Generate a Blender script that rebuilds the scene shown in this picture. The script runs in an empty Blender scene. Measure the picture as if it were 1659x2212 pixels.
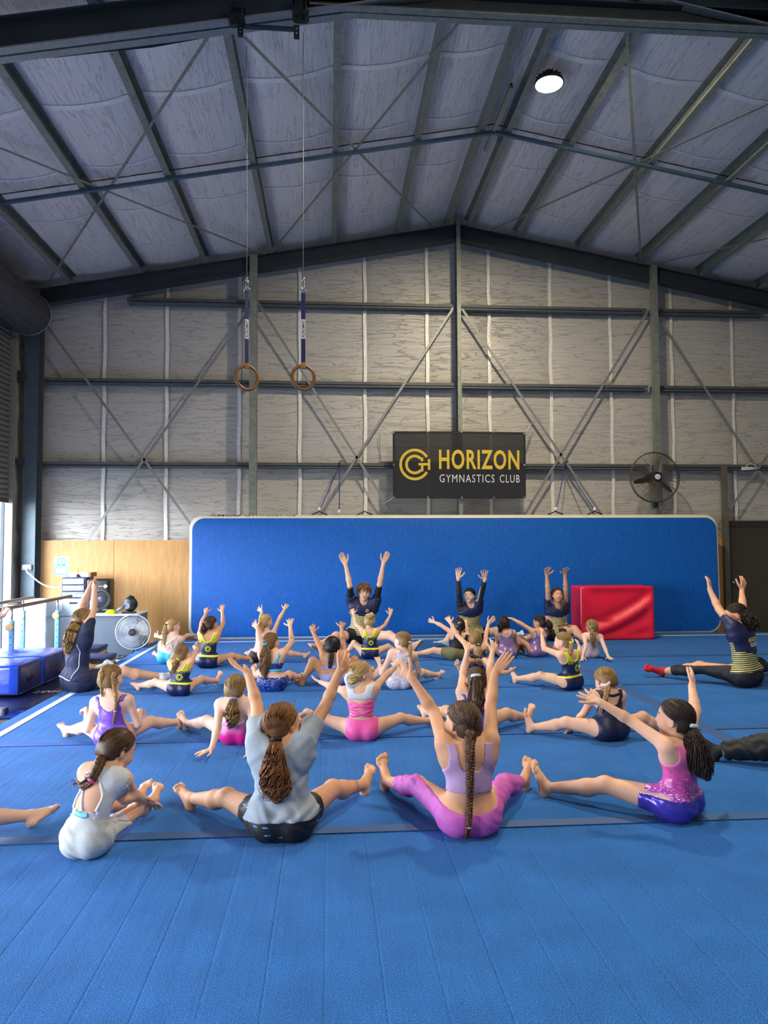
import bpy, bmesh, math, random
import numpy as np
from mathutils import Vector, Matrix
random.seed(7); RNG = np.random.default_rng(7)
SC = bpy.context.scene; COL = SC.collection
R_ = math.radians
# ---------------------------------------------------------------- camera
FPX, CX, CY, CAMH = 1550.0, 829.5, 1106.0, 1.5
YAW, PITCH, ROLL = R_(4.345), R_(2.745), R_(-0.25)
def cam_axes():
    cy, sy, cp, sp = math.cos(YAW), math.sin(YAW), math.cos(PITCH), math.sin(PITCH)
    f = np.array([sy*cp, cy*cp, sp]); r = np.array([cy, -sy, 0.0]); u = np.cross(r, f)
    c, s = math.cos(ROLL), math.sin(ROLL)
    return c*r+s*u, -s*r+c*u, f
CR, CU, CF = cam_axes(); CC = np.array([0, 0, CAMH])
cam = bpy.data.cameras.new('camera'); camo = bpy.data.objects.new('camera', cam); COL.objects.link(camo)
cam.sensor_fit = 'HORIZONTAL'; cam.sensor_width = 36.0; cam.lens = 36.0*FPX/1659.0; cam.clip_start = 0.05; cam.clip_end = 200
camo.matrix_world = Matrix(((CR[0], CU[0], -CF[0], 0), (CR[1], CU[1], -CF[1], 0), (CR[2], CU[2], -CF[2], CAMH), (0, 0, 0, 1)))
SC.camera = camo
# ---------------------------------------------------------------- light and exposure
SC.view_settings.view_transform = 'Standard'; SC.view_settings.look = 'None'
SC.view_settings.gamma = 1.0; SC.view_settings.use_curve_mapping = False
SC.view_settings.exposure = 0.05
W = bpy.data.worlds.new('sky'); SC.world = W; W.use_nodes = True
wt = W.node_tree; wt.nodes.clear()
bg = wt.nodes.new('ShaderNodeBackground'); wo = wt.nodes.new('ShaderNodeOutputWorld')
tc = wt.nodes.new('ShaderNodeTexCoord'); sx = wt.nodes.new('ShaderNodeSeparateXYZ'); cr = wt.nodes.new('ShaderNodeValToRGB')
wt.links.new(tc.outputs['Generated'], sx.inputs[0]); wt.links.new(sx.outputs['Z'], cr.inputs[0])
e = cr.color_ramp.elements; e[0].position = 0.0; e[0].color = (0.92, 0.95, 1, 1); e[1].position = 0.7; e[1].color = (0.55, 0.72, 1, 1)
wt.links.new(cr.outputs[0], bg.inputs[0]); bg.inputs[1].default_value = 24.0
wt.links.new(bg.outputs[0], wo.inputs[0])
sun = bpy.data.lights.new('sun', 'SUN'); sun.energy = 6.0; sun.angle = R_(0.6); sun.color = (1, 0.93, 0.82)
suno = bpy.data.objects.new('sun', sun); COL.objects.link(suno); suno.rotation_euler = (R_(46), R_(4), 0)   # sun over the yard, running along the wall: no beam enters
def portal(name, loc, rot, sx_, sy_):
    l = bpy.data.lights.new(name, 'AREA'); l.shape = 'RECTANGLE'; l.size = sx_; l.size_y = sy_
    l.cycles.is_portal = True
    o = bpy.data.objects.new(name, l); COL.objects.link(o); o.location = loc; o.rotation_euler = rot
    return o
DOOR_Y0, DOOR_Y1, DOOR_Z = 7.0, 11.86, 2.27
DOOR2_Y0, DOOR2_Y1, DOOR2_Z = 0.4, 5.6, 2.0  # second opening, out of view, added to light the foreground
BACK_Y = -9.0
portal('daylight_portal', (-5.13, (DOOR_Y0+DOOR_Y1)/2, DOOR_Z/2), (0, R_(-90), 0), DOOR_Z, DOOR_Y1-DOOR_Y0)
portal('daylight_portal', (-5.13, (DOOR2_Y0+DOOR2_Y1)/2, DOOR2_Z/2), (0, R_(-90), 0), DOOR2_Z, DOOR2_Y1-DOOR2_Y0)
LAMPS = [(2.62, 8.15, 7.02), (2.62, 2.4, 7.02), (2.62, -4.0, 7.02)]  # the last two are out of view, added for warm fill
LAMP_W = 340.0
# ---------------------------------------------------------------- helpers
def ray(x, y): return CF + CR*((x-CX)/FPX) - CU*((y-CY)/FPX)
def flo(x, y, z=0.0):
    d = ray(x, y); return CC + d*((z-CAMH)/d[2])
def aty(x, y, Y):
    d = ray(x, y); return CC + d*(Y/d[1])
def atx(x, y, X):
    d = ray(x, y); return CC + d*(X/d[0])
def lin(h):
    h = h.lstrip('#'); o = []
    for i in (0, 2, 4):
        v = int(h[i:i+2], 16)/255.0
        o.append(v/12.92 if v <= 0.04045 else ((v+0.055)/1.055)**2.4)
    return tuple(o)+(1.0,)
MATS = {}
def node(nt, t, **kw):
    n = nt.nodes.new(t)
    for k, v in kw.items(): setattr(n, k, v)
    return n
def setin(n, name, v):
    if name in n.inputs: n.inputs[name].default_value = v
def mat(name, col='#808080', rough=0.6, metal=0.0, var=0.0, vscale=8.0, bump=0.0, bscale=40.0, sheen=0.0, spec=0.5, stretch=None, emit=0.0, alpha=1.0, trans=0.0, coat=0.0, sss=0.0):
    if name in MATS: return MATS[name]
    m = bpy.data.materials.new(name); m.use_nodes = True; nt = m.node_tree
    b = nt.nodes['Principled BSDF']; c = lin(col) if isinstance(col, str) else col
    b.inputs['Base Color'].default_value = c; b.inputs['Roughness'].default_value = rough
    b.inputs['Metallic'].default_value = metal; b.inputs['Specular IOR Level'].default_value = spec
    if coat: b.inputs['Coat Weight'].default_value = coat; b.inputs['Coat Roughness'].default_value = 0.15
    if sheen: b.inputs['Sheen Weight'].default_value = sheen
    if sss: b.inputs['Subsurface Weight'].default_value = sss; b.inputs['Subsurface Radius'].default_value = (0.012, 0.005, 0.003)
    if emit: b.inputs['Emission Color'].default_value = c; b.inputs['Emission Strength'].default_value = emit
    if alpha < 1: b.inputs['Alpha'].default_value = alpha
    if trans: b.inputs['Transmission Weight'].default_value = trans
    if var or bump:
        t = node(nt, 'ShaderNodeTexCoord'); mp = node(nt, 'ShaderNodeMapping')
        nt.links.new(t.outputs['Object'], mp.inputs[0])
        if stretch: mp.inputs['Scale'].default_value = stretch
    if var:
        n = node(nt, 'ShaderNodeTexNoise'); n.inputs['Scale'].default_value = vscale; n.inputs['Detail'].default_value = 4
        nt.links.new(mp.outputs[0], n.inputs['Vector'])
        mx = node(nt, 'ShaderNodeMix', data_type='RGBA')
        mx.inputs['A'].default_value = tuple(max(0, v*(1-var)) for v in c[:3])+(1,)
        mx.inputs['B'].default_value = tuple(min(1, v*(1+var)) for v in c[:3])+(1,)
        r = node(nt, 'ShaderNodeMapRange'); r.inputs['From Min'].default_value = 0.3; r.inputs['From Max'].default_value = 0.7
        nt.links.new(n.outputs['Fac'], r.inputs[0]); nt.links.new(r.outputs[0], mx.inputs['Factor'])
        nt.links.new(mx.outputs['Result'], b.inputs['Base Color'])
    if bump:
        n2 = node(nt, 'ShaderNodeTexNoise'); n2.inputs['Scale'].default_value = bscale; n2.inputs['Detail'].default_value = 3
        nt.links.new(mp.outputs[0], n2.inputs['Vector'])
        bp = node(nt, 'ShaderNodeBump'); bp.inputs['Strength'].default_value = min(1, bump); bp.inputs['Distance'].default_value = 0.01*max(1, bump)
        nt.links.new(n2.outputs['Fac'], bp.inputs['Height']); nt.links.new(bp.outputs[0], b.inputs['Normal'])
    MATS[name] = m
    return m
def frame_from(d, up=(0, 0, 1)):
    d = np.asarray(d, float); d = d/np.linalg.norm(d)
    u = np.asarray(up, float)
    if abs(d@u) > 0.97: u = np.array([0, 1.0, 0]) if abs(d[1]) < 0.9 else np.array([1.0, 0, 0])
    s = np.cross(d, u); s /= np.linalg.norm(s)
    return d, s, np.cross(s, d)
class MB:
    def __init__(s): s.v = []; s.f = []; s.mi = []; s.cur = 0
    def add(s, vs, fs):
        b = len(s.v); s.v.extend([tuple(map(float, p)) for p in vs])
        s.f.extend([tuple(b+i for i in f) for f in fs]); s.mi.extend([s.cur]*len(fs)); return s
    def box(s, x0, x1, y0, y1, z0, z1, bev=0.0):
        if bev <= 0:
            vs = [(x, y, z) for z in (z0, z1) for y in (y0, y1) for x in (x0, x1)]
            return s.add(vs, [(0, 2, 3, 1), (4, 5, 7, 6), (0, 1, 5, 4), (2, 6, 7, 3), (0, 4, 6, 2), (1, 3, 7, 5)])
        bm = bmesh.new(); bmesh.ops.create_cube(bm, size=1.0)
        bmesh.ops.scale(bm, vec=(x1-x0, y1-y0, z1-z0), verts=bm.verts)
        bmesh.ops.translate(bm, vec=((x0+x1)/2, (y0+y1)/2, (z0+z1)/2), verts=bm.verts)
        bmesh.ops.bevel(bm, geom=bm.edges[:], offset=bev, segments=3, profile=0.5, affect='EDGES')
        bm.verts.index_update(); vs = [v.co[:] for v in bm.verts]; fs = [[v.index for v in f.verts] for f in bm.faces]; bm.free()
        return s.add(vs, fs)
    def prism(s, prof, a, b, up=(0, 0, 1)):       # 2-D closed profile (side, up) swept from a to b
        d, sd, u = frame_from(np.subtract(b, a), up); n = len(prof); vs = []
        for c in (a, b):
            for p, q in prof: vs.append(np.asarray(c, float)+sd*p+u*q)
        fs = [(i, (i+1) % n, n+(i+1) % n, n+i) for i in range(n)]+[tuple(range(n-1, -1, -1)), tuple(range(n, 2*n))]
        return s.add(vs, fs)
    def bar(s, a, b, w, h, up=(0, 0, 1)): return s.prism([(-w/2, -h/2), (w/2, -h/2), (w/2, h/2), (-w/2, h/2)], a, b, up)
    def tube(s, pts, r, n=8, caps=True, closed=False):
        pts = [np.asarray(p, float) for p in pts]; N = len(pts)
        rs = r if hasattr(r, '__len__') else [r]*N
        vs = []; prev = None
        for i, p in enumerate(pts):
            t = pts[(i+1) % N]-pts[i-1] if closed else pts[min(i+1, N-1)]-pts[max(i-1, 0)]
            t = t/(np.linalg.norm(t)+1e-12)
            if prev is None: _, sd, u = frame_from(t)
            else:
                sd = prev-t*(prev@t); sd /= np.linalg.norm(sd)+1e-12; u = np.cross(sd, t)
            prev = sd
            for k in range(n):
                a = 2*math.pi*k/n; vs.append(p+sd*(math.cos(a)*rs[i])+u*(math.sin(a)*rs[i]))
        fs = []
        for i in range(N if closed else N-1):
            j = (i+1) % N
            for k in range(n): fs.append((i*n+k, i*n+(k+1) % n, j*n+(k+1) % n, j*n+k))
        if caps and not closed: fs += [tuple(range(n-1, -1, -1)), tuple(range((N-1)*n, N*n))]
        return s.add(vs, fs)
    def lathe(s, prof, o=(0, 0, 0), ax=(0, 0, 1), n=32):   # prof: (radius, height)
        d, sd, u = frame_from(ax); o = np.asarray(o, float); vs = []; fs = []
        for r, h in prof:
            for k in range(n):
                a = 2*math.pi*k/n; vs.append(o+d*h+sd*(r*math.cos(a))+u*(r*math.sin(a)))
        for i in range(len(prof)-1):
            for k in range(n): fs.append((i*n+k, (i+1)*n+k, (i+1)*n+(k+1) % n, i*n+(k+1) % n))
        return s.add(vs, fs)
    def grid(s, fn, nu, nv, wrapu=False):
        vs = [fn(i/nu, j/nv) for j in range(nv+1) for i in range(nu+(0 if wrapu else 1))]
        w = nu if wrapu else nu+1; fs = []
        for j in range(nv):
            for i in range(nu): fs.append((j*w+i, j*w+(i+1) % w, (j+1)*w+(i+1) % w, (j+1)*w+i))
        return s.add(vs, fs)
    def build(s, name, m, parent=None, smooth=False, origin=None):
        me = bpy.data.meshes.new(name); vs = np.array(s.v, float).reshape(-1, 3)
        o = bpy.data.objects.new(name, me)
        off = np.zeros(3) if origin is None else np.asarray(origin, float)
        me.from_pydata((vs-off).tolist(), [], s.f)
        for mm in (m if isinstance(m, (list, tuple)) else [m]): me.materials.append(mm)
        if len(me.materials) > 1: me.polygons.foreach_set('material_index', s.mi)
        if smooth is True: me.shade_smooth()
        elif smooth: me.shade_smooth(); me.set_sharp_from_angle(angle=R_(smooth))
        me.update(); COL.objects.link(o); o.location = off
        if parent is not None: o.parent = parent; o.location = off-WPOS.get(parent.name, np.zeros(3))
        WPOS[o.name] = off
        return o
WPOS = {}
def empty(name, loc=(0, 0, 0), parent=None):
    o = bpy.data.objects.new(name, None); COL.objects.link(o); o.empty_display_size = 0.1
    o.location = loc; WPOS[o.name] = np.asarray(loc, float)
    if parent is not None: o.parent = parent; o.location = WPOS[o.name]-WPOS[parent.name]
    return o
def tag(o, label=None, cat=None, group=None, kind=None):
    for k, v in (('label', label), ('category', cat), ('group', group), ('kind', kind)):
        if v: o[k] = v
    return o
def share(src, parent, loc):      # another instance of a part, same mesh
    c = src.copy(); COL.objects.link(c); c.parent = parent; c.location = np.asarray(loc, float)-(WPOS[parent.name] if parent is not None else 0)
    WPOS[c.name] = np.asarray(loc, float); return c
FONT = bpy.data.fonts.get('Bfont') or None
def text_mesh(body, size=1.0, narrow=1.0, bold=0.0, align='CENTER', space=1.0):
    cu = bpy.data.curves.new('lettering', 'FONT'); cu.body = body; cu.size = size; cu.align_x = align; cu.align_y = 'CENTER'
    cu.offset = bold; cu.space_character = space; cu.resolution_u = 3
    o = bpy.data.objects.new('lettering', cu); COL.objects.link(o)
    dg = bpy.context.evaluated_depsgraph_get(); me = bpy.data.meshes.new_from_object(o.evaluated_get(dg))
    v = np.zeros(len(me.vertices)*3); me.vertices.foreach_get('co', v); v = v.reshape(-1, 3)
    fs = [tuple(p.vertices) for p in me.polygons]
    bpy.data.objects.remove(o); bpy.data.meshes.remove(me); bpy.data.curves.remove(cu)
    v[:, 0] *= narrow
    return v, fs
def fit_text(body, w, h, bold=0.0, space=1.0):    # lettering scaled to fill w x h, centred
    v, f = text_mesh(body, 1.0, bold=bold, space=space)
    lo, hi = v[:, :2].min(0), v[:, :2].max(0)
    v[:, :2] = (v[:, :2]-(lo+hi)/2)/(hi-lo)*np.array([w, h]); return v, f
# ================================================================ the hall
XR, ZRT, K = 2.25, 7.168, 0.186          # ridge x, rafter-top height at the ridge, roof pitch
XL, XRW, YW, SLAB = -5.1, 9.6, 12.6, -0.10
FRAME_Y = 6.45
def zr(x): return ZRT-K*abs(x-XR)         # rafter top / purlin underside
def roofpt(px, py, off=0.0):              # point where a pixel ray meets the plane of the purlin undersides (+off)
    d = ray(px, py); best = None
    for s in (1, -1):
        # CAMH + t dz = ZRT+off - K*s*(t dx - XR)
        t = (ZRT+off+K*s*XR-CAMH)/(d[2]+K*s*d[0]); x = t*d[0]
        if t > 0 and (x-XR)*s >= -0.02: best = CC+d*t
    return best
GALV = mat('galvanised_steel', '#85897f', 0.5, 0.35, var=0.18, vscale=14, bump=0.05, bscale=120)
STEEL = mat('grey_painted_steel', '#363d42', 0.5, 0.25, var=0.12, vscale=5, bump=0.04, bscale=90)
BLUESTEEL = mat('blue_grey_steel', '#4c6373', 0.45, 0.3, var=0.1, vscale=8)
FOIL = mat('foil_tape', '#efece4', 0.35, 0.15, var=0.1, vscale=30, bump=0.5, bscale=60)
GIRT = mat('girt_steel', '#595f62', 0.5, 0.3, var=0.15, vscale=12)
GLIGHT = mat('bright_galvanised', '#898c8a', 0.45, 0.3, var=0.15, vscale=20)
CONC = mat('concrete', '#6f6f6c', 0.85, var=0.2, vscale=3, bump=0.2, bscale=50)
def foil_sheet(name, hx, hy, hz, c1, c2):   # sisalation facing: long thin creases running along the low-frequency axis
    m = bpy.data.materials.new(name); m.use_nodes = True; nt = m.node_tree; b = nt.nodes['Principled BSDF']
    t = node(nt, 'ShaderNodeTexCoord'); crease = None
    for k, (f, wd) in enumerate(((1.0, 0.011), (1.9, 0.012))):
        mp = node(nt, 'ShaderNodeMapping'); mp.inputs['Scale'].default_value = (hx*f, hy*f, hz*f); mp.inputs['Location'].default_value = (3.1*k, 1.7*k, 0.4*k)
        nt.links.new(t.outputs['Object'], mp.inputs[0])
        n = node(nt, 'ShaderNodeTexNoise'); n.inputs['Scale'].default_value = 1.0; n.inputs['Detail'].default_value = 4; n.inputs['Roughness'].default_value = 0.42; nt.links.new(mp.outputs[0], n.inputs['Vector'])
        a = node(nt, 'ShaderNodeMath', operation='SUBTRACT'); a.inputs[1].default_value = 0.5+0.02*k; nt.links.new(n.outputs['Fac'], a.inputs[0])
        ab = node(nt, 'ShaderNodeMath', operation='ABSOLUTE'); nt.links.new(a.outputs[0], ab.inputs[0])
        r = node(nt, 'ShaderNodeMapRange'); r.inputs['From Max'].default_value = wd; nt.links.new(ab.outputs[0], r.inputs[0])
        if crease is None: crease = r.outputs[0]; base = n.outputs['Fac']
        else:
            mn = node(nt, 'ShaderNodeMath', operation='MINIMUM'); nt.links.new(crease, mn.inputs[0]); nt.links.new(r.outputs[0], mn.inputs[1]); crease = mn.outputs[0]
    add = node(nt, 'ShaderNodeMath', operation='MULTIPLY_ADD'); add.inputs[1].default_value = 4.0; nt.links.new(base, add.inputs[0]); nt.links.new(crease, add.inputs[2])
    bp = node(nt, 'ShaderNodeBump'); bp.inputs['Strength'].default_value = 0.5; bp.inputs['Distance'].default_value = 0.007
    nt.links.new(add.outputs[0], bp.inputs['Height']); nt.links.new(bp.outputs[0], b.inputs['Normal'])
    mx = node(nt, 'ShaderNodeMix', data_type='RGBA'); mx.inputs['A'].default_value = lin(c2); mx.inputs['B'].default_value = lin(c1)
    mr = node(nt, 'ShaderNodeMapRange'); mr.inputs['To Min'].default_value = 0.48; nt.links.new(crease, mr.inputs[0])
    nt.links.new(mr.outputs[0], mx.inputs['Factor']); nt.links.new(mx.outputs['Result'], b.inputs['Base Color'])
    b.inputs['Roughness'].default_value = 0.5; b.inputs['Metallic'].default_value = 0.15
    return m
WALLFOIL = foil_sheet('wall_insulation_facing', 0.8, 0.8, 8.0, '#bfbbb3', '#6a6763')
ROOFFOIL = foil_sheet('roof_insulation_facing', 8.0, 0.7, 0.7, '#e2dbd5', '#a09a99')
# ---- floor: slab, carpet rolls with their cut grooves, tapes
def carpet_mat():
    m = bpy.data.materials.new('blue_carpet'); m.use_nodes = True; nt = m.node_tree; b = nt.nodes['Principled BSDF']
    t = node(nt, 'ShaderNodeTexCoord')
    n = node(nt, 'ShaderNodeTexNoise'); n.inputs['Scale'].default_value = 220; n.inputs['Detail'].default_value = 3; n.inputs['Roughness'].default_value = 0.7
    n2 = node(nt, 'ShaderNodeTexNoise'); n2.inputs['Scale'].default_value = 3.5; n2.inputs['Detail'].default_value = 5
    mp = node(nt, 'ShaderNodeMapping'); mp.inputs['Scale'].default_value = (9, 1.1, 1); nt.links.new(t.outputs['Object'], mp.inputs[0])
    n3 = node(nt, 'ShaderNodeTexNoise'); n3.inputs['Scale'].default_value = 1.6; n3.inputs['Detail'].default_value = 4; nt.links.new(mp.outputs[0], n3.inputs['Vector'])
    nt.links.new(t.outputs['Object'], n.inputs['Vector']); nt.links.new(t.outputs['Object'], n2.inputs['Vector'])
    cr = node(nt, 'ShaderNodeValToRGB'); e = cr.color_ramp.elements
    e[0].position = 0.32; e[0].color = lin('#113b76'); e[1].position = 0.70; e[1].color = lin('#4a97e4')
    k = cr.color_ramp.elements.new(0.5); k.color = lin('#1b5fae')
    nt.links.new(n.outputs['Fac'], cr.inputs[0])
    mx = node(nt, 'ShaderNodeMix', data_type='RGBA', blend_type='MULTIPLY'); mx.inputs['Factor'].default_value = 1
    r = node(nt, 'ShaderNodeMapRange'); r.inputs['From Min'].default_value = 0.3; r.inputs['From Max'].default_value = 0.7; r.inputs['To Min'].default_value = 0.86; r.inputs['To Max'].default_value = 1.1
    nt.links.new(n2.outputs['Fac'], r.inputs[0]); nt.links.new(cr.outputs[0], mx.inputs['A']); nt.links.new(r.outputs[0], mx.inputs['B'])
    nt.links.new(mx.outputs['Result'], b.inputs['Base Color'])
    ad = node(nt, 'ShaderNodeMath', operation='MULTIPLY_ADD'); ad.inputs[1].default_value = 2.2; nt.links.new(n3.outputs['Fac'], ad.inputs[0]); nt.links.new(n.outputs['Fac'], ad.inputs[2])
    bp = node(nt, 'ShaderNodeBump'); bp.inputs['Strength'].default_value = 0.6; bp.inputs['Distance'].default_value = 0.006
    nt.links.new(ad.outputs[0], bp.inputs['Height']); nt.links.new(bp.outputs[0], b.inputs['Normal'])
    b.inputs['Roughness'].default_value = 0.9; b.inputs['Specular IOR Level'].default_value = 0.12; b.inputs['Sheen Weight'].default_value = 0.14; b.inputs['Sheen Tint'].default_value = (0.55, 0.75, 1, 1)
    return m
CARPET = carpet_mat()
TAPE2 = mat('carpet_tape', '#1a54a6', 0.7, var=0.1, vscale=40, bump=0.1, bscale=300)
TAPE = mat('seam_tape', '#33588e', 0.55, var=0.1, vscale=40, bump=0.1, bscale=300)
WHITETAPE = mat('white_line_tape', '#c9d6e8', 0.7, var=0.06, vscale=20)
floor = empty('floor'); tag(floor, kind='structure')
MB().box(XL-0.1, XRW+0.1, BACK_Y, YW+0.1, SLAB-0.15, SLAB).build('concrete_slab', CONC, floor)
SEAMS = [-8.0, -5.52, -3.64, -1.76, 0.1, 1.97, 3.84, 5.70, 7.58, 9.47, 11.35, 11.9]
XS = [-2.80, 3.07, 9.4]
def roll(x0, x1, y0, y1):
    mb = MB(); rnd = random.Random(int(x0*100+y0*10))
    pts = [(x0, -0.004), (x0+0.02, 0.0)]; x = x0+0.16
    while x < x1-0.1:
        g = rnd.uniform(0.0004, 0.0013); pts += [(x-0.007, 0.0), (x, -g), (x+0.007, 0.0)]; x += rnd.uniform(0.175, 0.215)
    pts += [(x1-0.02, 0.0), (x1, -0.004)]
    ys = [(y0, -0.006), (y0+0.012, 0.0), (y1-0.012, 0.0), (y1, -0.006)]
    n = len(pts); vs = [(px, yy, min(pz+dz, 0)) for yy, dz in ys for px, pz in pts]
    fs = [(j*n+i, j*n+i+1, (j+1)*n+i+1, (j+1)*n+i) for j in range(3) for i in range(n-1)]
    b = len(vs); vs += [(x0, y0, SLAB), (x1, y0, SLAB), (x1, y1, SLAB), (x0, y1, SLAB)]
    L = [j*n for j in range(4)]; Rr = [j*n+n-1 for j in range(4)]
    fs += [tuple([b]+[i for i in range(n)][::1][::-1][::-1]+[b+1])[::1], tuple([b+2]+[3*n+i for i in range(n-1, -1, -1)]+[b+3]), tuple([b+3]+L[::-1]+[b]), tuple([b+1]+Rr+[b+2])]
    mb.add(vs, fs); return mb
for j in range(len(SEAMS)-1):
    for i in range(2):
        roll(XS[i]+(0.002 if i else 0), XS[i+1]-0.002, SEAMS[j]+0.002, SEAMS[j+1]-0.002).build('carpet_roll', CARPET, floor)
for s in SEAMS[5:-2]:
    if s < 1: continue
    MB().box(-2.78, 3.0, s+0.004, s+0.095, 0.0, 0.0022).build('seam_tape', TAPE if s < 4 else TAPE2, floor); MB().box(3.0, 9.3, s+0.004, s+0.085, 0.0, 0.0022).build('seam_tape', TAPE, floor)
MB().box(3.01, 3.13, 3.94, 9.46, 0.0, 0.0032).build('seam_tape', TAPE, floor)
MB().box(-2.675, -2.61, -8, 11.63, 0.0, 0.0042).build('line_tape', WHITETAPE, floor)
MB().box(-2.61, 9.3, 11.57, 11.63, 0.0, 0.0042).build('line_tape', WHITETAPE, floor)
# ---- end wall
wb = empty('wall_back', (0, YW, SLAB)); tag(wb, kind='structure')
seam_px = [225, 360, 517, 648, 789, 924, 1058, 1191, 1321, 1453, 1584]
seam_x = [XL-0.05]+[aty(p, 900, YW)[0] for p in seam_px]+[8.62, XRW+0.05]
for i in range(len(seam_x)-1):
    a, b_ = seam_x[i], seam_x[i+1]
    def fn(u, v, a=a, b_=b_):
        x = a+(b_-a)*u; top = zr(x)+0.22; z = SLAB+(top-SLAB)*v
        bulge = 0.030*math.sin(math.pi*u)**0.5*(0.6+0.4*math.sin(z*2.3+a))
        return (x, YW+0.03-bulge, z)
    # the ridge gives a peak, so split at it
    MB().grid(fn, 8, 40).build('insulation_sheet', WALLFOIL, wb, smooth=True)
for p, x in zip(seam_px, seam_x[1:-2]):
    mb = MB(); top = zr(x)-0.02; z = 0.0
    mb.grid(lambda u, v, x=x, top=top: (x-0.030+0.060*u+0.006*math.sin(v*37+x), YW-0.012-0.006*math.sin(v*61+x*3)*abs(u-0.5), top*v), 4, 60)
    mb.build('foil_tape', FOIL, wb, smooth=True)
MB().box(XL-0.1, XRW+0.1, YW+0.05, YW+0.10, SLAB, 7.9).build('cladding', STEEL, wb)
COLS = [aty(548, 900, 12.3)[0], aty(990, 800, 12.3)[0], aty(1412, 800, 12.3)[0]]
def cprof(w, d, t=0.012, lip=0.02): # lipped C, open to +side
    return [(-w/2, -d/2), (w/2, -d/2), (w/2, -d/2+lip), (w/2-t, -d/2+lip), (w/2-t, -d/2+t), (-w/2+t, -d/2+t), (-w/2+t, d/2-t), (w/2-t, d/2-t), (w/2-t, d/2-lip), (w/2, d/2-lip), (w/2, d/2), (-w/2, d/2)]
def col_c(x, w, y0, y1, ztop, flip=1):
    mb = MB(); t = 0.012; pr = [(-w/2, y0), (w/2, y0), (w/2, y1), (w/2-t, y1), (w/2-t, y0+t), (-w/2+t, y0+t), (-w/2+t, y1-t), (w/2-t, y1-t), (w/2-t, y1), (-w/2, y1)]
    n = 6; pr = [(-w/2, y0), (w/2, y0), (w/2, y0+t), (-w/2+t, y0+t), (-w/2+t, y1-t), (w/2, y1-t), (w/2, y1), (-w/2, y1)]
    pr = [(x+flip*a, b) for a, b in pr]
    vs = [(a, b, SLAB) for a, b in pr]+[(a, b, ztop) for a, b in pr]; k = len(pr)
    fs = [(i, (i+1) % k, k+(i+1) % k, k+i) for i in range(k)]+[tuple(range(k-1, -1, -1)), tuple(range(k, 2*k))]
    mb.add(vs, fs)
    for zz in (0.6, 2.1, 3.6, 5.0): mb.lathe([(0.0, -0.004), (0.011, -0.004), (0.011, 0.0)], (x+0.03*flip, y0, zz), (0, 1, 0), 8)
    return mb
for k, cx_ in enumerate(COLS):
    col_c(cx_, [0.125, 0.068, 0.09][k], 12.17, [12.30, 12.38, 12.30][k], zr(cx_)+(0.10 if k == 1 else -0.02), [1, -1, 1][k]).build('column', GALV, wb)
# corner columns
def ibeam(mb, a, b, w, d, tf=0.016, tw=0.010, up=(0, 0, 1)):
    pr = [(-w/2, -d/2), (w/2, -d/2), (w/2, -d/2+tf), (tw/2, -d/2+tf), (tw/2, d/2-tf), (w/2, d/2-tf), (w/2, d/2), (-w/2, d/2), (-w/2, d/2-tf), (-tw/2, d/2-tf), (-tw/2, -d/2+tf), (-w/2, -d/2+tf)]
    return mb.prism(pr, a, b, up)
CCOL = mat('corner_column_steel', '#55646c', 0.42, 0.35, var=0.12, vscale=6)
for sgn in (-1, 1):
    xc = -4.925 if sgn < 0 else XRW-0.2
    mb = MB(); mb.box(xc-0.11, xc+0.11, 12.17, 12.183, SLAB, zr(xc)); mb.box(xc-0.006, xc+0.006, 12.18, 12.42, SLAB, zr(xc)); mb.box(xc-0.11, xc+0.11, 12.41, 12.423, SLAB, zr(xc))
    mb.build('column', CCOL, wb)
# girts, each span its own lipped channel
GZ = [aty(800, 1006, 12.45)[2], aty(800, 831, 12.45)[2], aty(800, 660, 12.45)[2]]
spans = [XL+0.1]+COLS+[XRW-0.1]
for z in GZ:
    for i in range(4):
        x0, x1 = spans[i]+0.05, spans[i+1]-0.05
        if z > GZ[1]+0.5:
            lim = (z+0.36-ZRT)/(-K); x0 = max(x0, XR-lim); x1 = min(x1, XR+lim)
        mb = MB(); h = 0.092
        mb.box(x0, x1, 12.57, 12.585, z-h/2, z+h/2); mb.box(x0, x1, 12.44, 12.58, z+h/2-0.008, z+h/2); mb.box(x0, x1, 12.44, 12.58, z-h/2, z-h/2+0.008)
        mb.box(x0, x1, 12.425, 12.44, z+h/2-0.052, z+h/2); mb.box(x0, x1, 12.425, 12.44, z-h/2, z-h/2+0.026)
        for xx in (x0+0.16, x0+0.2, x1-0.2, x1-0.16): mb.lathe([(0, -0.008), (0.012, -0.008), (0.012, 0)], (xx, 12.425, z+0.02), (0, 1, 0), 8)
        mb.build('girt', GIRT, wb)
def wall_strap(p, q, Y=12.40, w=0.042, m=GLIGHT):
    a, b = aty(*p, Y), aty(*q, Y); mb = MB(); mb.bar(a, b, 0.006, w, up=(0, 1, 0)); 
    d = b-a; s = np.cross(d/np.linalg.norm(d), (0, 1, 0)); s /= np.linalg.norm(s)
    mb = MB(); h = w/2
    vs = [a+s*h, a-s*h, b-s*h, b+s*h]; vs += [v+np.array([0, 0.006, 0]) for v in vs]
    mb.add(vs, [(0, 1, 2, 3), (7, 6, 5, 4), (0, 4, 5, 1), (1, 5, 6, 2), (2, 6, 7, 3), (3, 7, 4, 0)]); return mb.build('brace_strap', m, wb)
for p, q in [((97, 697), (425, 1150)), ((532, 678), (188, 1168)), ((556, 652), (858, 1125)), ((980, 664), (682, 1125)), ((998, 667), (1312, 1130)), ((1402, 668), (1122, 1130)), ((1426, 690), (1700, 1110)), ((1700, 925), (1552, 1135))]:
    wall_strap(p, q)
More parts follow.
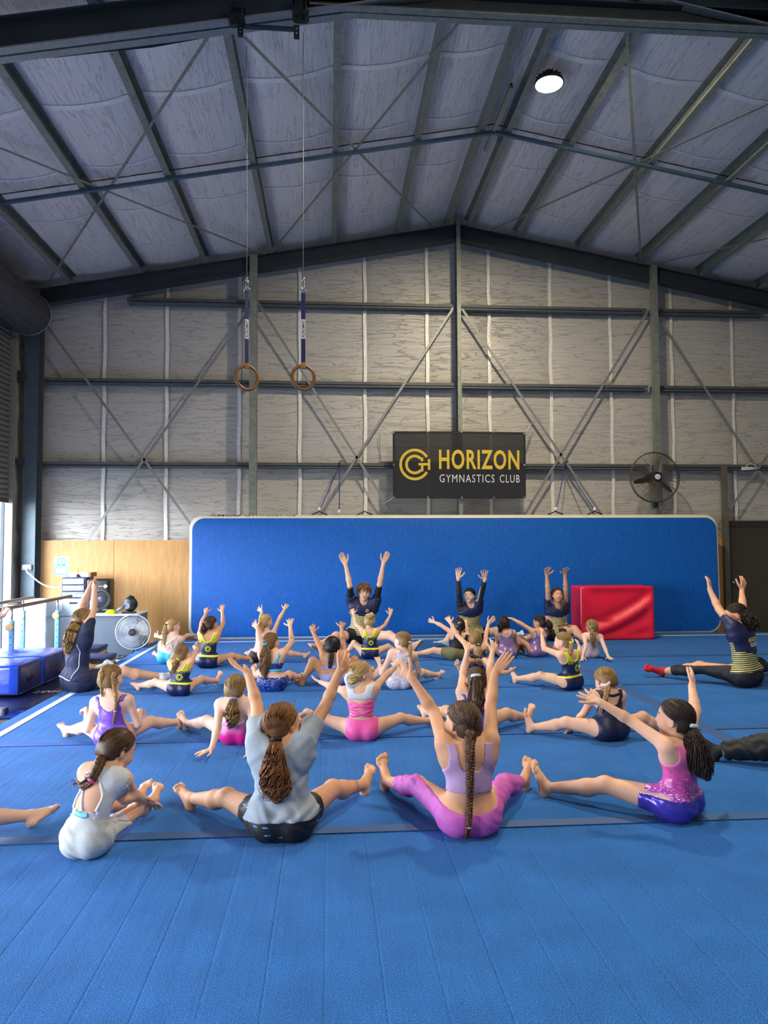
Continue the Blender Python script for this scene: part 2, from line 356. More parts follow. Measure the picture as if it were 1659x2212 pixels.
# end-wall rafters
for sgn in (-1, 1):
    x1 = XL+0.1 if sgn < 0 else XRW-0.1
    mb = MB(); ibeam(mb, (XR, 12.33, ZRT-0.135), (x1, 12.33, zr(x1)-0.135), 0.16, 0.27, up=(0, 0, 1)); mb.build('rafter', STEEL, wb)
# plywood dado, board by board
def ply_mat():
    m = bpy.data.materials.new('plywood'); m.use_nodes = True; nt = m.node_tree; b = nt.nodes['Principled BSDF']
    t = node(nt, 'ShaderNodeTexCoord'); mp = node(nt, 'ShaderNodeMapping'); mp.inputs['Scale'].default_value = (9, 9, 0.9); nt.links.new(t.outputs['Object'], mp.inputs[0])
    n = node(nt, 'ShaderNodeTexNoise'); n.inputs['Scale'].default_value = 2.4; n.inputs['Detail'].default_value = 6; n.inputs['Distortion'].default_value = 1.2; nt.links.new(mp.outputs[0], n.inputs['Vector'])
    cr = node(nt, 'ShaderNodeValToRGB'); e = cr.color_ramp.elements; e[0].position = 0.3; e[0].color = lin('#bd8a4e'); e[1].position = 0.7; e[1].color = lin('#cf9f60')
    nt.links.new(n.outputs['Fac'], cr.inputs[0]); nt.links.new(cr.outputs[0], b.inputs['Base Color']); b.inputs['Roughness'].default_value = 0.5
    return m
PLY = ply_mat()
px_edges = [aty(78, 1300, 12.36)[0], aty(242, 1300, 12.36)[0]]; w_ = 1.25; x = px_edges[1]
edges = list(px_edges)
while x < 7.0: x += w_; edges.append(min(x, aty(1570, 1300, 12.36)[0]))
ztop = aty(200, 1167, 12.36)[2]
for i in range(len(edges)-1):
    if edges[i+1]-edges[i] < 0.1: continue
    o = MB().box(edges[i]+0.003, edges[i+1]-0.003, 12.425, 12.44, SLAB, ztop+random.uniform(-0.004, 0.004)).build('plywood_board', PLY, wb, origin=(edges[i], 12.42, 0))
# door frame post and dark door at the right end of the wall
GREYP = mat('grey_frame_paint', '#6b6558', 0.5, 0.2, var=0.1)
xj = aty(1563, 1150, 12.4)[0]
mb = MB(); mb.box(xj-0.02, xj+0.07, 12.34, 12.42, SLAB, GZ[0]+0.02); mb.build('door_post', GREYP, wb)
d3 = empty('door_2', (8.0, 12.5, SLAB)); tag(d3, kind='structure')
DARK = mat('dark_olive_door', '#3b3629', 0.45, var=0.08)
zt = aty(1600, 1137, 12.45)[2]
MB().box(xj+0.08, xj+1.06, 12.43, 12.475, SLAB+0.01, zt, bev=0.004).build('door_leaf', DARK, d3)
mb = MB(); mb.box(xj+0.07, xj+1.12, 12.40, 12.5, zt+0.004, zt+0.10); mb.box(xj+1.065, xj+1.14, 12.40, 12.5, SLAB, zt+0.1); mb.build('door_frame', mat('dark_frame', '#2b2721', 0.5), d3)
kn = aty(1581, 1258, 12.40)
mb = MB(); mb.lathe([(0.012, 0.04), (0.014, 0.0), (0.03, -0.015), (0.033, -0.03), (0.024, -0.045), (0, -0.05)], kn, (0, 1, 0), 20); mb.build('door_knob', mat('chrome', '#c8c8c8', 0.15, 1.0), d3, smooth=40)
mb = MB(); mb.box(kn[0]-0.022, kn[0]+0.022, 12.424, 12.432, kn[2]+0.10, kn[2]+0.15); mb.build('lock_plate', mat('black_plastic', '#17181a', 0.45), d3)
# ---- left wall with the roller door
wl = empty('wall_left', (XL, 6, SLAB)); tag(wl, kind='structure')
def left_panel(y0, y1, z0, z1, nm='insulation_sheet'):
    def fn(u, v): 
        y = y0+(y1-y0)*u; z = z0+(z1-z0)*v; return (XL-0.04+0.02*math.sin(z*9+y*3)*math.sin(math.pi*u), y, z)
    mb = MB(); mb.grid(fn, 6, 24); return mb.build(nm, SIDEFOIL, wl, smooth=True)
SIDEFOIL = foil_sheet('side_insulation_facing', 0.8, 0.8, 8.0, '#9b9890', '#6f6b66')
ZE = zr(XL)+0.22
left_panel(DOOR_Y1+0.06, YW, SLAB, ZE)
left_panel(DOOR2_Y1+0.05, DOOR_Y0-0.05, SLAB, ZE); left_panel(BACK_Y, DOOR2_Y0-0.05, SLAB, ZE)
left_panel(DOOR_Y0-0.05, DOOR_Y1+0.06, 4.98, ZE); left_panel(DOOR2_Y0-0.05, DOOR2_Y1+0.05, 4.85, ZE)
MB().box(XL-0.14, XL-0.09, DOOR_Y1+0.02, YW+0.1, SLAB, ZE).build('cladding', STEEL, wl)
MB().box(XL-0.14, XL-0.09, DOOR2_Y1+0.02, DOOR_Y0-0.02, SLAB, ZE).build('cladding', STEEL, wl)
MB().box(XL-0.14, XL-0.09, BACK_Y, DOOR2_Y0-0.02, SLAB, ZE).build('cladding', STEEL, wl)
MB().box(XL-0.14, XL-0.09, DOOR2_Y0-0.02, DOOR2_Y1+0.02, 4.8, ZE).build('cladding', STEEL, wl)
MB().box(XL-0.14, XL-0.09, DOOR_Y0-0.02, DOOR_Y1+0.02, 4.9, ZE).build('cladding', STEEL, wl)
for z in GZ[:2]:
    mb = MB(); mb.box(XL-0.02, XL+0.10, DOOR_Y1+0.12, 12.17, z-0.05, z+0.05); mb.build('girt', STEEL, wl)
SLATM = mat('shutter_slat', '#6d6a68', 0.5, 0.2, var=0.08, vscale=4)
DRUM = mat('shutter_drum', '#3c3e42', 0.55, 0.2, var=0.1, vscale=4)
def roller(name, y0, y1, zbot, ztop, nslat):
    d = empty(name, (XL, (y0+y1)/2, SLAB)); tag(d, kind='structure'); h = (ztop-zbot)/nslat; base = None
    for i in range(nslat):
        z = zbot+i*h
        if base is None:
            mb = MB(); n = 7
            mb.grid(lambda u, v: (XL-0.03+0.022*math.sin(math.pi*v), y0-0.03+(y1-y0+0.06)*u, z+0.004+(h-0.012)*v), 1, n)
            mb.grid(lambda u, v: (XL-0.042, y0-0.03+(y1-y0+0.06)*u, z+h*(1-v)), 1, 1)
            base = mb.build('slat', SLATM, d, smooth=30, origin=(XL, y0, z))
        else: share(base, d, (XL, y0, z))
    MB().box(XL-0.05, XL+0.0, y0+0.02, y1-0.02, zbot-0.05, zbot, bev=0.006).build('bottom_rail', mat('shutter_rail', '#3f3f42', 0.5, 0.3), d)
    for yy, s in ((y0, -1), (y1, 1)):
        mb = MB(); mb.box(XL-0.07, XL+0.05, min(yy, yy+s*0.06), max(yy, yy+s*0.06), SLAB, ztop+0.1)
        mb.build('guide_rail', GALV, d)
    mb = MB(); r0 = 0.34; prof = []
    nseg = 48
    def fn(u, v):
        a = 2*math.pi*u; r = r0-(0.012 if int(u*nseg) % 4 == 0 else 0)
        return (XL+0.24+r*math.cos(a), y0-0.02+(y1-y0+0.04)*v, ztop+0.27+r*math.sin(a))
    mb.grid(fn, nseg, 1, wrapu=True)
    for yy in (y0-0.02, y1+0.02):
        b = len(mb.v); mb.add([(XL+0.24+(r0+0.012)*math.cos(2*math.pi*k/48), yy, ztop+0.27+(r0+0.012)*math.sin(2*math.pi*k/48)) for k in range(48)], [tuple(range(48))])
    mb.build('drum', DRUM, d)
    mb = MB(); mb.tube([(XL+0.24+0.345*math.cos(2*math.pi*k/48), y1+0.02, ztop+0.27+0.345*math.sin(2*math.pi*k/48)) for k in range(48)], 0.008, 6, closed=True)
    mb.build('drum_rim', GALV, d, smooth=True)
    return d
roller('door_1', DOOR_Y0, DOOR_Y1, DOOR_Z, 5.02, 33)
roller('door_3_added', DOOR2_Y0, DOOR2_Y1, DOOR2_Z, 4.9, 10)  # unseen open door, added to light the near floor from the left
# white edge strip of the corner sheet
xs = aty(88, 900, 12.5)[0]
mb = MB(); mb.grid(lambda u, v: (xs-0.02+0.03*u+0.008*math.sin(v*25), 12.5, 1.7+(5.5-1.7)*v), 2, 40); mb.build('foil_tape', FOIL, wb, smooth=True)
# ---- right and rear walls (behind and beside the camera)
wr = empty('wall_right', (XRW, 2, SLAB)); tag(wr, kind='structure')
MB().box(XRW, XRW+0.08, BACK_Y, YW+0.1, SLAB, zr(XRW)+0.3).build('insulation_sheet', SIDEFOIL, wr)
wf = empty('wall_front', (2, BACK_Y, SLAB)); tag(wf, kind='structure')
mb = MB(); mb.add([(XL-0.1, BACK_Y, SLAB), (XRW+0.1, BACK_Y, SLAB), (XRW+0.1, BACK_Y, zr(XRW)+0.3), (XR, BACK_Y, ZRT+0.3), (XL-0.1, BACK_Y, zr(XL)+0.3)], [(0, 1, 2, 3, 4)]); mb.build('insulation_sheet', SIDEFOIL, wf)
# ---- ceiling: purlins, blanket between them, tapes, bracing
cl = empty('ceiling', (XR, 6, ZRT)); tag(cl, kind='structure')
PX = sorted([aty(x, y, 12.3)[0] for x, y in [(155, 632), (305, 610), (445, 587), (585, 560), (722, 540), (859, 515), (966, 500), (1010, 497), (1114, 523), (1249, 550), (1380, 580), (1510, 608), (1640, 636)]]+[9.0])
PH = 0.20
def purlin(x):
    mb = MB(); s = 1 if x > XR else -1; z = zr(x); t = 0.008; w = 0.075
    # lipped C, web away from the ridge
    pr = [(0, 0), (-s*w, 0), (-s*w, 0.02), (-s*w+s*t, 0.02), (-s*w+s*t, t), (-s*t, t), (-s*t, PH-t), (-s*w, PH-t), (-s*w, PH), (0, PH)]
    pr = [(x+a+s*w/2, z+b+(-K*s*(a+s*w/2))) for a, b in pr]
    n = len(pr); vs = [(a, BACK_Y, b) for a, b in pr]+[(a, 12.42, b) for a, b in pr]
    fs = [(i, (i+1) % n, n+(i+1) % n, n+i) for i in range(n)]+[tuple(range(n)), tuple(range(2*n-1, n-1, -1))]
    mb.add(vs, fs)
    for k in range(18): mb.lathe([(0, 0.004), (0.009, 0.004), (0.009, 0)], (x+s*(w/2+0.001), 6.9+k*0.3, z+0.1), (s, 0, 0), 6)
    return mb.build('purlin', GALV, cl)
for x in PX: purlin(x)
tapeY = [12.62]+[roofpt(740, py, PH-0.03)[1] for py in (462, 382, 283, 147)]+[5.4, 4.2, 3.0, 1.0, -1.5, -4, -6.5, BACK_Y]
xsb = sorted([XL-0.1]+PX+[XRW+0.1])
def blanket_z(x):
    z = zr(x)+PH
    i = int(np.searchsorted(xsb, x))-1; i = max(0, min(i, len(xsb)-2)); a, b = xsb[i], xsb[i+1]
    u = min(1, max(0, (x-a)/(b-a))); return z-0.075*min(1.0, (b-a))*math.sin(math.pi*u)
for side in (0, 1):
    xa, xb = (XL-0.1, XR) if side == 0 else (XR, XRW+0.1)
    xx = []
    for a, b in zip(xsb[:-1], xsb[1:]):
        for k in range(6): xx.append(a+(b-a)*k/6)
    xx = sorted([v for v in xx if xa <= v <= xb]+[xa, xb])
    for y1, y0 in zip(tapeY[:-1], tapeY[1:]):
        mb = MB(); n = len(xx)
        vs = [(x, y, blanket_z(x)) for y in (y0, y1) for x in xx]
        mb.add(vs, [(i, i+1, n+i+1, n+i) for i in range(n-1)]); mb.build('insulation_sheet', ROOFFOIL, cl, smooth=True)
    for k, y in enumerate(tapeY[1:8]):
        w = [0.035, 0.035, 0.045, 0.085, 0.06, 0.06, 0.06][k]
        mb = MB()
        for a, b in zip(xsb[:-1], xsb[1:]):
            if b <= xa or a >= xb: continue
            a2, b2 = max(a, xa)+0.05, min(b, xb)-0.05
            if b2-a2 < 0.1: continue
            mb.grid(lambda u, v: (a2+(b2-a2)*u, y+w*(v-0.5)+0.006*math.sin(u*30+a), blanket_z(a2+(b2-a2)*u)-0.006), 8, 1)
        mb.build('foil_tape', FOIL, cl, smooth=True)
MB().add([(XL-0.2, BACK_Y, zr(XL)+0.40), (XR, BACK_Y, ZRT+0.42), (XR, YW+0.1, ZRT+0.42), (XL-0.2, YW+0.1, zr(XL)+0.40), (XRW+0.2, BACK_Y, zr(XRW)+0.40), (XRW+0.2, YW+0.1, zr(XRW)+0.40)], [(0, 1, 2, 3), (1, 4, 5, 2)]).build('roof_cladding', STEEL, cl)
# bridging bar along the slope and its dark wire line
yb = 9.38
for nm, y, off, w, m in (('bridging_bar', yb, -0.03, 0.05, BLUESTEEL), ('safety_wire', roofpt(740, 312, PH-0.06)[1], PH-0.075, 0.012, mat('dark_wire', '#2a2b2c', 0.6))):
    for s, x1 in ((-1, XL+0.15), (1, XRW-0.15)):
        mb = MB(); mb.bar((XR-0.02*s, y, ZRT+off), (x1, y, zr(x1)+off), w, w*0.8); mb.build(nm, m, cl)
def roof_strap(p, q, w=0.035):
    a, b = roofpt(*p, -0.008), roofpt(*q, -0.008); d = b-a; nrm = np.array([K*(1 if a[0] > XR else -1), 0, 1.0]); nrm /= np.linalg.norm(nrm)
    s = np.cross(d, nrm); s /= np.linalg.norm(s); h = w/2
    vs = [a+s*h, a-s*h, b-s*h, b+s*h]; vs += [v+nrm*0.005 for v in vs]
    MB().add(vs, [(0, 1, 2, 3), (7, 6, 5, 4), (0, 4, 5, 1), (1, 5, 6, 2), (2, 6, 7, 3), (3, 7, 4, 0)]).build('brace_strap', GALV, cl)
for p, q in [((470, 48), (95, 625)), ((528, 80), (944, 500)), ((0, 320), (596, 560)), ((999, 40), (575, 560)), ((1351, 20), (1385, 577)), ((1659, 225), (1044, 505)), ((1659, 515), (1414, 570))]:
    roof_strap(p, q)
# the near portal frame: rafters, collar beam, pale strips for their lit flanges
zc = aty(830, 27, FRAME_Y)[2]
mb = MB(); ibeam(mb, (XR, FRAME_Y, ZRT-0.15), (XL+0.05, FRAME_Y, zr(XL)-0.15), 0.17, 0.30); mb.build('rafter', STEEL, cl)
mb = MB(); ibeam(mb, (XR, FRAME_Y, ZRT-0.15), (XRW-0.05, FRAME_Y, zr(XRW)-0.15), 0.17, 0.30); mb.build('rafter', STEEL, cl)
xc0 = aty(640, 20, FRAME_Y)[0]; xc1 = 2*XR-xc0
mb = MB(); ibeam(mb, (xc0, FRAME_Y, zc+0.09), (xc1, FRAME_Y, zc+0.09), 0.15, 0.18); mb.build('collar_beam', STEEL, cl)
for x1 in (XL+0.05, XRW-0.05):
    for dy in (-0.055, 0.055):
        mb = MB(); mb.bar((XR, FRAME_Y+dy, ZRT-0.307), (x1, FRAME_Y+dy, zr(x1)-0.307), 0.085, 0.014); mb.build('lit_flange_strip', GLIGHT, cl)  # paler steel puts daylight on the rafter undersides into the colour
for dy in (-0.042, 0.042):
    MB().bar((xc0, FRAME_Y+dy, zc-0.007), (xc1, FRAME_Y+dy, zc-0.007), 0.07, 0.014).build('lit_flange_strip', GALV, cl)  # lighter strips stand in for light on the collar beam underside
for x in (XL+0.12, XRW-0.12):
    mb = MB(); ibeam(mb, (x, FRAME_Y, SLAB), (x, FRAME_Y, zr(x)), 0.17, 0.25, up=(1, 0, 0)); mb.build('column', STEEL, cl)
# cables hung under the near rafter
mb = MB()
for dy in (0, 0.05):
    P = [aty(x, y+dy*60, 6.62+dy) for x, y in [(-60, 123), (0, 124), (120, 120), (230, 108), (330, 98), (430, 80), (510, 62)]]
    mb.tube(P, 0.006, 6)
mb.build('electric_cable', mat('black_cable', '#141516', 0.5), cl, smooth=True)
# yard outside the doors
yard = empty('ground_outside', (-12, 5, -0.2)); tag(yard, kind='structure')
MB().box(-40, XL-0.14, -25, 40, -0.3, -0.11).build('concrete_apron', mat('yard_concrete', '#6b6963', 0.9, var=0.1, vscale=1), yard)
# ---- high-bay lamps: one before the end wall, two unseen ones added as fill
LAMPMAT = mat('lamp_lens', '#fff1cf', 0.4, emit=60.0); LBODY = mat('lamp_body', '#2a2c2e', 0.45, 0.3)
for i, L in enumerate(LAMPS):
    root = empty('high_bay_lamp', L)
    tag(root, ['lit round high bay lamp hanging under the ridge before the end wall', 'added unseen fill lamp hung under the ridge above the carpet', 'added unseen fill lamp at the rear of the hall'][i], 'lamp', 'high bay lamps')
    mb = MB(); mb.lathe([(0, 0.14), (0.06, 0.14), (0.08, 0.11), (0.10, 0.06), (0.165, 0.03), (0.175, 0.0), (0.17, -0.012), (0.158, -0.012)], L, (0, 0, 1), 40)
    for k in range(16):
        a = 2*math.pi*k/16; c, s = math.cos(a), math.sin(a); p = np.array(L)
        mb.bar(p+np.array([0.07*c, 0.07*s, 0.075]), p+np.array([0.15*c, 0.15*s, 0.05]), 0.006, 0.05)
    mb.build('housing', LBODY, root, smooth=35, origin=L)
    mb = MB(); mb.lathe([(0.16, -0.012), (0.12, -0.022), (0.06, -0.027), (0.0, -0.028)], L, (0, 0, 1), 40); mb.build('lens', LAMPMAT, root, smooth=True, origin=L)
    top = zr(L[0])+PH*0.5
    mb = MB(); mb.tube([(L[0], L[1], L[2]+0.14), (L[0], L[1], top)], 0.006, 6); mb.build('hanger', GALV, root, origin=L)
    l = bpy.data.lights.new('high_bay_light', 'AREA'); l.shape = 'DISK'; l.size = 0.3; l.energy = LAMP_W*(1.0, 0.7, 0.7)[i]; l.color = (1.0, 0.86, 0.62)
    o = bpy.data.objects.new('high_bay_light', l); COL.objects.link(o); o.parent = root; o.location = (0, 0, -0.035)
# ================================================================ equipment
from mathutils import noise as MN
def soft_box(size, cuts=14, rad=0.03, amp=0.008, freq=3.0, seed=0, bulge=0.0):   # centred padded block
    sx_, sy_, sz_ = size; bm = bmesh.new(); bmesh.ops.create_cube(bm, size=1.0)
    bmesh.ops.subdivide_edges(bm, edges=bm.edges[:], cuts=cuts, use_grid_fill=True)
    h = np.array(size)/2; inn = h-rad
    for v in bm.verts:
        p = np.array(v.co)*np.array(size); q = np.clip(p, -inn, inn); d = p-q
        L = np.linalg.norm(d)
        if L > 1e-9: p = q+d/L*rad
        u = p/h
        for ax in range(3):
            o = [i for i in range(3) if i != ax]
            if abs(u[ax]) > 0.85: p[ax] += np.sign(u[ax])*bulge*(1-u[o[0]]**2)*(1-u[o[1]]**2)
        nv = MN.noise_vector(Vector(p*freq)+Vector((seed*7.1, 0, 0)))
        edge = min(1.0, 1.15-max(sorted(abs(u))[:2]))
        p = p+np.array(nv)*amp*max(0.15, edge)
        v.co = p
    bm.verts.index_update(); vs = np.array([v.co[:] for v in bm.verts]); fs = [[v.index for v in f.verts] for f in bm.faces]; bm.free()
    return vs, fs
def place(vs, loc, rz=0.0):
    c, s = math.cos(rz), math.sin(rz); M = np.array([[c, -s, 0], [s, c, 0], [0, 0, 1]]); return vs@M.T+np.asarray(loc, float)
def thing(name, label, cat, loc, group=None): return tag(empty(name, loc), label, cat, group)
VINYL = lambda n, c, **k: mat(n, c, k.pop('rough', 0.32), var=0.08, vscale=3, bump=0.25, bscale=9, spec=0.6, **k)
BLACK = mat('black_plastic', '#17181a', 0.45); WHITEP = mat('white_plastic', '#dfe3e6', 0.4); CHROME = mat('chrome', '#c8c8c8', 0.15, 1.0)
ROPEW = mat('white_cord', '#d9d6cc', 0.8); ROPEB = mat('blue_rope', '#2b3a86', 0.75, bump=0.4, bscale=200)
# ---- inflatable air track stood on its edge against the wall
x0, x1 = aty(407, 1250, 11.93)[0], aty(1556, 1250, 11.93)[0]; zt = aty(900, 1112, 12.0)[2]; zb = -0.02
air = thing('air_track', 'long blue inflatable air track with white edge standing on its side against the wall', 'gym mat', ((x0+x1)/2, 12.0, SLAB))
MATBLUE = bpy.data.materials.new('air_track_blue'); MATBLUE.use_nodes = True
def _ab():
    nt = MATBLUE.node_tree; b = nt.nodes['Principled BSDF']; t = node(nt, 'ShaderNodeTexCoord'); mp = node(nt, 'ShaderNodeMapping'); mp.inputs['Scale'].default_value = (60, 60, 8)
    nt.links.new(t.outputs['Object'], mp.inputs[0]); n = node(nt, 'ShaderNodeTexNoise'); n.inputs['Scale'].default_value = 1.5; n.inputs['Detail'].default_value = 4; nt.links.new(mp.outputs[0], n.inputs['Vector'])
    cr = node(nt, 'ShaderNodeValToRGB'); e = cr.color_ramp.elements; e[0].position = 0.3; e[0].color = lin('#024c9c'); e[1].position = 0.8; e[1].color = lin('#0365c2')
    nt.links.new(n.outputs['Fac'], cr.inputs[0]); nt.links.new(cr.outputs[0], b.inputs['Base Color'])
    bp = node(nt, 'ShaderNodeBump'); bp.inputs['Strength'].default_value = 0.35; bp.inputs['Distance'].default_value = 0.006; nt.links.new(n.outputs['Fac'], bp.inputs['Height']); nt.links.new(bp.outputs[0], b.inputs['Normal'])
    b.inputs['Roughness'].default_value = 0.55; b.inputs['Specular IOR Level'].default_value = 0.35
_ab()
AIRW = mat('air_track_edge', '#d9d4bd', 0.5, var=0.05)
def rr(w, h, r, n=10):     # rounded rectangle outline, centred
    o = []
    for cx_, cy_, a0 in ((w/2-r, h/2-r, 0), (-w/2+r, h/2-r, 90), (-w/2+r, -h/2+r, 180), (w/2-r, -h/2+r, 270)):
        for k in range(n+1): a = R_(a0+90*k/n); o.append((cx_+r*math.cos(a), cy_+r*math.sin(a)))
    return o
wm, hm = x1-x0, zt-zb; cxm, czm = (x0+x1)/2, (zt+zb)/2
def air_y(z): return 11.88+0.04*(z-zb)/hm           # leans back a little
base = rr(wm, hm, 0.21, 12); nb = len(base)
def ring_pts(inset, dy):
    return [(cxm+p*(1-2*inset/wm), air_y(czm+q)+dy, czm+q*(1-2*inset/hm)) for p, q in base]
mb = MB(); rings = []
for k in range(13):
    a = math.pi*k/12; rings.append(ring_pts(0.060*(1-math.sin(a))+0.0, 0.09-0.09*math.cos(a)))
vs = [p for r_ in rings for p in r_]
mb.add(vs, [(j*nb+i, j*nb+(i+1) % nb, (j+1)*nb+(i+1) % nb, (j+1)*nb+i) for j in range(12) for i in range(nb)]); mb.build('side_wall', AIRW, air, smooth=True, origin=(cxm, 12, 0))
for nm, dy in (('top_face', -0.004), ('bottom_face', 0.184)):
    p = ring_pts(0.057, dy); ins = ring_pts(0.075, dy-0.006 if dy < 0 else dy)
    mb = MB(); n = len(p); mb.add(p+ins, [(i, (i+1) % n, n+(i+1) % n, n+i) for i in range(n)]+[tuple(range(n, 2*n))]); mb.build(nm, MATBLUE, air, smooth=30, origin=(cxm, 12, 0))
for txt, xa, xb, m, bold in (('AMCO', 452, 521, BLACK, 0.03), ('GYMNASTICS', 529, 639, mat('grey_print', '#55534c', 0.6), 0.0)):
    a, b = aty(xa, 1116, 11.98)[0], aty(xb, 1116, 11.98)[0]; v, f = fit_text(txt, b-a, 0.10, bold)
    out = []
    for p in v:     # wrap the lettering over the rounded upper edge
        s = p[1]+0.035; ang = R_(40)+s/0.085*0.75; out.append((p[0]+(a+b)/2, air_y(zt)+0.09-0.09*math.cos(ang)-0.003*math.cos(ang), zt-0.060*(1-math.sin(ang))*1.0+0.004))
    MB().add(out, f).build('lettering', m, air, origin=(cxm, 12, 0))
for p in [(690, 1108), (788, 1108), (1200, 1108), (1285, 1108)]:
    c = aty(*p, 11.97); c[2] = zt+0.012; mb = MB(); mb.tube([c+np.array([-0.13, 0, -0.01]), c+np.array([-0.05, 0, 0.02]), c+np.array([0, 0, 0.045]), c+np.array([0.05, 0, 0.02]), c+np.array([0.13, 0, -0.01])], 0.011, 6); mb.build('tie_loop', BLACK, air, smooth=True)
for hook, ends, lab in (((733, 1003), ((690, 1103), (733, 1112)), 'blue cord from wall hook to the air track beside the left brace'), ((1221, 1003), ((1201, 1103), (1285, 1103)), 'blue cord pair from wall hook to the air track beside the wall fan')):
    h = aty(*hook, 12.40); t = thing('tie_rope', lab, 'rope', h, 'ropes holding the air track')
    for p in ends:
        q = aty(*p, 12.0); q[2] = max(q[2], zt+0.03); mb = MB(); mb.tube([h+(q-h)*k/8+np.array([0, 0, -0.02*math.sin(math.pi*k/8)]) for k in range(9)], 0.008, 6); mb.build('cord', ROPEB, t, smooth=True, origin=h)
        MB().lathe([(0, 0), (0.022, 0.005), (0.026, 0.03), (0.018, 0.055), (0, 0.06)], q, (0, 0, 1), 10).build('toggle', WHITEP, t, smooth=True, origin=q)
    mb = MB(); mb.tube([h+np.array([0, 0.03, -0.06]), h+np.array([0, -0.02, -0.03]), h+np.array([0, -0.02, 0.03]), h+np.array([0.03, 0, 0.06]), h+np.array([0.06, 0.02, 0.05])], 0.010, 6); mb.build('hook', BLACK, t, smooth=True, origin=h)
# ---- club emblem (ring, G and H strokes) in unit coordinates, used on banner and club kit
def stroke_arc(r0, r1, a0, a1, n=28):
    vs = []
    for k in range(n+1):
        a = R_(a0+(a1-a0)*k/n); vs += [(r0*math.cos(a), r0*math.sin(a), 0), (r1*math.cos(a), r1*math.sin(a), 0)]
    return vs, [(2*k, 2*k+1, 2*k+3, 2*k+2) for k in range(n)]
def emblem(detail=1):
    mb = MB(); n = 40 if detail else 16
    mb.add(*stroke_arc(0.83, 1.0, 31, 329, n)); mb.add(*stroke_arc(0.45, 0.62, 42, 318, n))
    def rect(a, b, c, d): mb.add([(a, c, 0), (b, c, 0), (b, d, 0), (a, d, 0)], [(0, 1, 2, 3)])
    rect(0.24, 1.0, -0.06, 0.09); rect(0.40, 0.56, -0.44, -0.06); rect(0.86, 1.01, -0.34, 0.34); rect(0.40, 0.55, 0.20, 0.44)
    return np.array(mb.v), mb.f
# ---- banner
BANM = mat('banner_mesh', '#1d1e24', 0.75, alpha=0.93, bump=0.1, bscale=300); BEDGE = mat('banner_hem', '#17181c', 0.7)
GOLD = mat('gold_print', '#e0bd35', 0.6); GOLDL = mat('pale_gold_print', '#e8d27c', 0.6); WPRINT = mat('white_print', '#e2e2e0', 0.6)
BY = 12.10
c4 = [aty(848, 932, BY), aty(1135, 934, BY), aty(1136, 1077, BY), aty(849, 1076, BY)]
ban = thing('banner', 'black mesh banner with yellow club emblem and lettering roped to the wall frame', 'banner', (c4[0]+c4[2])/2)
def banp(u, v, off=0.0):     # u right 0..1, v up 0..1
    a = c4[3]*(1-u)+c4[2]*u; b = c4[0]*(1-u)+c4[1]*u; p = a*(1-v)+b*v
    p = p+np.array([0, -off-0.02*math.sin(math.pi*u)*math.sin(math.pi*v), 0.012*math.sin(math.pi*u)*(v-0.3)]); return p
MB().grid(lambda u, v: banp(u, v), 24, 14).build('mesh_cloth', BANM, ban, smooth=True)
for a, b in (((0, 0), (1, 0)), ((1, 0), (1, 1)), ((1, 1), (0, 1)), ((0, 1), (0, 0))):
    w = 0.017; MB().grid(lambda t, s: banp(min(1, max(0, a[0]+(b[0]-a[0])*t+(0 if a[0] != b[0] else (s*w if a[0] == 0 else -s*w)))), min(1, max(0, a[1]+(b[1]-a[1])*t+(0 if a[1] != b[1] else (s*w*2 if a[1] == 0 else -s*w*2)))), 0.004), 20, 1).build('hem', BEDGE, ban, smooth=True)
bw, bh = np.linalg.norm(c4[1]-c4[0]), np.linalg.norm(c4[3]-c4[0])
def ban_put(v, f, px0, px1, py0, py1, nm, m):   # crop pixel box of the lettering (5.027x crop at 830,900)
    u0, u1 = (px0/5.027-18)/287.5, (px1/5.027-18)/287.5; v1, v0 = 1-(py0/5.027-32)/144, 1-(py1/5.027-32)/144
    lo, hi = v[:, :2].min(0), v[:, :2].max(0); q = (v[:, :2]-lo)/(hi-lo)
    MB().add([banp(u0+(u1-u0)*a, v0+(v1-v0)*b, 0.006) for a, b in q], f).build(nm, m, ban)
ev, ef = emblem(); ban_put(ev, ef, 160, 492, 350, 692, 'emblem', GOLD)
v, f = text_mesh('HORIZON', 1.0, bold=0.025, space=1.12); ban_put(v, f, 587, 1465, 358, 572, 'lettering', GOLD)
for tx, a0, a1 in (('GYMNASTICS', 592, 1190), ('CLUB', 1248, 1467)):
    v, f = text_mesh(tx, 1.0, bold=0.0, space=1.2); ban_put(v, f, a0, a1, 627, 712, 'lettering', WPRINT)
gm = None
for u, v in [(0.008, 0.985), (0.26, 0.985), (0.515, 0.985), (0.755, 0.985), (0.99, 0.985), (0.008, 0.015), (0.26, 0.015), (0.515, 0.015), (0.755, 0.015), (0.99, 0.015), (0.008, 0.5), (0.99, 0.5)]:
    p = banp(u, v, 0.006)
    if gm is None: gm = MB().lathe([(0.008, 0), (0.012, -0.004), (0.018, -0.003), (0.019, 0)], p, (0, 1, 0), 12).build('grommet', CHROME, ban, smooth=True, origin=p)
    else: share(gm, ban, p)
for (u, v), q in (((0.01, 0.98), (832, 912)), ((0.99, 0.98), (1152, 908)), ((0.01, 0.02), (826, 1088)), ((0.99, 0.02), (1150, 1084)), ((0.01, 0.98), (827, 922)), ((0.99, 0.98), (1146, 916))):
    a, b = banp(u, v, 0.004), aty(*q, 12.39); MB().tube([a, (a+b)/2+np.array([0, 0, -0.015]), b], 0.006, 6).build('tie_cord', ROPEW, ban, smooth=True)
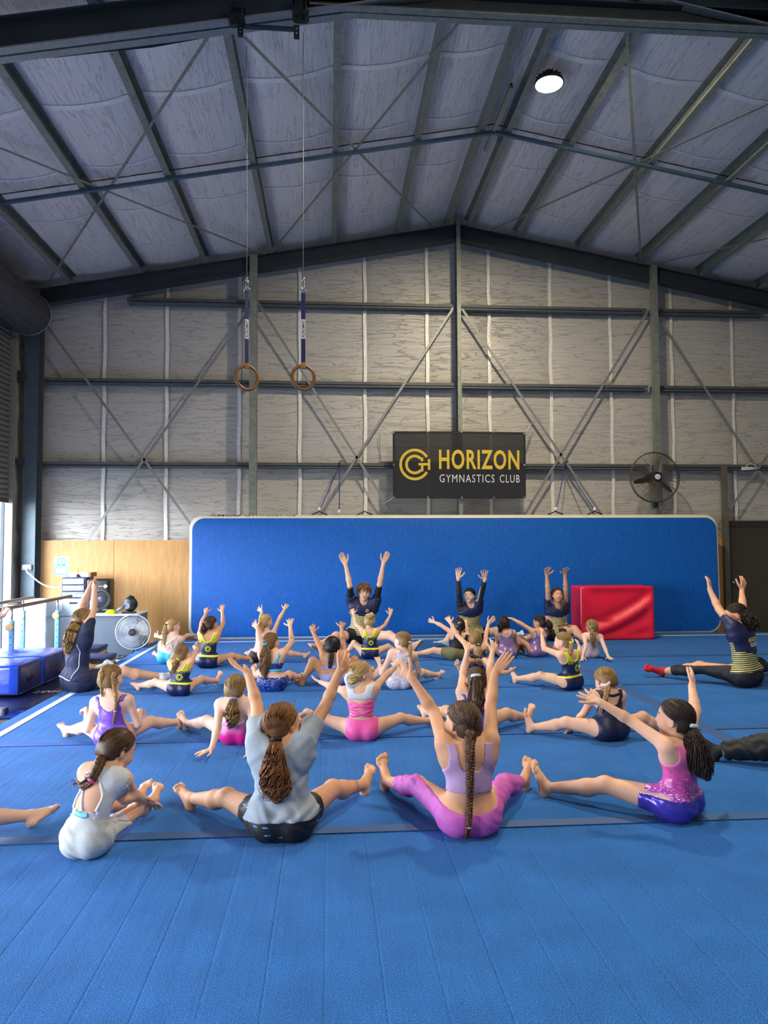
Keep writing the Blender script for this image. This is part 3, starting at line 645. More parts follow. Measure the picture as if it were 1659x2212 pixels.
# ---- wall fan
fc = aty(1416, 1031, 12.0); FR = 56/1550*12.05
fan = thing('wall_fan', 'large round wire caged industrial wall fan on the steel column', 'fan', fc)
CAGE = mat('fan_cage_wire', '#5a5248', 0.45, 0.5); BLADE = mat('fan_blade', '#2c2723', 0.5)
mb = MB()
for rr_, yy, tr in ((FR, 0.0, 0.007), (FR, 0.05, 0.009), (FR*0.22, -0.085, 0.004)):
    mb.tube([fc+np.array([rr_*math.cos(2*math.pi*k/56), yy, rr_*math.sin(2*math.pi*k/56)]) for k in range(56)], tr, 6, closed=True)
mb.build('cage_rim', CAGE, fan, smooth=True, origin=fc)
mb = MB()
for k in range(130):
    a = 2*math.pi*k/130; r_ = [0.20, 0.45, 0.75, 0.95, 1.0]; y_ = [-0.09, -0.085, -0.06, -0.03, 0.0]
    mb.tube([fc+np.array([FR*q*math.cos(a+0.25*(1-q)), y, FR*q*math.sin(a+0.25*(1-q))]) for q, y in zip(r_, y_)], 0.0016, 4, caps=False)
for k in range(40):
    a = 2*math.pi*k/40; mb.tube([fc+np.array([FR*q*math.cos(a), y, FR*q*math.sin(a)]) for q, y in ((0.2, 0.14), (0.7, 0.13), (1.0, 0.05))], 0.0016, 4, caps=False)
mb.build('cage_wires', CAGE, fan, origin=fc); 
mb = MB()
for k in range(18):
    a = 2*math.pi*k/18+0.1; mb.tube([fc+np.array([FR*q*math.cos(a), y, FR*q*math.sin(a)]) for q, y in ((0.2, -0.088), (0.6, -0.072), (0.95, -0.028))], 0.0035, 5, caps=False)
mb.build('cage_spokes', CAGE, fan, origin=fc)
for ang in (72, 193, 320):
    a = R_(ang); er = np.array([math.cos(a), 0, math.sin(a)]); et = np.array([-math.sin(a), 0, math.cos(a)])
    def bl(u, v):
        r_ = FR*(0.16+0.74*u); w = 0.028+0.075*math.sin(math.pi*min(1, u*0.75+0.18)); s = (v-0.5)*w*2*0.55
        return fc+er*r_+et*(s*math.cos(0.5))+np.array([0, 0.02+s*math.sin(0.5), 0])
    MB().grid(bl, 10, 3).build('blade', BLADE, fan, smooth=True, origin=fc)
MB().lathe([(0, -0.105), (0.045, -0.1), (0.05, -0.085), (0.05, -0.08)], fc, (0, 1, 0), 24).build('hub_badge', mat('fan_badge', '#c9ced6', 0.35), fan, smooth=35, origin=fc)
MB().lathe([(0.05, -0.08), (0.085, -0.07), (0.085, 0.02), (0.1, 0.05), (0.1, 0.2), (0.07, 0.23), (0, 0.23)], fc, (0, 1, 0), 24).build('motor', BLACK, fan, smooth=35, origin=fc)
mb = MB(); mb.box(fc[0]-0.05, fc[0]+0.05, 12.10, 12.165, fc[2]-0.62, fc[2]-0.02); mb.build('wall_bracket', GALV, fan, origin=fc)
p = aty(1415, 1090, 12.1); mb = MB(); mb.box(p[0]-0.04, p[0]+0.04, 12.05, 12.12, p[2]-0.055, p[2]+0.055, bev=0.008); mb.lathe([(0, -0.02), (0.018, -0.02), (0.02, 0)], (p[0], 12.05, p[2]+0.02), (0, 1, 0), 12); mb.build('speed_switch', BLACK, fan, smooth=35, origin=fc)
# ---- white coil of cord on the girt at the right
p = aty(1620, 1012, 12.40); t = thing('cord_bundle', 'white cord bundle with hook tied on the girt above the dark door', 'rope', p)
mb = MB()
for k in range(4): mb.tube([p+np.array([-0.17, -0.01-0.006*k, -0.025+0.013*k]), p+np.array([0, -0.02, -0.02+0.012*k]), p+np.array([0.16, -0.01-0.004*k, -0.01+0.008*k])], 0.010, 6)
mb.build('coil', ROPEW, t, smooth=True, origin=p)
MB().tube([p+np.array([-0.09+0.09*(1-math.cos(R_(a))), -0.03, 0.02+0.06*math.sin(R_(a))]) for a in range(0, 190, 20)], 0.009, 6).build('hook', ROPEW, t, smooth=True, origin=p)
# ---- red vinyl block
A = flo(1415, 1381.5); B = aty(1257, 1381, A[1]); B[2] = 0; wv = A-B; wlen = np.linalg.norm(wv); wx = wv/wlen; dy_ = np.array([-wx[1], wx[0], 0]); yawb = math.atan2(wx[1], wx[0])
bh_ = aty(1335, 1267, A[1])[2]; bd = min(0.5, 11.84-A[1]); cen = (A+B)/2+dy_*bd/2
blk = thing('foam_block', 'red vinyl covered foam block with sagging front by the air track', 'gym block', (cen[0], cen[1], 0))
vs, fs = soft_box((wlen, bd, bh_), 26, 0.022, 0.0, 3, 3)
out = []
for p in vs:
    u, v = p[0]/wlen+0.5, p[2]/bh_+0.5
    if p[1] < -bd/2+0.01:   # slack folds sweep from the upper corners
        e_ = min(1, 8*min(u, 1-u))*min(1, 8*min(v, 1-v))
        q = (v-0.12)-0.62*u**1.6; f1 = math.exp(-(q/0.10)**2); q2 = v-0.42*u**1.4+0.1; f2 = math.exp(-(q2/0.09)**2)
        q3 = (u-0.04)-0.45*(1-v); f3 = math.exp(-(q3/0.06)**2)*(v > 0.35)
        p = p+np.array([0, (0.035-0.055*f1+0.03*math.exp(-((q-0.17)/0.09)**2)-0.02*f2-0.035*f3)*e_, 0])
    out.append(p)
MB().add(place(np.array(out), (cen[0], cen[1], bh_/2+0.002), yawb), fs).build('cover', VINYL('red_vinyl', '#dd1535', rough=0.4), blk, smooth=True, origin=(cen[0], cen[1], 0))
pr = place(np.array([(-wlen/2-0.003, -bd/2-0.003, 0.03), (-wlen/2-0.003, -bd/2-0.003, bh_-0.02)]), (cen[0], cen[1], 0), yawb)
MB().tube(list(pr), 0.008, 6).build('corner_piping', mat('pale_piping', '#e58a8c', 0.5), blk, smooth=True, origin=(cen[0], cen[1], 0))
# ---- hanging rings
WOOD = mat('ring_wood', '#8a5a2b', 0.4, var=0.2, vscale=40, stretch=(1, 1, 6)); STRAP = mat('blue_webbing', '#0f1f5e', 0.7, bump=0.2, bscale=400); TAN = mat('tan_leather', '#a97d45', 0.7)
LABELW = mat('label_white', '#e6e6ea', 0.6); NAVYP = mat('navy_print', '#1a2a7a', 0.6)
RY = 6.45
for k, (pxx, ptop, pst, pbot, twist) in enumerate(((533, 100, 628, 788, 0.35), (655, 70, 632, 786, 0.12))):
    top = aty(pxx, ptop, RY); clip = aty(pxx, 603, RY); st = aty(pxx, pst, RY); sb = aty(pxx, pbot, RY); rc = aty(pxx, 816, RY)
    t = thing('gymnastic_ring', ['wooden gymnastic ring on blue strap nearer the roller door, strap turned edgewise', 'wooden gymnastic ring on blue strap nearer the banner, label facing out'][k], 'gymnastic ring', (rc[0], rc[1], rc[2]-0.13), 'pair of hanging rings')
    o_ = (rc[0], rc[1], rc[2]-0.13)
    MB().tube([top, clip], 0.003, 6).build('steel_cable', mat('cable_steel', '#6a6d72', 0.5, 0.4), t, origin=o_)
    mb = MB(); mb.tube([clip+np.array([0.012*math.sin(a), 0, -0.055+0.05*math.cos(a)]) for a in np.linspace(0, 2*math.pi, 14)[:-1]], 0.006, 6, closed=True); mb.lathe([(0, 0.02), (0.014, 0.015), (0.016, -0.015), (0, -0.02)], clip, (0, 0, 1), 10)
    mb.tube([st+np.array([0.03*math.cos(a), 0, 0.012+0.018*math.sin(a)]) for a in np.linspace(0, 2*math.pi, 14)[:-1]], 0.005, 6, closed=True); mb.build('swivel_hook', CHROME, t, smooth=True, origin=o_)
    ex = np.array([math.cos(twist*2), math.sin(twist*2), 0])*0.019; ey = np.array([-math.sin(twist*2), math.cos(twist*2), 0])*0.002
    mb = MB(); mb.add([st-ex-ey, st+ex-ey, sb+ex-ey, sb-ex-ey, st-ex+ey, st+ex+ey, sb+ex+ey, sb-ex+ey], [(0, 1, 2, 3), (7, 6, 5, 4), (0, 3, 7, 4), (1, 5, 6, 2), (0, 4, 5, 1), (3, 2, 6, 7)]); sp = mb.build('strap', STRAP, t, origin=o_)
    l0, l1 = aty(pxx, 690, RY), aty(pxx, 732, RY); ee = ex*0.98
    MB().add([l0-ee-ey*1.6, l0+ee-ey*1.6, l1+ee-ey*1.6, l1-ee-ey*1.6], [(3, 2, 1, 0)]).build('label', LABELW, sp, origin=o_)
    v, f = fit_text('ACROMAT', (l0-l1)[2]*0.9, 0.025, 0.02)
    MB().add([(l0+l1)/2+ex/0.019*(-p[1])+np.array([0, 0, p[0]])-ey*2.2 for p in v], f).build('lettering', NAVYP, sp, origin=o_)
    mb = MB(); n = 40; yw = 0.55 if k == 0 else 0.35; rv = np.array([math.cos(yw), math.sin(yw), 0]); R0 = 0.105
    tl = 0.16 if k == 0 else -0.05
    pts = [rc+rv*(R0*math.cos(a))+np.array([0, 0, R0*1.02*math.sin(a)])+rv*(tl*0) for a in np.linspace(0, 2*math.pi, n+1)[:-1]]
    mb.tube(pts, 0.0155, 12, closed=True); mb.build('ring', WOOD, t, smooth=True, origin=o_)
    mb = MB(); mb.box(rc[0]-0.022, rc[0]+0.022, rc[1]-0.021, rc[1]+0.021, rc[2]+0.082, sb[2]+0.01, bev=0.006); mb.build('leather_loop', TAN, t, smooth=40, origin=o_)
# trolley frame clamped to the rafter
a_, b_ = aty(515, 75, RY), aty(640, 78, RY)
tr = thing('ring_hanger', 'dark clamp frame with spreader bar holding the ring cables on the rafter', 'ring frame', (a_+b_)/2)
CL = mat('clamp_paint', '#1e2226', 0.5, 0.2)
MB().tube([aty(527, 57, RY-0.1), aty(645, 64, RY-0.1)], 0.022, 10).build('spreader_bar', mat('spreader_blue', '#26343d', 0.45, 0.3), tr, smooth=40)
for k, (cx_, y0_, y1_) in enumerate(((513, 8, 58), (650, -15, 48))):
    p0, p1 = aty(cx_, y0_, RY-0.12), aty(cx_, y1_, RY-0.12); mb = MB()
    mb.box(p0[0]-0.055, p0[0]+0.055, RY-0.15, RY-0.10, p1[2], p0[2]); mb.box(p0[0]-0.075, p0[0]-0.03, RY-0.19, RY-0.09, p1[2]+0.02, p1[2]+0.07); mb.box(p0[0]+0.03, p0[0]+0.075, RY-0.19, RY-0.09, p1[2]+0.02, p1[2]+0.07)
    mb.box(p0[0]-0.075, p0[0]+0.075, RY-0.18, RY-0.08, p0[2]-0.08, p0[2]-0.04)
    for s in (-1, 1): mb.tube([(p0[0]+s*0.045, RY-0.17, p1[2]-0.02), (p0[0]+s*0.045, RY-0.17, p0[2]-0.02)], 0.009, 6)
    mb.build('clamp', CL, tr)
    q0, q1 = aty(520 if k == 0 else 641, 58, RY-0.1), aty(520 if k == 0 else 641, 82 if k == 0 else 86, RY-0.1)
    mb = MB(); mb.box(q0[0]-0.025, q0[0]+0.025, RY-0.125, RY-0.105, q1[2], q0[2]); mb.build('hanger_plate', CL, tr)
    for zz in (0.35, 0.7): MB().lathe([(0, -0.01), (0.009, -0.01), (0.009, 0)], (q0[0], RY-0.125, q0[2]+(q1[2]-q0[2])*zz), (0, 1, 0), 8).build('bolt', CHROME, tr)
# unlit batten under the ridge
p, q = roofpt(1105, 188, -0.02), roofpt(1049, 325, -0.02)
bt = thing('batten_light', 'unlit thin batten light fixed between the ridge purlins', 'lamp', (p+q)/2)
MB().bar(p, q, 0.05, 0.035).build('tube', mat('batten_diffuser', '#8f8a74', 0.5), bt); MB().bar(p+np.array([0, 0, 0.035]), q+np.array([0, 0, 0.035]), 0.03, 0.035).build('housing', STEEL, bt)
# ---- left side: crash mats, base mat, bars
VB = VINYL('blue_vinyl', '#2349c4', rough=0.2); VN = VINYL('navy_vinyl', '#171c56', rough=0.35)
def crash(x0, x1, y0, y1, z0, z1, label, seed):
    o_ = ((x0+x1)/2, (y0+y1)/2, z0); t = thing('crash_mat', label, 'crash mat', o_, 'crash mats by the roller door')
    vs, fs = soft_box((x1-x0, y1-y0, z1-z0), 18, 0.025, 0.016, 4.0, seed, 0.012)
    mb = MB(); mb.add(place(vs, ((x0+x1)/2, (y0+y1)/2, (z0+z1)/2)), fs)
    o = mb.build('cover', [VB, VN], t, smooth=True, origin=o_)
    me = o.data
    for p in me.polygons:
        if p.normal.x > 0.6: p.material_index = 1
    for k, yy in enumerate(np.linspace(y0+0.25, y1-0.25, max(1, int((y1-y0)/0.7)))):
        MB().grid(lambda u, v: (x1+0.012+0.02*math.sin(math.pi*u), yy-0.09+0.18*u, (z0+z1)/2-0.02+(v-0.5)*0.05*(1-0.5*math.sin(math.pi*u))), 10, 2).build('handle', BLACK, t, smooth=True, origin=o_)
    mb = MB(); mb.tube([(x1+0.006, y0+0.02, z0+0.015), (x1+0.006, y1-0.02, z0+0.015)], 0.008, 6); mb.tube([(x0+0.02, y0-0.004, z0+0.015), (x1, y0-0.004, z0+0.015)], 0.008, 6); mb.build('seam_piping', mat('navy_piping', '#2a357f', 0.5), t, smooth=True, origin=o_)
xm = flo(39, 1503.6, 0.01)
crash(-4.95, xm[0], xm[1], 8.16, 0.012, 0.31, 'thick blue vinyl crash mat nearest the white line, its navy side showing handles', 1)
crash(-4.95, xm[0]+0.02, 8.20, 8.98, 0.012, 0.305, 'thick blue vinyl crash mat lying behind another, before the parallel bars', 2)
bm_ = thing('landing_mat', 'thin navy landing mat with white print under the crash mats', 'gym mat', (-3.9, 8.2, SLAB))
vs, fs = soft_box((2.12, 2.0, 0.084), 14, 0.012, 0.003, 3, 5); MB().add(place(vs, (-3.895, 8.05, -0.0555)), fs).build('cover', VINYL('dark_navy_vinyl', '#15194a', rough=0.4), bm_, smooth=True, origin=(-3.9, 8.2, SLAB))
MB().box(-4.95, -2.85, 7.036, 7.043, -0.088, -0.022).build('front_edge', VB, bm_, origin=(-3.9, 8.2, SLAB))
v, f = fit_text('HART', 0.26, 0.11, 0.03); c = flo(102, 1492, 0.001); MB().add([(c[0]-p[0], c[1]-p[1], -0.0085) for p in v], f).build('lettering', WPRINT, bm_, origin=(-3.9, 8.2, SLAB))
lm = thing('folded_mat', 'blue vinyl folding mat on the floor in front of the crash mats', 'gym mat', (-3.6, 6.2, SLAB))
vs, fs = soft_box((1.5, 0.8, 0.06), 10, 0.012, 0.004, 3, 8); MB().add(place(vs, (-3.62, 6.12, SLAB+0.031)), fs).build('cover', VB, lm, smooth=True, origin=(-3.6, 6.2, SLAB))
bm_y = 0
ft = thing('apparatus_foot', 'grey steel apparatus foot standing before the navy landing mat', 'gym apparatus', (-3.4, 6.6, SLAB)); c = flo(14, 1535, SLAB+0.06)
mb = MB(); c[1] = min(c[1], 6.92); mb.box(c[0]-0.6, c[0]+0.07, c[1]-0.03, c[1]+0.05, SLAB+0.063, SLAB+0.13, bev=0.006); mb.build('rail', mat('silver_steel', '#8d989f', 0.35, 0.5), ft, smooth=40, origin=(-3.4, 6.6, SLAB)); MB().box(c[0]+0.07, c[0]+0.09, c[1]-0.032, c[1]+0.052, SLAB+0.062, SLAB+0.132, bev=0.003).build('end_cap', BLACK, ft, origin=(-3.4, 6.6, SLAB))
# parallel bars
PBW = mat('bar_wood', '#7d5f43', 0.45, var=0.15, vscale=30, stretch=(6, 1, 6)); PBB = mat('post_blue', '#5f9cc9', 0.4, 0.1)
pb = thing('parallel_bars', 'childrens parallel bars with wooden rails and pale blue posts by the roller door', 'parallel bars', (-4.15, 10, SLAB))
for xb, ya, yb_ in ((-3.92, 8.2, 11.3), (-4.40, 8.2, 11.12)):
    MB().tube([(xb, ya, 0.765), (xb, ya+0.05, 0.765), (xb, yb_-0.02, 0.765), (xb, yb_, 0.765)], [0.018, 0.024, 0.024, 0.018], 14).build('rail', PBW, pb, smooth=True, origin=(-4.15, 10, SLAB))
    for yp in (9.25, 10.75):
        mb = MB(); mb.box(xb-0.028, xb+0.028, yp-0.022, yp+0.022, SLAB+0.05, 0.60, bev=0.004); po = mb.build('post', PBB, pb, smooth=40, origin=(-4.15, 10, SLAB))
        MB().tube([(xb, yp, 0.58), (xb, yp, 0.74)], 0.014, 10).build('post_pin', CHROME, po, smooth=True, origin=(-4.15, 10, SLAB))
        MB().lathe([(0, -0.03), (0.045, -0.028), (0.05, -0.015), (0.045, 0), (0.015, 0.0), (0.012, 0.04)], (xb+0.005, yp-0.06, 0.53), (0, 1, 0), 18).build('knob', mat('knob_wood', '#c6a96a', 0.5), po, smooth=35, origin=(-4.15, 10, SLAB))
        for kk in range(5): MB().lathe([(0, -0.001), (0.008, -0.001), (0.008, 0.001)], (xb, yp-0.023, 0.40-0.09*kk), (0, 1, 0), 8).build('pin_hole', BLACK, po, origin=(-4.15, 10, SLAB))
for yp in (9.25, 10.75): MB().box(-4.62, -3.70, yp-0.035, yp+0.035, SLAB+0.002, SLAB+0.052, bev=0.006).build('base_foot', PBB, pb, smooth=40, origin=(-4.15, 10, SLAB))
for xb in (-3.92, -4.40): MB().box(xb-0.025, xb+0.025, 9.28, 10.72, SLAB+0.004, SLAB+0.048).build('base_beam', PBB, pb, origin=(-4.15, 10, SLAB))
# storage along the plywood
def boxthing(name, label, cat, x0, x1, y0, y1, z0, z1, m, bev=0.01, part='body'):
    t = thing(name, label, cat, ((x0+x1)/2, (y0+y1)/2, z0)); MB().box(x0, x1, y0, y1, z0, z1, bev=bev).build(part, m, t, smooth=40, origin=((x0+x1)/2, (y0+y1)/2, z0)); return t
def X(px, Y): return aty(px, 1300, Y)[0]
def Z(py, Y, px=200): return aty(px, py, Y)[2]
WCAB = mat('white_cabinet', '#cfd6da', 0.45, var=0.04)
xa, xb = X(101, 11.75), X(182, 11.75); zmid = Z(1331, 11.75)
lo = boxthing('storage_cabinet', 'white lower storage cabinet standing by the parallel bars', 'cabinet', xa, xb, 11.75, 12.33, SLAB, zmid-0.004, WCAB)
up = boxthing('storage_cabinet', 'white upper storage cabinet stacked below the clear drawers', 'cabinet', xa, xb, 11.75, 12.33, zmid+0.002, Z(1293, 11.75), WCAB)
for (c, z0, z1) in ((lo, SLAB+0.04, zmid-0.03), (up, zmid+0.02, Z(1297, 11.75))):
    o_ = tuple(WPOS[c.name]); d = MB().box(xa+0.015, xb-0.015, 11.735, 11.75, z0, z1, bev=0.004).build('door', WCAB, c, origin=o_); MB().box(xa+0.03, xa+0.12, 11.722, 11.735, z1-0.05, z1-0.035).build('handle', GALV, d, origin=o_)
o_ = tuple(WPOS[up.name]); MB().box(xb-0.22, xb-0.10, 11.73, 11.7345, Z(1304, 11.75), Z(1300, 11.75)).build('name_tag', BLACK, up, origin=o_); MB().box(xb-0.40, xb-0.33, 11.73, 11.7345, Z(1320, 11.75), Z(1300, 11.75)).build('paper_label', LABELW, up, origin=o_)
CLEAR = mat('clear_plastic', '#dfe8ee', 0.12, trans=0.75, alpha=1.0); xa2, xb2 = X(133, 11.8), X(184, 11.8); zz = [Z(1292, 11.75), Z(1278, 11.75), Z(1264, 11.75), Z(1249, 11.75)]
dr = thing('drawer_tower', 'clear plastic drawer tower with blue frame on the white cabinets', 'drawers', ((xa2+xb2)/2, 12, zz[0]))
o_ = tuple(WPOS[dr.name]); fb = mat('tower_blue', '#27307e', 0.4)
mb = MB(); mb.box(xa2, xa2+0.012, 11.8, 12.2, zz[0]+0.003, zz[3]); mb.box(xb2-0.012, xb2, 11.8, 12.2, zz[0]+0.003, zz[3]); mb.box(xa2, xb2, 12.19, 12.2, zz[0]+0.003, zz[3])
for z in zz: mb.box(xa2, xb2, 11.8, 12.2, z+0.003, z+0.012)
mb.build('frame', fb, dr, origin=o_)
ITEM = [mat('item_grey', '#77797c', 0.6), mat('item_white', '#d4d4d0', 0.6), mat('item_tan', '#9c8a72', 0.6)]
for i in range(3):
    d = MB().box(xa2+0.018, xb2-0.018, 11.775, 11.785, zz[i]+0.016, zz[i+1]-0.004, bev=0.003).build('drawer_front', CLEAR, dr, origin=o_)
    MB().box((xa2+xb2)/2-0.06, (xa2+xb2)/2+0.06, 11.762, 11.775, zz[i+1]-0.025, zz[i+1]-0.012).build('pull', WHITEP, d, origin=o_)
    for k in range(6):
        c = xa2+0.05+(xb2-xa2-0.1)*k/5; h = random.uniform(0.03, 0.07); MB().box(c-0.028, c+0.028, 11.80, 11.95, zz[i]+0.016, zz[i]+0.016+h, bev=0.006).build('stored_item', ITEM[k % 3], dr, origin=o_)
zt_ = zz[3]+0.013
cb = boxthing('carton', 'white and brown carton lying on top of the drawer tower', 'box', X(150, 11.9), X(197, 11.9), 11.85, 12.15, zt_+0.002, zt_+0.075, mat('carton_white', '#dfdcd2', 0.7), 0.004)
o_ = tuple(WPOS[cb.name]); MB().box(X(192, 11.9), X(197, 11.9)+0.002, 11.848, 12.152, zt_+0.004, zt_+0.073).build('end_flap', mat('carton_brown', '#8f6a3d', 0.8), cb, origin=o_)
pl = thing('plunger', 'small plunger with yellow wooden handle in front of the carton', 'plunger', (X(167, 11.83), 11.83, zt_)); o_ = tuple(WPOS[pl.name])
MB().lathe([(0.035, 0.002), (0.032, 0.02), (0.014, 0.045), (0.01, 0.05)], o_, (0, 0, 1), 16).build('rubber_cup', BLACK, pl, smooth=True, origin=o_); MB().tube([(o_[0], o_[1], o_[2]+0.045), (o_[0], o_[1], o_[2]+0.14)], 0.008, 8).build('handle', mat('yellow_wood', '#d8a63e', 0.5), pl, origin=o_)
gx0, gx1 = X(183, 11.0), X(297, 11.0); gz = Z(1331, 11.0)
gc = boxthing('grey_cabinet', 'low dark grey storage box below the speaker and cone', 'cabinet', gx0, gx1, 11.0, 11.62, SLAB, gz, mat('charcoal_panel', '#56616e', 0.6, var=0.06), 0.012)
o_ = tuple(WPOS[gc.name]); MB().box(gx0-0.01, gx1+0.01, 10.97, 11.6, gz+0.001, gz+0.02, bev=0.004).build('lid', WCAB, gc, origin=o_)
sx0, sx1 = X(186, 11.3), X(235, 11.3); sz0, sz1 = gz+0.022, Z(1251, 11.3)
sp = thing('loudspeaker', 'black party loudspeaker with round woofer standing on the grey box', 'speaker', ((sx0+sx1)/2, 11.5, sz0)); o_ = tuple(WPOS[sp.name])
MB().box(sx0, sx1, 11.3, 11.6, sz0, sz1, bev=0.035).build('body', BLACK, sp, smooth=40, origin=o_)
scx = (sx0+sx1)/2+0.05; szc = sz0+(sz1-sz0)*0.40
MB().lathe([(0.14, 0.005), (0.15, -0.012), (0.125, -0.015), (0.115, 0.0), (0.06, 0.03), (0.055, 0.012), (0, 0.0)], (scx, 11.297, szc), (0, 1, 0), 32).build('woofer', mat('speaker_cone', '#26262d', 0.5), sp, smooth=30, origin=o_)
MB().lathe([(0.055, 0.01), (0.04, -0.002), (0, -0.008)], (scx, 11.297, szc), (0, 1, 0), 24).build('dust_cap', mat('dust_cap', '#4d4a6b', 0.3), sp, smooth=True, origin=o_)
MB().lathe([(0, -0.018), (0.028, -0.018), (0.032, 0.0)], (sx1-0.05, 11.3, sz1-0.11), (0, 1, 0), 20).build('volume_knob', CHROME, sp, smooth=35, origin=o_)
MB().box(sx0+0.18, sx0+0.24, 11.296, 11.302, sz1-0.115, sz1-0.105).build('badge', CHROME, sp, origin=o_)
for s in (-1, 1): MB().box(scx-0.10 if s < 0 else scx+0.03, scx-0.03 if s < 0 else scx+0.10, 11.295, 11.302, sz0+0.03, sz0+0.06, bev=0.003).build('port', mat('port_grey', '#5a6068', 0.4), sp, origin=o_)
cn = thing('marker_cone', 'flat fluorescent yellow marker cone on the grey box', 'cone', (X(240, 11.15), 11.15, gz+0.021)); o_ = tuple(WPOS[cn.name])
MB().lathe([(0.10, 0.001), (0.095, 0.008), (0.038, 0.062), (0.03, 0.062), (0.09, 0.004)], o_, (0, 0, 1), 28).build('cone_shell', mat('fluoro_yellow', '#c8f000', 0.5), cn, smooth=35, origin=o_)
bl = thing('air_blower', 'black electric air blower with nozzle resting on the grey box', 'blower', (X(274, 11.2), 11.2, gz+0.022)); o_ = tuple(WPOS[bl.name]); oo = np.array(o_)
mb = MB(); mb.lathe([(0, -0.07), (0.05, -0.07), (0.10, -0.05), (0.115, 0.0), (0.10, 0.05), (0.05, 0.07), (0, 0.07)], oo+np.array([0.05, 0, 0.135]), (0.3, 1, 0.1), 24); mb.build('impeller_housing', BLACK, bl, smooth=True, origin=o_)
MB().lathe([(0, -0.01), (0.055, -0.01), (0.065, 0.01), (0.03, 0.02)], oo+np.array([0.02, -0.085, 0.12]), (0.2, 1, 0), 20).build('motor_cap', mat('blower_grey', '#5d6066', 0.35), bl, smooth=35, origin=o_)
MB().tube([oo+np.array([0.0, -0.06, 0.12]), oo+np.array([-0.05, -0.08, 0.085]), oo+np.array([-0.12, -0.1, 0.04])], [0.035, 0.026, 0.02], 12).build('nozzle', mat('blower_grey', '#5d6066', 0.35), bl, smooth=True, origin=o_)
mb = MB(); mb.tube([oo+np.array([0.0, 0, 0.22]), oo+np.array([0.05, -0.02, 0.265]), oo+np.array([0.11, 0, 0.235])], 0.012, 8); mb.build('handle', BLACK, bl, smooth=True, origin=o_); MB().box(oo[0]-0.06, oo[0]+0.13, oo[1]-0.07, oo[1]+0.07, oo[2], oo[2]+0.022, bev=0.006).build('stand', BLACK, bl, origin=o_)
# floor fan
fy = 10.72; fc2 = aty(288, 1365, fy); r0 = 36/1550*fy
ff = thing('floor_fan', 'round silver floor fan with clear blades in front of the grey box', 'fan', (fc2[0], fy, SLAB)); o_ = tuple(WPOS[ff.name])
WIRE = mat('fan_wire', '#c9cdd0', 0.35, 0.5)
mb = MB(); mb.tube([fc2+np.array([r0*math.cos(2*math.pi*k/48), 0, r0*math.sin(2*math.pi*k/48)]) for k in range(48)], 0.009, 8, closed=True); mb.build('cage_rim', WIRE, ff, smooth=True, origin=o_)
mb = MB()
for k in range(64):
    a = 2*math.pi*k/64
    for yy in (-1, 1): mb.tube([fc2+np.array([r0*q*math.cos(a+0.5*(1-q)), yy*y, r0*q*math.sin(a+0.5*(1-q))]) for q, y in ((0.22, 0.075), (0.6, 0.07), (0.9, 0.04), (1, 0))], 0.0011, 4, caps=False)
for q, y in ((0.45, 0.073), (0.7, 0.062), (0.85, 0.048)): mb.tube([fc2+np.array([r0*q*math.cos(2*math.pi*k/40), -y, r0*q*math.sin(2*math.pi*k/40)]) for k in range(40)], 0.0013, 4, closed=True)
mb.build('cage_wires', WIRE, ff, origin=o_)
FBL = mat('clear_blade', '#9aa3a8', 0.25, trans=0.35)
for ang in (20, 140, 260):
    def bl2(u, v):
        a = R_(ang)+(v-0.5)*1.5*(0.45+0.55*math.sin(math.pi*min(1, 0.25+u*0.6))); r_ = r0*(0.2+0.68*u)
        return fc2+np.array([r_*math.cos(a), 0.012*(v-0.5)*4*u, r_*math.sin(a)])
    MB().grid(bl2, 8, 8).build('blade', FBL, ff, smooth=True, origin=o_)
MB().lathe([(0, -0.09), (0.045, -0.088), (0.052, -0.075), (0.05, 0.05), (0.07, 0.07), (0.07, 0.17), (0, 0.18)], fc2, (0, 1, 0), 24).build('motor_hub', BLACK, ff, smooth=35, origin=o_); MB().box(fc2[0]-0.03, fc2[0]+0.03, fc2[1]-0.093, fc2[1]-0.09, fc2[2]-0.006, fc2[2]+0.006).build('badge', CHROME, ff, origin=o_)
mb = MB(); zb_ = SLAB+0.015
mb.tube([(fc2[0], fy+0.08, fc2[2]), (fc2[0], fy+0.09, fc2[2]-r0*0.8), (fc2[0], fy+0.02, fc2[2]-r0-0.02), (fc2[0]-0.02, fy, zb_+0.05)], 0.013, 8)
for s in (-1, 1): mb.tube([(fc2[0], fy, zb_+0.05), (fc2[0]+s*0.06, fy-0.02, zb_+0.02), (fc2[0]+s*0.20, fy-0.08, zb_), (fc2[0]+s*0.22, fy+0.14, zb_)], 0.012, 8)
mb.build('stand', mat('dark_tube', '#2c2e31', 0.3, 0.5), ff, smooth=True, origin=o_)
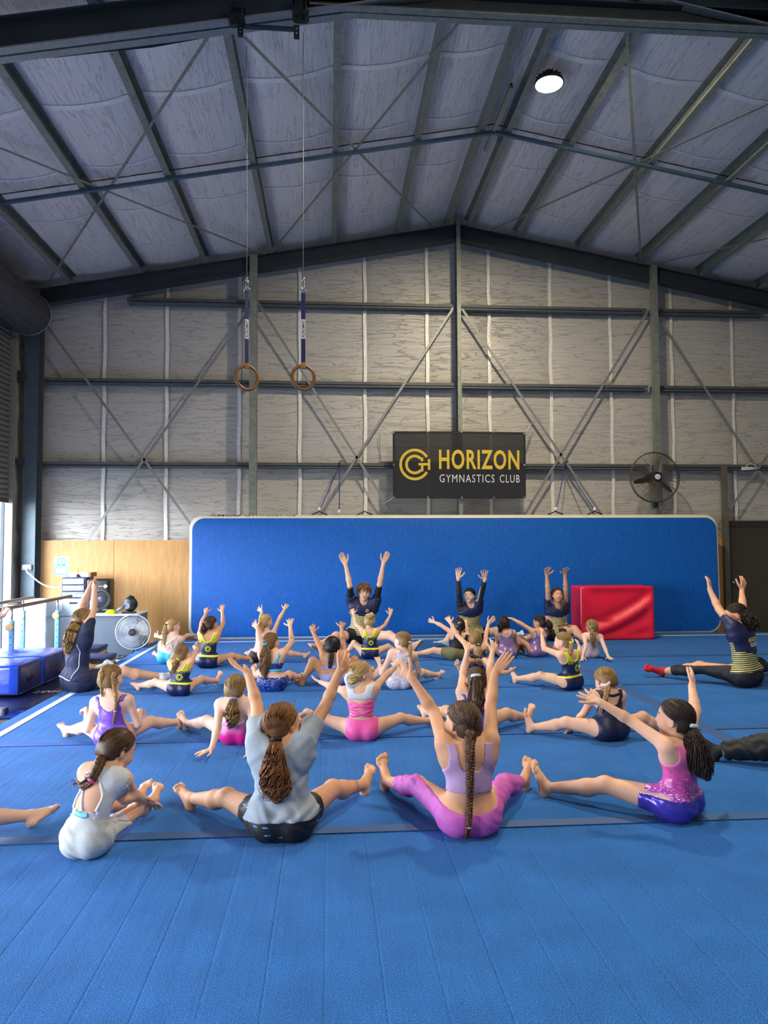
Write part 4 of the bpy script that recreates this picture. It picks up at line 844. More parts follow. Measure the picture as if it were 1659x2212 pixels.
# covered equipment, stacks, paper
tp = thing('covered_trolley', 'equipment under a pale silver plastic cover behind the parallel bars', 'cover', (X(72, 11.22), 11.45, SLAB)); o_ = tuple(WPOS[tp.name])
tx0, tx1, tz = X(44, 11.22), X(100, 11.22), Z(1298, 11.22, 70); vs, fs = soft_box((tx1-tx0, 0.42, tz-SLAB-0.004), 22, 0.04, 0.035, 5.0, 12)
MB().add(place(vs, ((tx0+tx1)/2, 11.45, (tz+SLAB)/2+0.006)), fs).build('plastic_sheet', mat('silver_sheet', '#aebcc6', 0.3, var=0.08, vscale=6, bump=0.5, bscale=10), tp, smooth=True, origin=o_)
wbx = boxthing('white_bin', 'plain white bin between the roller door and covered trolley', 'bin', X(18, 11.5), X(38, 11.5), 11.5, 11.85, SLAB, Z(1306, 11.5, 30), WHITEP, 0.02)
o_ = tuple(WPOS[wbx.name]); zz_ = Z(1306, 11.5, 30); MB().box(X(17, 11.5), X(39, 11.5), 11.49, 11.86, zz_+0.001, zz_+0.02, bev=0.006).build('bin_lid', BLACK, wbx, origin=o_)
COLS_ = ['#1c2350', '#2b2f3c', '#c8a11f', '#30343f', '#8e2331', '#22264d']
def slabs(px0, px1, Y, n, seed, nm):
    rnd = random.Random(seed); x0, x1 = X(px0, Y), X(px1, Y); z = -0.0
    for i in range(n):
        c = COLS_[(n-1-i) % 6]; t = 0.034; dx = rnd.uniform(-0.015, 0.015)
        o = boxthing('play_mat', '%s foam play mat, %s of the %s stack beside the coach' % ({'#1c2350': 'navy', '#2b2f3c': 'charcoal', '#c8a11f': 'yellow', '#30343f': 'dark grey', '#8e2331': 'red', '#22264d': 'dark navy'}[c], ['bottom', 'second', 'third', 'fourth', 'fifth', 'top'][i if i < n-1 else 5], nm), 'play mat', x0+dx, x1+dx, Y, Y+0.42, z+0.001, z+t, mat('playmat_'+c[1:], c, 0.6), 0.006, 'pad'); o['group'] = 'foam play mats in two stacks'
        z += t+0.001
slabs(170, 231, 8.95, 5, 3, 'nearer'); slabs(160, 214, 9.55, 6, 4, 'farther')
pp = thing('paper_sheets', 'white paper sheets lying on the floor by the fan base', 'paper', (X(255, 10.3), 10.3, SLAB)); o_ = tuple(WPOS[pp.name])
for k in range(3): MB().add(place(np.array([(-0.15, -0.1, 0), (0.15, -0.1, 0), (0.15, 0.1, 0.004), (-0.15, 0.1, 0), (-0.15, -0.1, -0.002), (0.15, -0.1, -0.002), (0.15, 0.1, 0.002), (-0.15, 0.1, -0.002)]), (o_[0]-0.15+0.12*k, o_[1]+0.05*k, SLAB+0.004+0.005*k), 0.2*k), [(0, 1, 2, 3), (7, 6, 5, 4), (0, 4, 5, 1), (1, 5, 6, 2), (2, 6, 7, 3), (3, 7, 4, 0)]).build('sheet', WHITEP, pp, origin=o_)
# poster and power point
P0, P1 = aty(118, 1203, 12.42), aty(148, 1243, 12.42)
po = thing('poster', 'teal and white first aid station poster on the plywood', 'poster', ((P0+P1)/2)); o_ = tuple(WPOS[po.name]); TEAL = mat('teal_print', '#2fa3ad', 0.6)
pw, ph = P1[0]-P0[0], P0[2]-P1[2]
def pq(a, b, c, d, m, nm, dy): MB().box(P0[0]+pw*a, P0[0]+pw*b, 12.42-dy, 12.42-dy+0.0012, P1[2]+ph*c, P1[2]+ph*d).build(nm, m, po, origin=o_)
pq(0, 1, 0, 1, mat('poster_paper', '#e3f1f1', 0.5), 'paper', 0.0); pq(0.06, 0.94, 0.04, 0.47, TEAL, 'panel', 0.002); pq(0.06, 0.94, 0.50, 0.95, mat('pale_teal', '#b7dde0', 0.6), 'panel', 0.002); pq(0.12, 0.88, 0.09, 0.43, mat('poster_paper', '#e3f1f1', 0.5), 'panel', 0.004)
for txt, zc_, hh in (('FIRST AID', 0.335, 0.10), ('STATION', 0.18, 0.11)):
    v, f = fit_text(txt, pw*0.66, ph*hh, 0.02); MB().add([(P0[0]+pw/2+p[0], 12.415, P1[2]+ph*zc_+p[1]) for p in v], f).build('lettering', TEAL, po, origin=o_)
mb = MB(); mb.lathe([(0.30*pw, 0), (0.24*pw, 0)], (P0[0]+pw/2, 12.4165, P1[2]+ph*0.73), (0, 1, 0), 24); mb.bar((P0[0]+pw*0.42, 12.4165, P1[2]+ph*0.75), (P0[0]+pw*0.5, 12.4165, P1[2]+ph*0.68), 0.002, 0.012); mb.bar((P0[0]+pw*0.5, 12.4165, P1[2]+ph*0.68), (P0[0]+pw*0.64, 12.4165, P1[2]+ph*0.83), 0.002, 0.012); mb.build('badge_ring', TEAL, po, origin=o_)
mb = MB(); mb.add([(P0[0]+pw*u, 12.4155, P1[2]+ph*z) for u, z in ((0.06, 0.52), (0.3, 0.62), (0.45, 0.55), (0.6, 0.64), (0.94, 0.52))], [(0, 4, 3, 2, 1)]); mb.build('hill_print', TEAL, po, origin=o_)
g = aty(58, 1226, 12.14); pw_ = thing('power_outlet', 'grey double power outlet with plug on the corner column', 'power outlet', g); o_ = tuple(g)
MB().box(g[0]-0.075, g[0]+0.075, 12.115, 12.165, g[2]-0.045, g[2]+0.05, bev=0.012).build('outlet_box', mat('outlet_grey', '#a7b0b5', 0.4), pw_, smooth=40, origin=o_)
for s in (-1, 1): MB().box(g[0]+s*0.035-0.02, g[0]+s*0.035+0.02, 12.108, 12.117, g[2]-0.005, g[2]+0.035, bev=0.004).build('switch', WHITEP, pw_, origin=o_)
MB().lathe([(0, -0.045), (0.014, -0.04), (0.022, 0), (0.022, 0.008)], (g[0]+0.02, 12.112, g[2]-0.02), (0, 1, 0), 14).build('plug', WHITEP, pw_, smooth=True, origin=o_)
a, b = np.array([g[0]+0.02, 12.07, g[2]-0.02]), aty(133, 1268, 11.95); cd = thing('extension_cord', 'white extension cord sagging from the column outlet to the drawer tower', 'cord', b)
MB().tube([a, a+np.array([0.02, -0.03, -0.05])]+[a*(1-t)+b*t+np.array([0, 0, -0.16*math.sin(math.pi*t)*0.6-0.03*(1-t)]) for t in np.linspace(0.12, 1, 12)], 0.011, 8).build('cable', WHITEP, cd, smooth=True, origin=tuple(b))
# ================================================================ people: one continuous body surface each, grown from a distance field
class Field:
    def __init__(s, lo, hi, h):
        s.lo = np.asarray(lo, float); s.h = h; s.n = np.ceil((np.asarray(hi)-s.lo)/h).astype(int)+1
        s.D = np.full(s.n, 1.0, np.float32)
    def sl(s, lo, hi):
        a = np.clip(np.floor((lo-s.lo)/s.h).astype(int), 0, s.n-1); b = np.clip(np.ceil((hi-s.lo)/s.h).astype(int)+1, 1, s.n)
        return a, b
    def blend(s, fn, lo, hi, k):
        m = k+0.028; a, b = s.sl(np.asarray(lo)-m, np.asarray(hi)+m)
        if np.any(b <= a): return
        ax = [(s.lo[i]+s.h*np.arange(a[i], b[i])).astype(np.float32) for i in range(3)]
        X_, Y_, Z_ = ax[0][:, None, None], ax[1][None, :, None], ax[2][None, None, :]
        d = fn(X_, Y_, Z_); v = s.D[a[0]:b[0], a[1]:b[1], a[2]:b[2]]
        q = np.maximum(k-np.abs(v-d), 0)/k
        v[...] = np.minimum(v, d)-q*q*(k*0.25)
    def cone(s, a, b, ra, rb, k=0.012, sq=None, nrm=None):
        a = np.asarray(a, float); b = np.asarray(b, float); d = b-a; L2 = float(d@d)+1e-12; c = (a+b)/2
        r = max(ra, rb); lo, hi = np.minimum(a, b)-r, np.maximum(a, b)+r
        def fn(X_, Y_, Z_):
            px, py, pz = X_-a[0], Y_-a[1], Z_-a[2]
            if sq is not None:
                w = ((X_-c[0])*nrm[0]+(Y_-c[1])*nrm[1]+(Z_-c[2])*nrm[2])*(1/sq-1)
                px, py, pz = px+w*nrm[0], py+w*nrm[1], pz+w*nrm[2]
            t = np.clip((px*d[0]+py*d[1]+pz*d[2])/L2, 0, 1)
            e = np.sqrt((px-t*d[0])**2+(py-t*d[1])**2+(pz-t*d[2])**2)-(ra+(rb-ra)*t)
            return e*((1+sq)/2) if sq is not None else e
        s.blend(fn, lo, hi, k)
    def ell(s, c, ax, rad, k=0.012):
        c = np.asarray(c, float); r = max(rad)
        def fn(X_, Y_, Z_):
            dx, dy, dz = X_-c[0], Y_-c[1], Z_-c[2]; k0 = 0; k1 = 0
            for A, R0 in zip(ax, rad):
                q = (dx*A[0]+dy*A[1]+dz*A[2])/R0; k0 = k0+q*q; k1 = k1+(q/R0)**2
            k0 = np.sqrt(k0); return k0*(k0-1)/np.sqrt(k1+1e-9)
        s.blend(fn, c-r, c+r, k)
    def sample(s, p):
        g = np.clip(np.rint((p-s.lo)/s.h).astype(int), 0, s.n-1); return s.D[g[..., 0], g[..., 1], g[..., 2]]
    def samplel(s, p, D=None):      # trilinear
        D = s.D if D is None else D
        g = np.clip((p-s.lo)/s.h, 0, s.n-1.001); i = g.astype(int); f = g-i; o = 0
        for dx in (0, 1):
            for dy in (0, 1):
                for dz in (0, 1):
                    w = (f[..., 0] if dx else 1-f[..., 0])*(f[..., 1] if dy else 1-f[..., 1])*(f[..., 2] if dz else 1-f[..., 2])
                    o = o+w*D[i[..., 0]+dx, i[..., 1]+dy, i[..., 2]+dz]
        return o
def nets(D, lo, h):         # naive surface nets
    S = D < 0; a = np.argwhere(S)
    if len(a) == 0: return np.zeros((0, 3)), np.zeros((0, 4), int)
    m0 = np.maximum(a.min(0)-2, 0); m1 = np.minimum(a.max(0)+3, D.shape)
    D = D[m0[0]:m1[0], m0[1]:m1[1], m0[2]:m1[2]]; S = S[m0[0]:m1[0], m0[1]:m1[1], m0[2]:m1[2]]; lo = lo+m0*h
    n = np.array(D.shape)-1
    C = np.zeros(n, np.uint8)
    for i in (0, 1):
        for j in (0, 1):
            for k in (0, 1): C += S[i:n[0]+i, j:n[1]+j, k:n[2]+k]
    act = np.argwhere((C > 0) & (C < 8)); idx = np.full(n, -1, np.int32); idx[act[:, 0], act[:, 1], act[:, 2]] = np.arange(len(act))
    num = np.zeros((len(act), 3)); cnt = np.zeros(len(act))
    cr = [(i, j, k) for i in (0, 1) for j in (0, 1) for k in (0, 1)]
    for c0 in cr:
        for ax in range(3):
            if c0[ax] == 1: continue
            c1 = list(c0); c1[ax] = 1
            p0 = act+np.array(c0); p1 = act+np.array(c1)
            d0 = D[p0[:, 0], p0[:, 1], p0[:, 2]]; d1 = D[p1[:, 0], p1[:, 1], p1[:, 2]]; x = (d0 < 0) != (d1 < 0)
            t = np.where(x, d0/(d0-d1+1e-12), 0); pt = np.array(c0, float)+np.zeros((len(act), 3)); pt[:, ax] += t
            num += np.where(x[:, None], pt, 0); cnt += x
    V = lo+h*(act+num/cnt[:, None]); F = []
    for ax in range(3):
        b, c = (ax+1) % 3, (ax+2) % 3
        s0 = [slice(1, -1)]*3; s1 = [slice(1, -1)]*3; s0[ax] = slice(0, -1); s1[ax] = slice(1, None)
        A = S[tuple(s0)]; B = S[tuple(s1)]; e = np.argwhere(A != B); 
        if len(e) == 0: continue
        off = np.array([1, 1, 1]); off[ax] = 0; e = e+off
        inside = S[e[:, 0], e[:, 1], e[:, 2]]
        q = []
        for db, dc in ((1, 1), (0, 1), (0, 0), (1, 0)):
            g = e.copy(); g[:, b] -= db; g[:, c] -= dc; q.append(idx[g[:, 0], g[:, 1], g[:, 2]])
        q = np.stack(q, 1); q[~inside] = q[~inside][:, ::-1]; F.append(q)
    F = np.concatenate(F); F = F[(F >= 0).all(1)]
    return V, F
def mesh_obj(name, V, F, mats, parent, attrs=None, smooth=True):
    me = bpy.data.meshes.new(name); F = np.asarray(F)
    off = WPOS[parent.name] if parent is not None else np.zeros(3); V = np.asarray(V)-off
    me.vertices.add(len(V)); me.vertices.foreach_set('co', V.astype(np.float32).ravel())
    k = F.shape[1]; me.loops.add(F.size); me.loops.foreach_set('vertex_index', F.astype(np.int32).ravel())
    me.polygons.add(len(F)); me.polygons.foreach_set('loop_start', np.arange(0, F.size, k, dtype=np.int32)); me.polygons.foreach_set('loop_total', np.full(len(F), k, np.int32))
    me.update(calc_edges=True); me.validate()
    for m in mats: me.materials.append(m)
    for nm, (typ, arr) in (attrs or {}).items():
        at = me.attributes.new(nm, typ, 'POINT'); at.data.foreach_set('vector' if typ == 'FLOAT_VECTOR' else 'value', np.asarray(arr, np.float32).ravel())
    if smooth: me.shade_smooth()
    o = bpy.data.objects.new(name, me); COL.objects.link(o)
    if parent is not None: o.parent = parent; WPOS[o.name] = off.copy()
    else: WPOS[o.name] = np.zeros(3)
    return o
def unit(v): v = np.asarray(v, float); return v/(np.linalg.norm(v)+1e-12)
def orth(v, d): d = unit(d); return unit(v-d*(np.asarray(v)@d))
def reach(o, px, L, sign=1, stretch=1.22):      # point on a pixel ray at distance L from o
    d = unit(ray(*px)); m = o-CC; t0 = d@m; q = CC+d*t0; r = np.linalg.norm(q-o)
    if r >= L: return q if r < stretch*L else o+(q-o)/r*L*stretch
    return q+d*(sign*math.sqrt(L*L-r*r))
CROP = dict(A=(0, 1160, 3.770), B=(400, 1160, 3.687), C=(800, 1160, 3.687), D=(1209, 1160, 3.687), E=(0, 1400, 3.95), F=(360, 1400, 3.530), G=(780, 1400, 3.770), H=(1120, 1400, 3.078), P=(0, 0, 1.0))
def PX_(c, p):
    if isinstance(p[0], str): c, p = p[0], p[1:]
    x, y, k = CROP[c]; return (x+p[0]/k, y+p[1]/k)
# ---- materials for people
def skin(name, c):
    return mat('skin_'+name, c, 0.6, var=0.10, vscale=7, bump=0.06, bscale=120, spec=0.25)
SKIN = dict(fair=skin('fair', '#d9ab90'), pale=skin('pale', '#ddb59f'), tan=skin('tan', '#bd8966'), warm=skin('warm', '#d19d7c'))
def hair_mat(name, c1, c2):
    m = bpy.data.materials.new('hair_'+name); m.use_nodes = True; nt = m.node_tree; b = nt.nodes['Principled BSDF']
    a = node(nt, 'ShaderNodeAttribute'); a.attribute_name = 'hv'
    t = node(nt, 'ShaderNodeTexCoord'); n = node(nt, 'ShaderNodeTexNoise'); n.inputs['Scale'].default_value = 60; nt.links.new(t.outputs['Object'], n.inputs['Vector'])
    ad = node(nt, 'ShaderNodeMath', operation='MULTIPLY_ADD'); ad.inputs[1].default_value = 0.35; nt.links.new(n.outputs['Fac'], ad.inputs[0]); 
    s_ = node(nt, 'ShaderNodeMath', operation='SUBTRACT'); s_.inputs[1].default_value = 0.17; nt.links.new(a.outputs['Fac'], s_.inputs[0]); nt.links.new(s_.outputs[0], ad.inputs[2])
    mx = node(nt, 'ShaderNodeMix', data_type='RGBA'); mx.inputs['A'].default_value = lin(c1); mx.inputs['B'].default_value = lin(c2); nt.links.new(ad.outputs[0], mx.inputs['Factor'])
    nt.links.new(mx.outputs['Result'], b.inputs['Base Color']); b.inputs['Roughness'].default_value = 0.52; b.inputs['Specular IOR Level'].default_value = 0.4
    b.inputs['Anisotropic'].default_value = 0.5
    return m
HAIR = dict(brown=hair_mat('brown', '#2e1e15', '#6e4a2f'), dark=hair_mat('dark', '#17110f', '#3d2a20'), auburn=hair_mat('auburn', '#4a2b17', '#a1693a'), lbrown=hair_mat('light_brown', '#4d3622', '#a07a4b'),
            blonde=hair_mat('blonde', '#8a6a3a', '#e0c283'), dblonde=hair_mat('dark_blonde', '#5f4729', '#b8935a'), black=hair_mat('black', '#0d0c0d', '#2b2423'))
EYEM = mat('eye_white', '#e8e4de', 0.25); IRIS = mat('iris_dark', '#2a1d16', 0.2); LIPM = mat('lips', '#b06258', 0.5); BROWM = mat('brow_hair', '#3a281c', 0.7)
def cloth(name, c, rough=0.6, **k): return mat('cloth_'+name, c, rough, var=k.pop('var', 0.06), vscale=20, bump=k.pop('bump', 0.18), bscale=k.pop('bscale', 60), **k)
def pat(name, build, rough=0.5, metal=0.0, sheen=0.0):     # patterned cloth from body coordinates (u, s, w)
    m = bpy.data.materials.new('cloth_'+name); m.use_nodes = True; nt = m.node_tree; b = nt.nodes['Principled BSDF']
    a = node(nt, 'ShaderNodeAttribute'); a.attribute_name = 'bc'; sp = node(nt, 'ShaderNodeSeparateXYZ'); nt.links.new(a.outputs['Vector'], sp.inputs[0])
    def mth(op, x, y=None, z=None):
        n = node(nt, 'ShaderNodeMath', operation=op)
        for i, v in enumerate((x, y, z)):
            if v is None: continue
            if isinstance(v, (int, float)): n.inputs[i].default_value = v
            else: nt.links.new(v, n.inputs[i])
        return n.outputs[0]
    def mix(f, A, B):
        n = node(nt, 'ShaderNodeMix', data_type='RGBA')
        for key, v in (('Factor', f), ('A', A), ('B', B)):
            if isinstance(v, str): n.inputs[key].default_value = lin(v)
            elif isinstance(v, (int, float)): n.inputs[key].default_value = v
            else: nt.links.new(v, n.inputs[key])
        return n.outputs['Result']
    def noise(sc, det=2):
        n = node(nt, 'ShaderNodeTexNoise'); n.inputs['Scale'].default_value = sc; n.inputs['Detail'].default_value = det; nt.links.new(a.outputs['Vector'], n.inputs['Vector']); return n.outputs['Fac']
    def voro(sc, feat='F1'):
        n = node(nt, 'ShaderNodeTexVoronoi', feature=feat); n.inputs['Scale'].default_value = sc; nt.links.new(a.outputs['Vector'], n.inputs['Vector']); return n.outputs['Distance']
    def ramp(x, lo, hi):
        n = node(nt, 'ShaderNodeMapRange'); n.inputs['From Min'].default_value = lo; n.inputs['From Max'].default_value = hi; nt.links.new(x, n.inputs[0]); return n.outputs[0]
    class T: pass
    t = T(); t.u, t.s, t.w = sp.outputs['X'], sp.outputs['Y'], sp.outputs['Z']; t.m, t.mix, t.noise, t.voro, t.ramp = mth, mix, noise, voro, ramp
    nt.links.new(build(t), b.inputs['Base Color']); b.inputs['Roughness'].default_value = rough; b.inputs['Metallic'].default_value = metal
    if sheen: b.inputs['Sheen Weight'].default_value = sheen
    return m
def club(t):
    g = t.ramp(t.s, 0.50, 1.02); v = t.voro(62); dots = t.m('GREATER_THAN', t.m('ADD', t.m('MULTIPLY', g, 1.05), t.m('MULTIPLY', v, 0.55)), 0.62)
    c = t.mix(dots, '#141b46', '#cfd320'); c = t.mix(t.m('GREATER_THAN', t.s, 0.86), c, '#d6da1f')
    band = t.m('MULTIPLY', t.m('GREATER_THAN', t.s, 0.145), t.m('LESS_THAN', t.s, 0.215)); return t.mix(band, c, '#e3e322')
def coach(t):     # navy yoke over yellow and black stripes
    edge = t.m('ADD', t.m('ADD', 0.40, t.m('MULTIPLY', t.m('GREATER_THAN', t.w, 0), 0.19)), t.m('MULTIPLY', t.m('ABSOLUTE', t.u), 0.9)); st = t.m('GREATER_THAN', t.m('FRACT', t.m('ADD', t.m('MULTIPLY', t.s, 25.0), t.m('MULTIPLY', t.noise(9), 0.35))), 0.5)
    return t.mix(t.m('GREATER_THAN', t.s, edge), t.mix(st, '#101220', '#d8cf86'), '#151d45')
def galaxy(t):
    g = t.ramp(t.s, -0.05, 0.55); c = t.mix(g, '#5a38a8', '#e04e9c'); c = t.mix(t.ramp(t.s, 0.45, 1.0), c, '#ef84b6')
    st = t.m('LESS_THAN', t.voro(58), t.m('MULTIPLY', t.ramp(t.s, 0.95, 0.1), 0.30)); c = t.mix(st, c, '#f4d9ea'); return t.mix(t.m('LESS_THAN', t.voro(15), 0.10), c, '#ffffff')
def leopard(t):
    v = t.voro(46); ring = t.m('MULTIPLY', t.m('GREATER_THAN', v, 0.26), t.m('LESS_THAN', v, 0.44)); ring = t.m('MULTIPLY', ring, t.m('GREATER_THAN', t.noise(60), 0.44)); return t.mix(ring, '#ddd5e4', '#2b2740')
def bluefloral(t):
    v = t.voro(30); c = t.mix(t.m('LESS_THAN', v, 0.33), '#16246e', '#3f7fe0'); return t.mix(t.m('LESS_THAN', v, 0.15), c, '#a8d4f2')
def darkprint(t):
    v = t.voro(24); return t.mix(t.m('LESS_THAN', v, 0.26), '#121226', '#5c5aa6')
def blackblue(t):
    v = t.voro(17); f = t.m('MULTIPLY', t.m('LESS_THAN', v, 0.2), t.m('GREATER_THAN', t.noise(90), 0.48)); return t.mix(f, '#15161a', '#5aa3ea')
def magentag(t): return t.mix(t.ramp(t.s, 0.1, 0.55), '#c2127c', '#e3a6d6')
CLO = dict(
    club=pat('club_leotard', club, 0.42), coach=pat('coach_polo', coach, 0.55), galaxy=pat('galaxy_leotard', galaxy, 0.32), leopard=pat('leopard_print', leopard, 0.6), bluefloral=pat('blue_floral', bluefloral, 0.5), darkprint=pat('dark_print', darkprint, 0.5),
    blackblue=pat('black_blue_flower', blackblue, 0.6), magentag=pat('magenta_fade', magentag, 0.45),
    white=cloth('white', '#c6cad0', 0.55), grey=cloth('grey_marl', '#98a2ae', 0.85, bump=0.3, bscale=25), lilac=cloth('lilac', '#b391b8', 0.7), pinklegs=cloth('orchid_pink', '#c05bb4', 0.65, bump=0.3, bscale=25), purple=cloth('purple_satin', '#7048b8', 0.35, bump=0.35, bscale=22),
    pink=cloth('hot_pink', '#e8579f', 0.5), navy=cloth('navy', '#151a3d', 0.5), navytee=cloth('navy_tee', '#1b2442', 0.75, bump=0.4, bscale=22), black=cloth('black', '#111214', 0.65, bump=0.3, bscale=25), olive=cloth('olive', '#6d6a45', 0.7), lavender=cloth('lavender', '#8f8fc4', 0.6), turq=cloth('turquoise', '#3fb9d4', 0.5),
    shinylilac=cloth('shiny_lilac', '#a585b4', 0.25, metal=0.35), palepink=cloth('pale_pink', '#d9bcc6', 0.6), violet=cloth('metallic_violet', '#4a3fb0', 0.22, metal=0.4, bump=0.5, bscale=22), blue=cloth('royal_blue', '#2b3fae', 0.5), charcoal=cloth('charcoal', '#23262c', 0.7), sockw=cloth('white_sock', '#cfd4da', 0.85), sockr=cloth('red_sock', '#c01f2e', 0.85), yellow=cloth('club_yellow', '#e3e322', 0.5), skyblue=cloth('sky_blue', '#6fc0de', 0.5), beige=cloth('ivory', '#bdc1c0', 0.6))
def make_hand(W_, d, n, s, L, h, spread=0.16, curl=0.12, fore=None, fist=False):
    d = unit(d); n = orth(n, d); s = unit(np.cross(n, d)) if s is None else orth(orth(s, d), n)
    pts_lo = W_-L*1.3; F = Field(pts_lo, W_+L*1.3, h); kk = 0.03*L
    fr = unit(fore) if fore is not None else -d
    F.cone(W_+fr*0.35*L, W_+d*0.06*L, 0.14*L, 0.14*L, 0.05*L)
    for o in (-0.11, 0.0, 0.11): F.cone(W_+d*0.08*L+s*o*0.6*L, W_+d*0.45*L+s*o*1.15*L, 0.10*L, 0.095*L, 0.06*L, sq=0.72, nrm=n)
    for i, (o, ln, sp) in enumerate(((0.165, 0.43, 1.0), (0.058, 0.49, 0.3), (-0.052, 0.45, -0.4), (-0.15, 0.35, -1.1))):
        p = W_+d*0.46*L+s*o*L; a = 0.06+random.uniform(-0.06, 0.08)
        for j, fr_ in enumerate((0.45, 0.31, 0.26)):
            a += curl*(1.0+0.5*j)*(5.2 if fist else 1); dd = unit(d+s*sp*spread*1.2); dd = dd*math.cos(a)+n*math.sin(a)
            q = p+dd*ln*fr_*L; r0 = (0.062, 0.055, 0.049)[j]*L; F.cone(p, q, r0, r0*0.88, kk); p = q
    p = W_+d*0.13*L+s*0.13*L
    for j, (dd, ln, r0) in enumerate(((unit(d*0.7+s*(0.75+spread)+n*0.2), 0.25, 0.075), (unit(d*0.85+s*(0.5+spread)+n*(0.1+curl*2)), 0.19, 0.064), (unit(d+s*(0.25+spread)+n*(0.05+curl*2)), 0.15, 0.056))):
        q = p+dd*ln*L; F.cone(p, q, r0*L, r0*0.88*L, kk); p = q
    return nets(F.D, F.lo, h)
def make_foot(A, d, n, s, L, h, ld):
    d = unit(d); n = orth(n, d); s = orth(orth(s, d), n); F = Field(A-L*1.15, A+L*1.15, h)
    F.cone(A-ld*0.35*L, A, 0.135*L, 0.135*L, 0.05*L)
    F.cone(A, A+n*0.16*L-d*0.11*L, 0.145*L, 0.125*L, 0.05*L)
    F.cone(A+n*0.02*L, A+n*0.16*L+d*0.48*L, 0.145*L, 0.085*L, 0.06*L)
    F.cone(A+n*0.17*L-d*0.08*L, A+n*0.20*L+d*0.5*L, 0.115*L, 0.10*L, 0.06*L, sq=0.75, nrm=n)
    F.cone(A+n*0.20*L+d*0.5*L-s*0.085*L, A+n*0.20*L+d*0.53*L+s*0.085*L, 0.085*L, 0.09*L, 0.05*L, sq=0.8, nrm=n)
    for o, ln, r0 in ((0.125, 0.17, 0.062), (0.045, 0.16, 0.042), (-0.02, 0.145, 0.040), (-0.08, 0.125, 0.038), (-0.135, 0.10, 0.038)):
        p = A+n*0.215*L+d*0.575*L+s*o*L-d*max(0, -o)*0.35*L; F.cone(p, p+d*ln*L*0.6-n*0.02*L, r0*L, r0*L, 0.02*L); F.cone(p+d*ln*L*0.6-n*0.02*L, p+d*ln*L, r0*L, r0*0.85*L, 0.02*L)
    return nets(F.D, F.lo, h)
def strand_mesh(paths, radii, hv, n=4):
    Vs, Fs, Hs = [], [], []; b = 0
    for P, R0, hval in zip(paths, radii, hv):
        P = np.asarray(P); N = len(P); T = np.gradient(P, axis=0); T /= np.linalg.norm(T, axis=1)[:, None]+1e-9
        ref = np.where(np.abs(T[:, 2:3]) > 0.9, np.array([[1.0, 0, 0]]), np.array([[0, 0, 1.0]]))
        A = np.cross(T, ref); A /= np.linalg.norm(A, axis=1)[:, None]+1e-9; B = np.cross(T, A); R0 = np.asarray(R0)[:, None]
        ring = [P+R0*(A*math.cos(2*math.pi*k/n)+B*math.sin(2*math.pi*k/n)) for k in range(n)]
        Vs.append(np.stack(ring, 1).reshape(-1, 3)); i = np.arange(N-1)[:, None]*n; k = np.arange(n)[None, :]
        Fs.append(np.stack([i+k, i+(k+1) % n, i+n+(k+1) % n, i+n+k], -1).reshape(-1, 4)+b); Hs.append(np.full(N*n, hval)); b += N*n
    return np.concatenate(Vs), np.concatenate(Fs), np.concatenate(Hs)
def spline(P, n):
    P = np.asarray(P, float); N = len(P); t = np.linspace(0, N-1, n); out = []
    Q = np.vstack([2*P[0]-P[1], P, 2*P[-1]-P[-2]])
    for x in t:
        i = min(int(x), N-2); f = x-i; p0, p1, p2, p3 = Q[i], Q[i+1], Q[i+2], Q[i+3]
        out.append(0.5*((2*p1)+(-p0+p2)*f+(2*p0-5*p1+4*p2-p3)*f*f+(-p0+3*p1-3*p2+p3)*f**3))
    return np.array(out)
DIAG = []
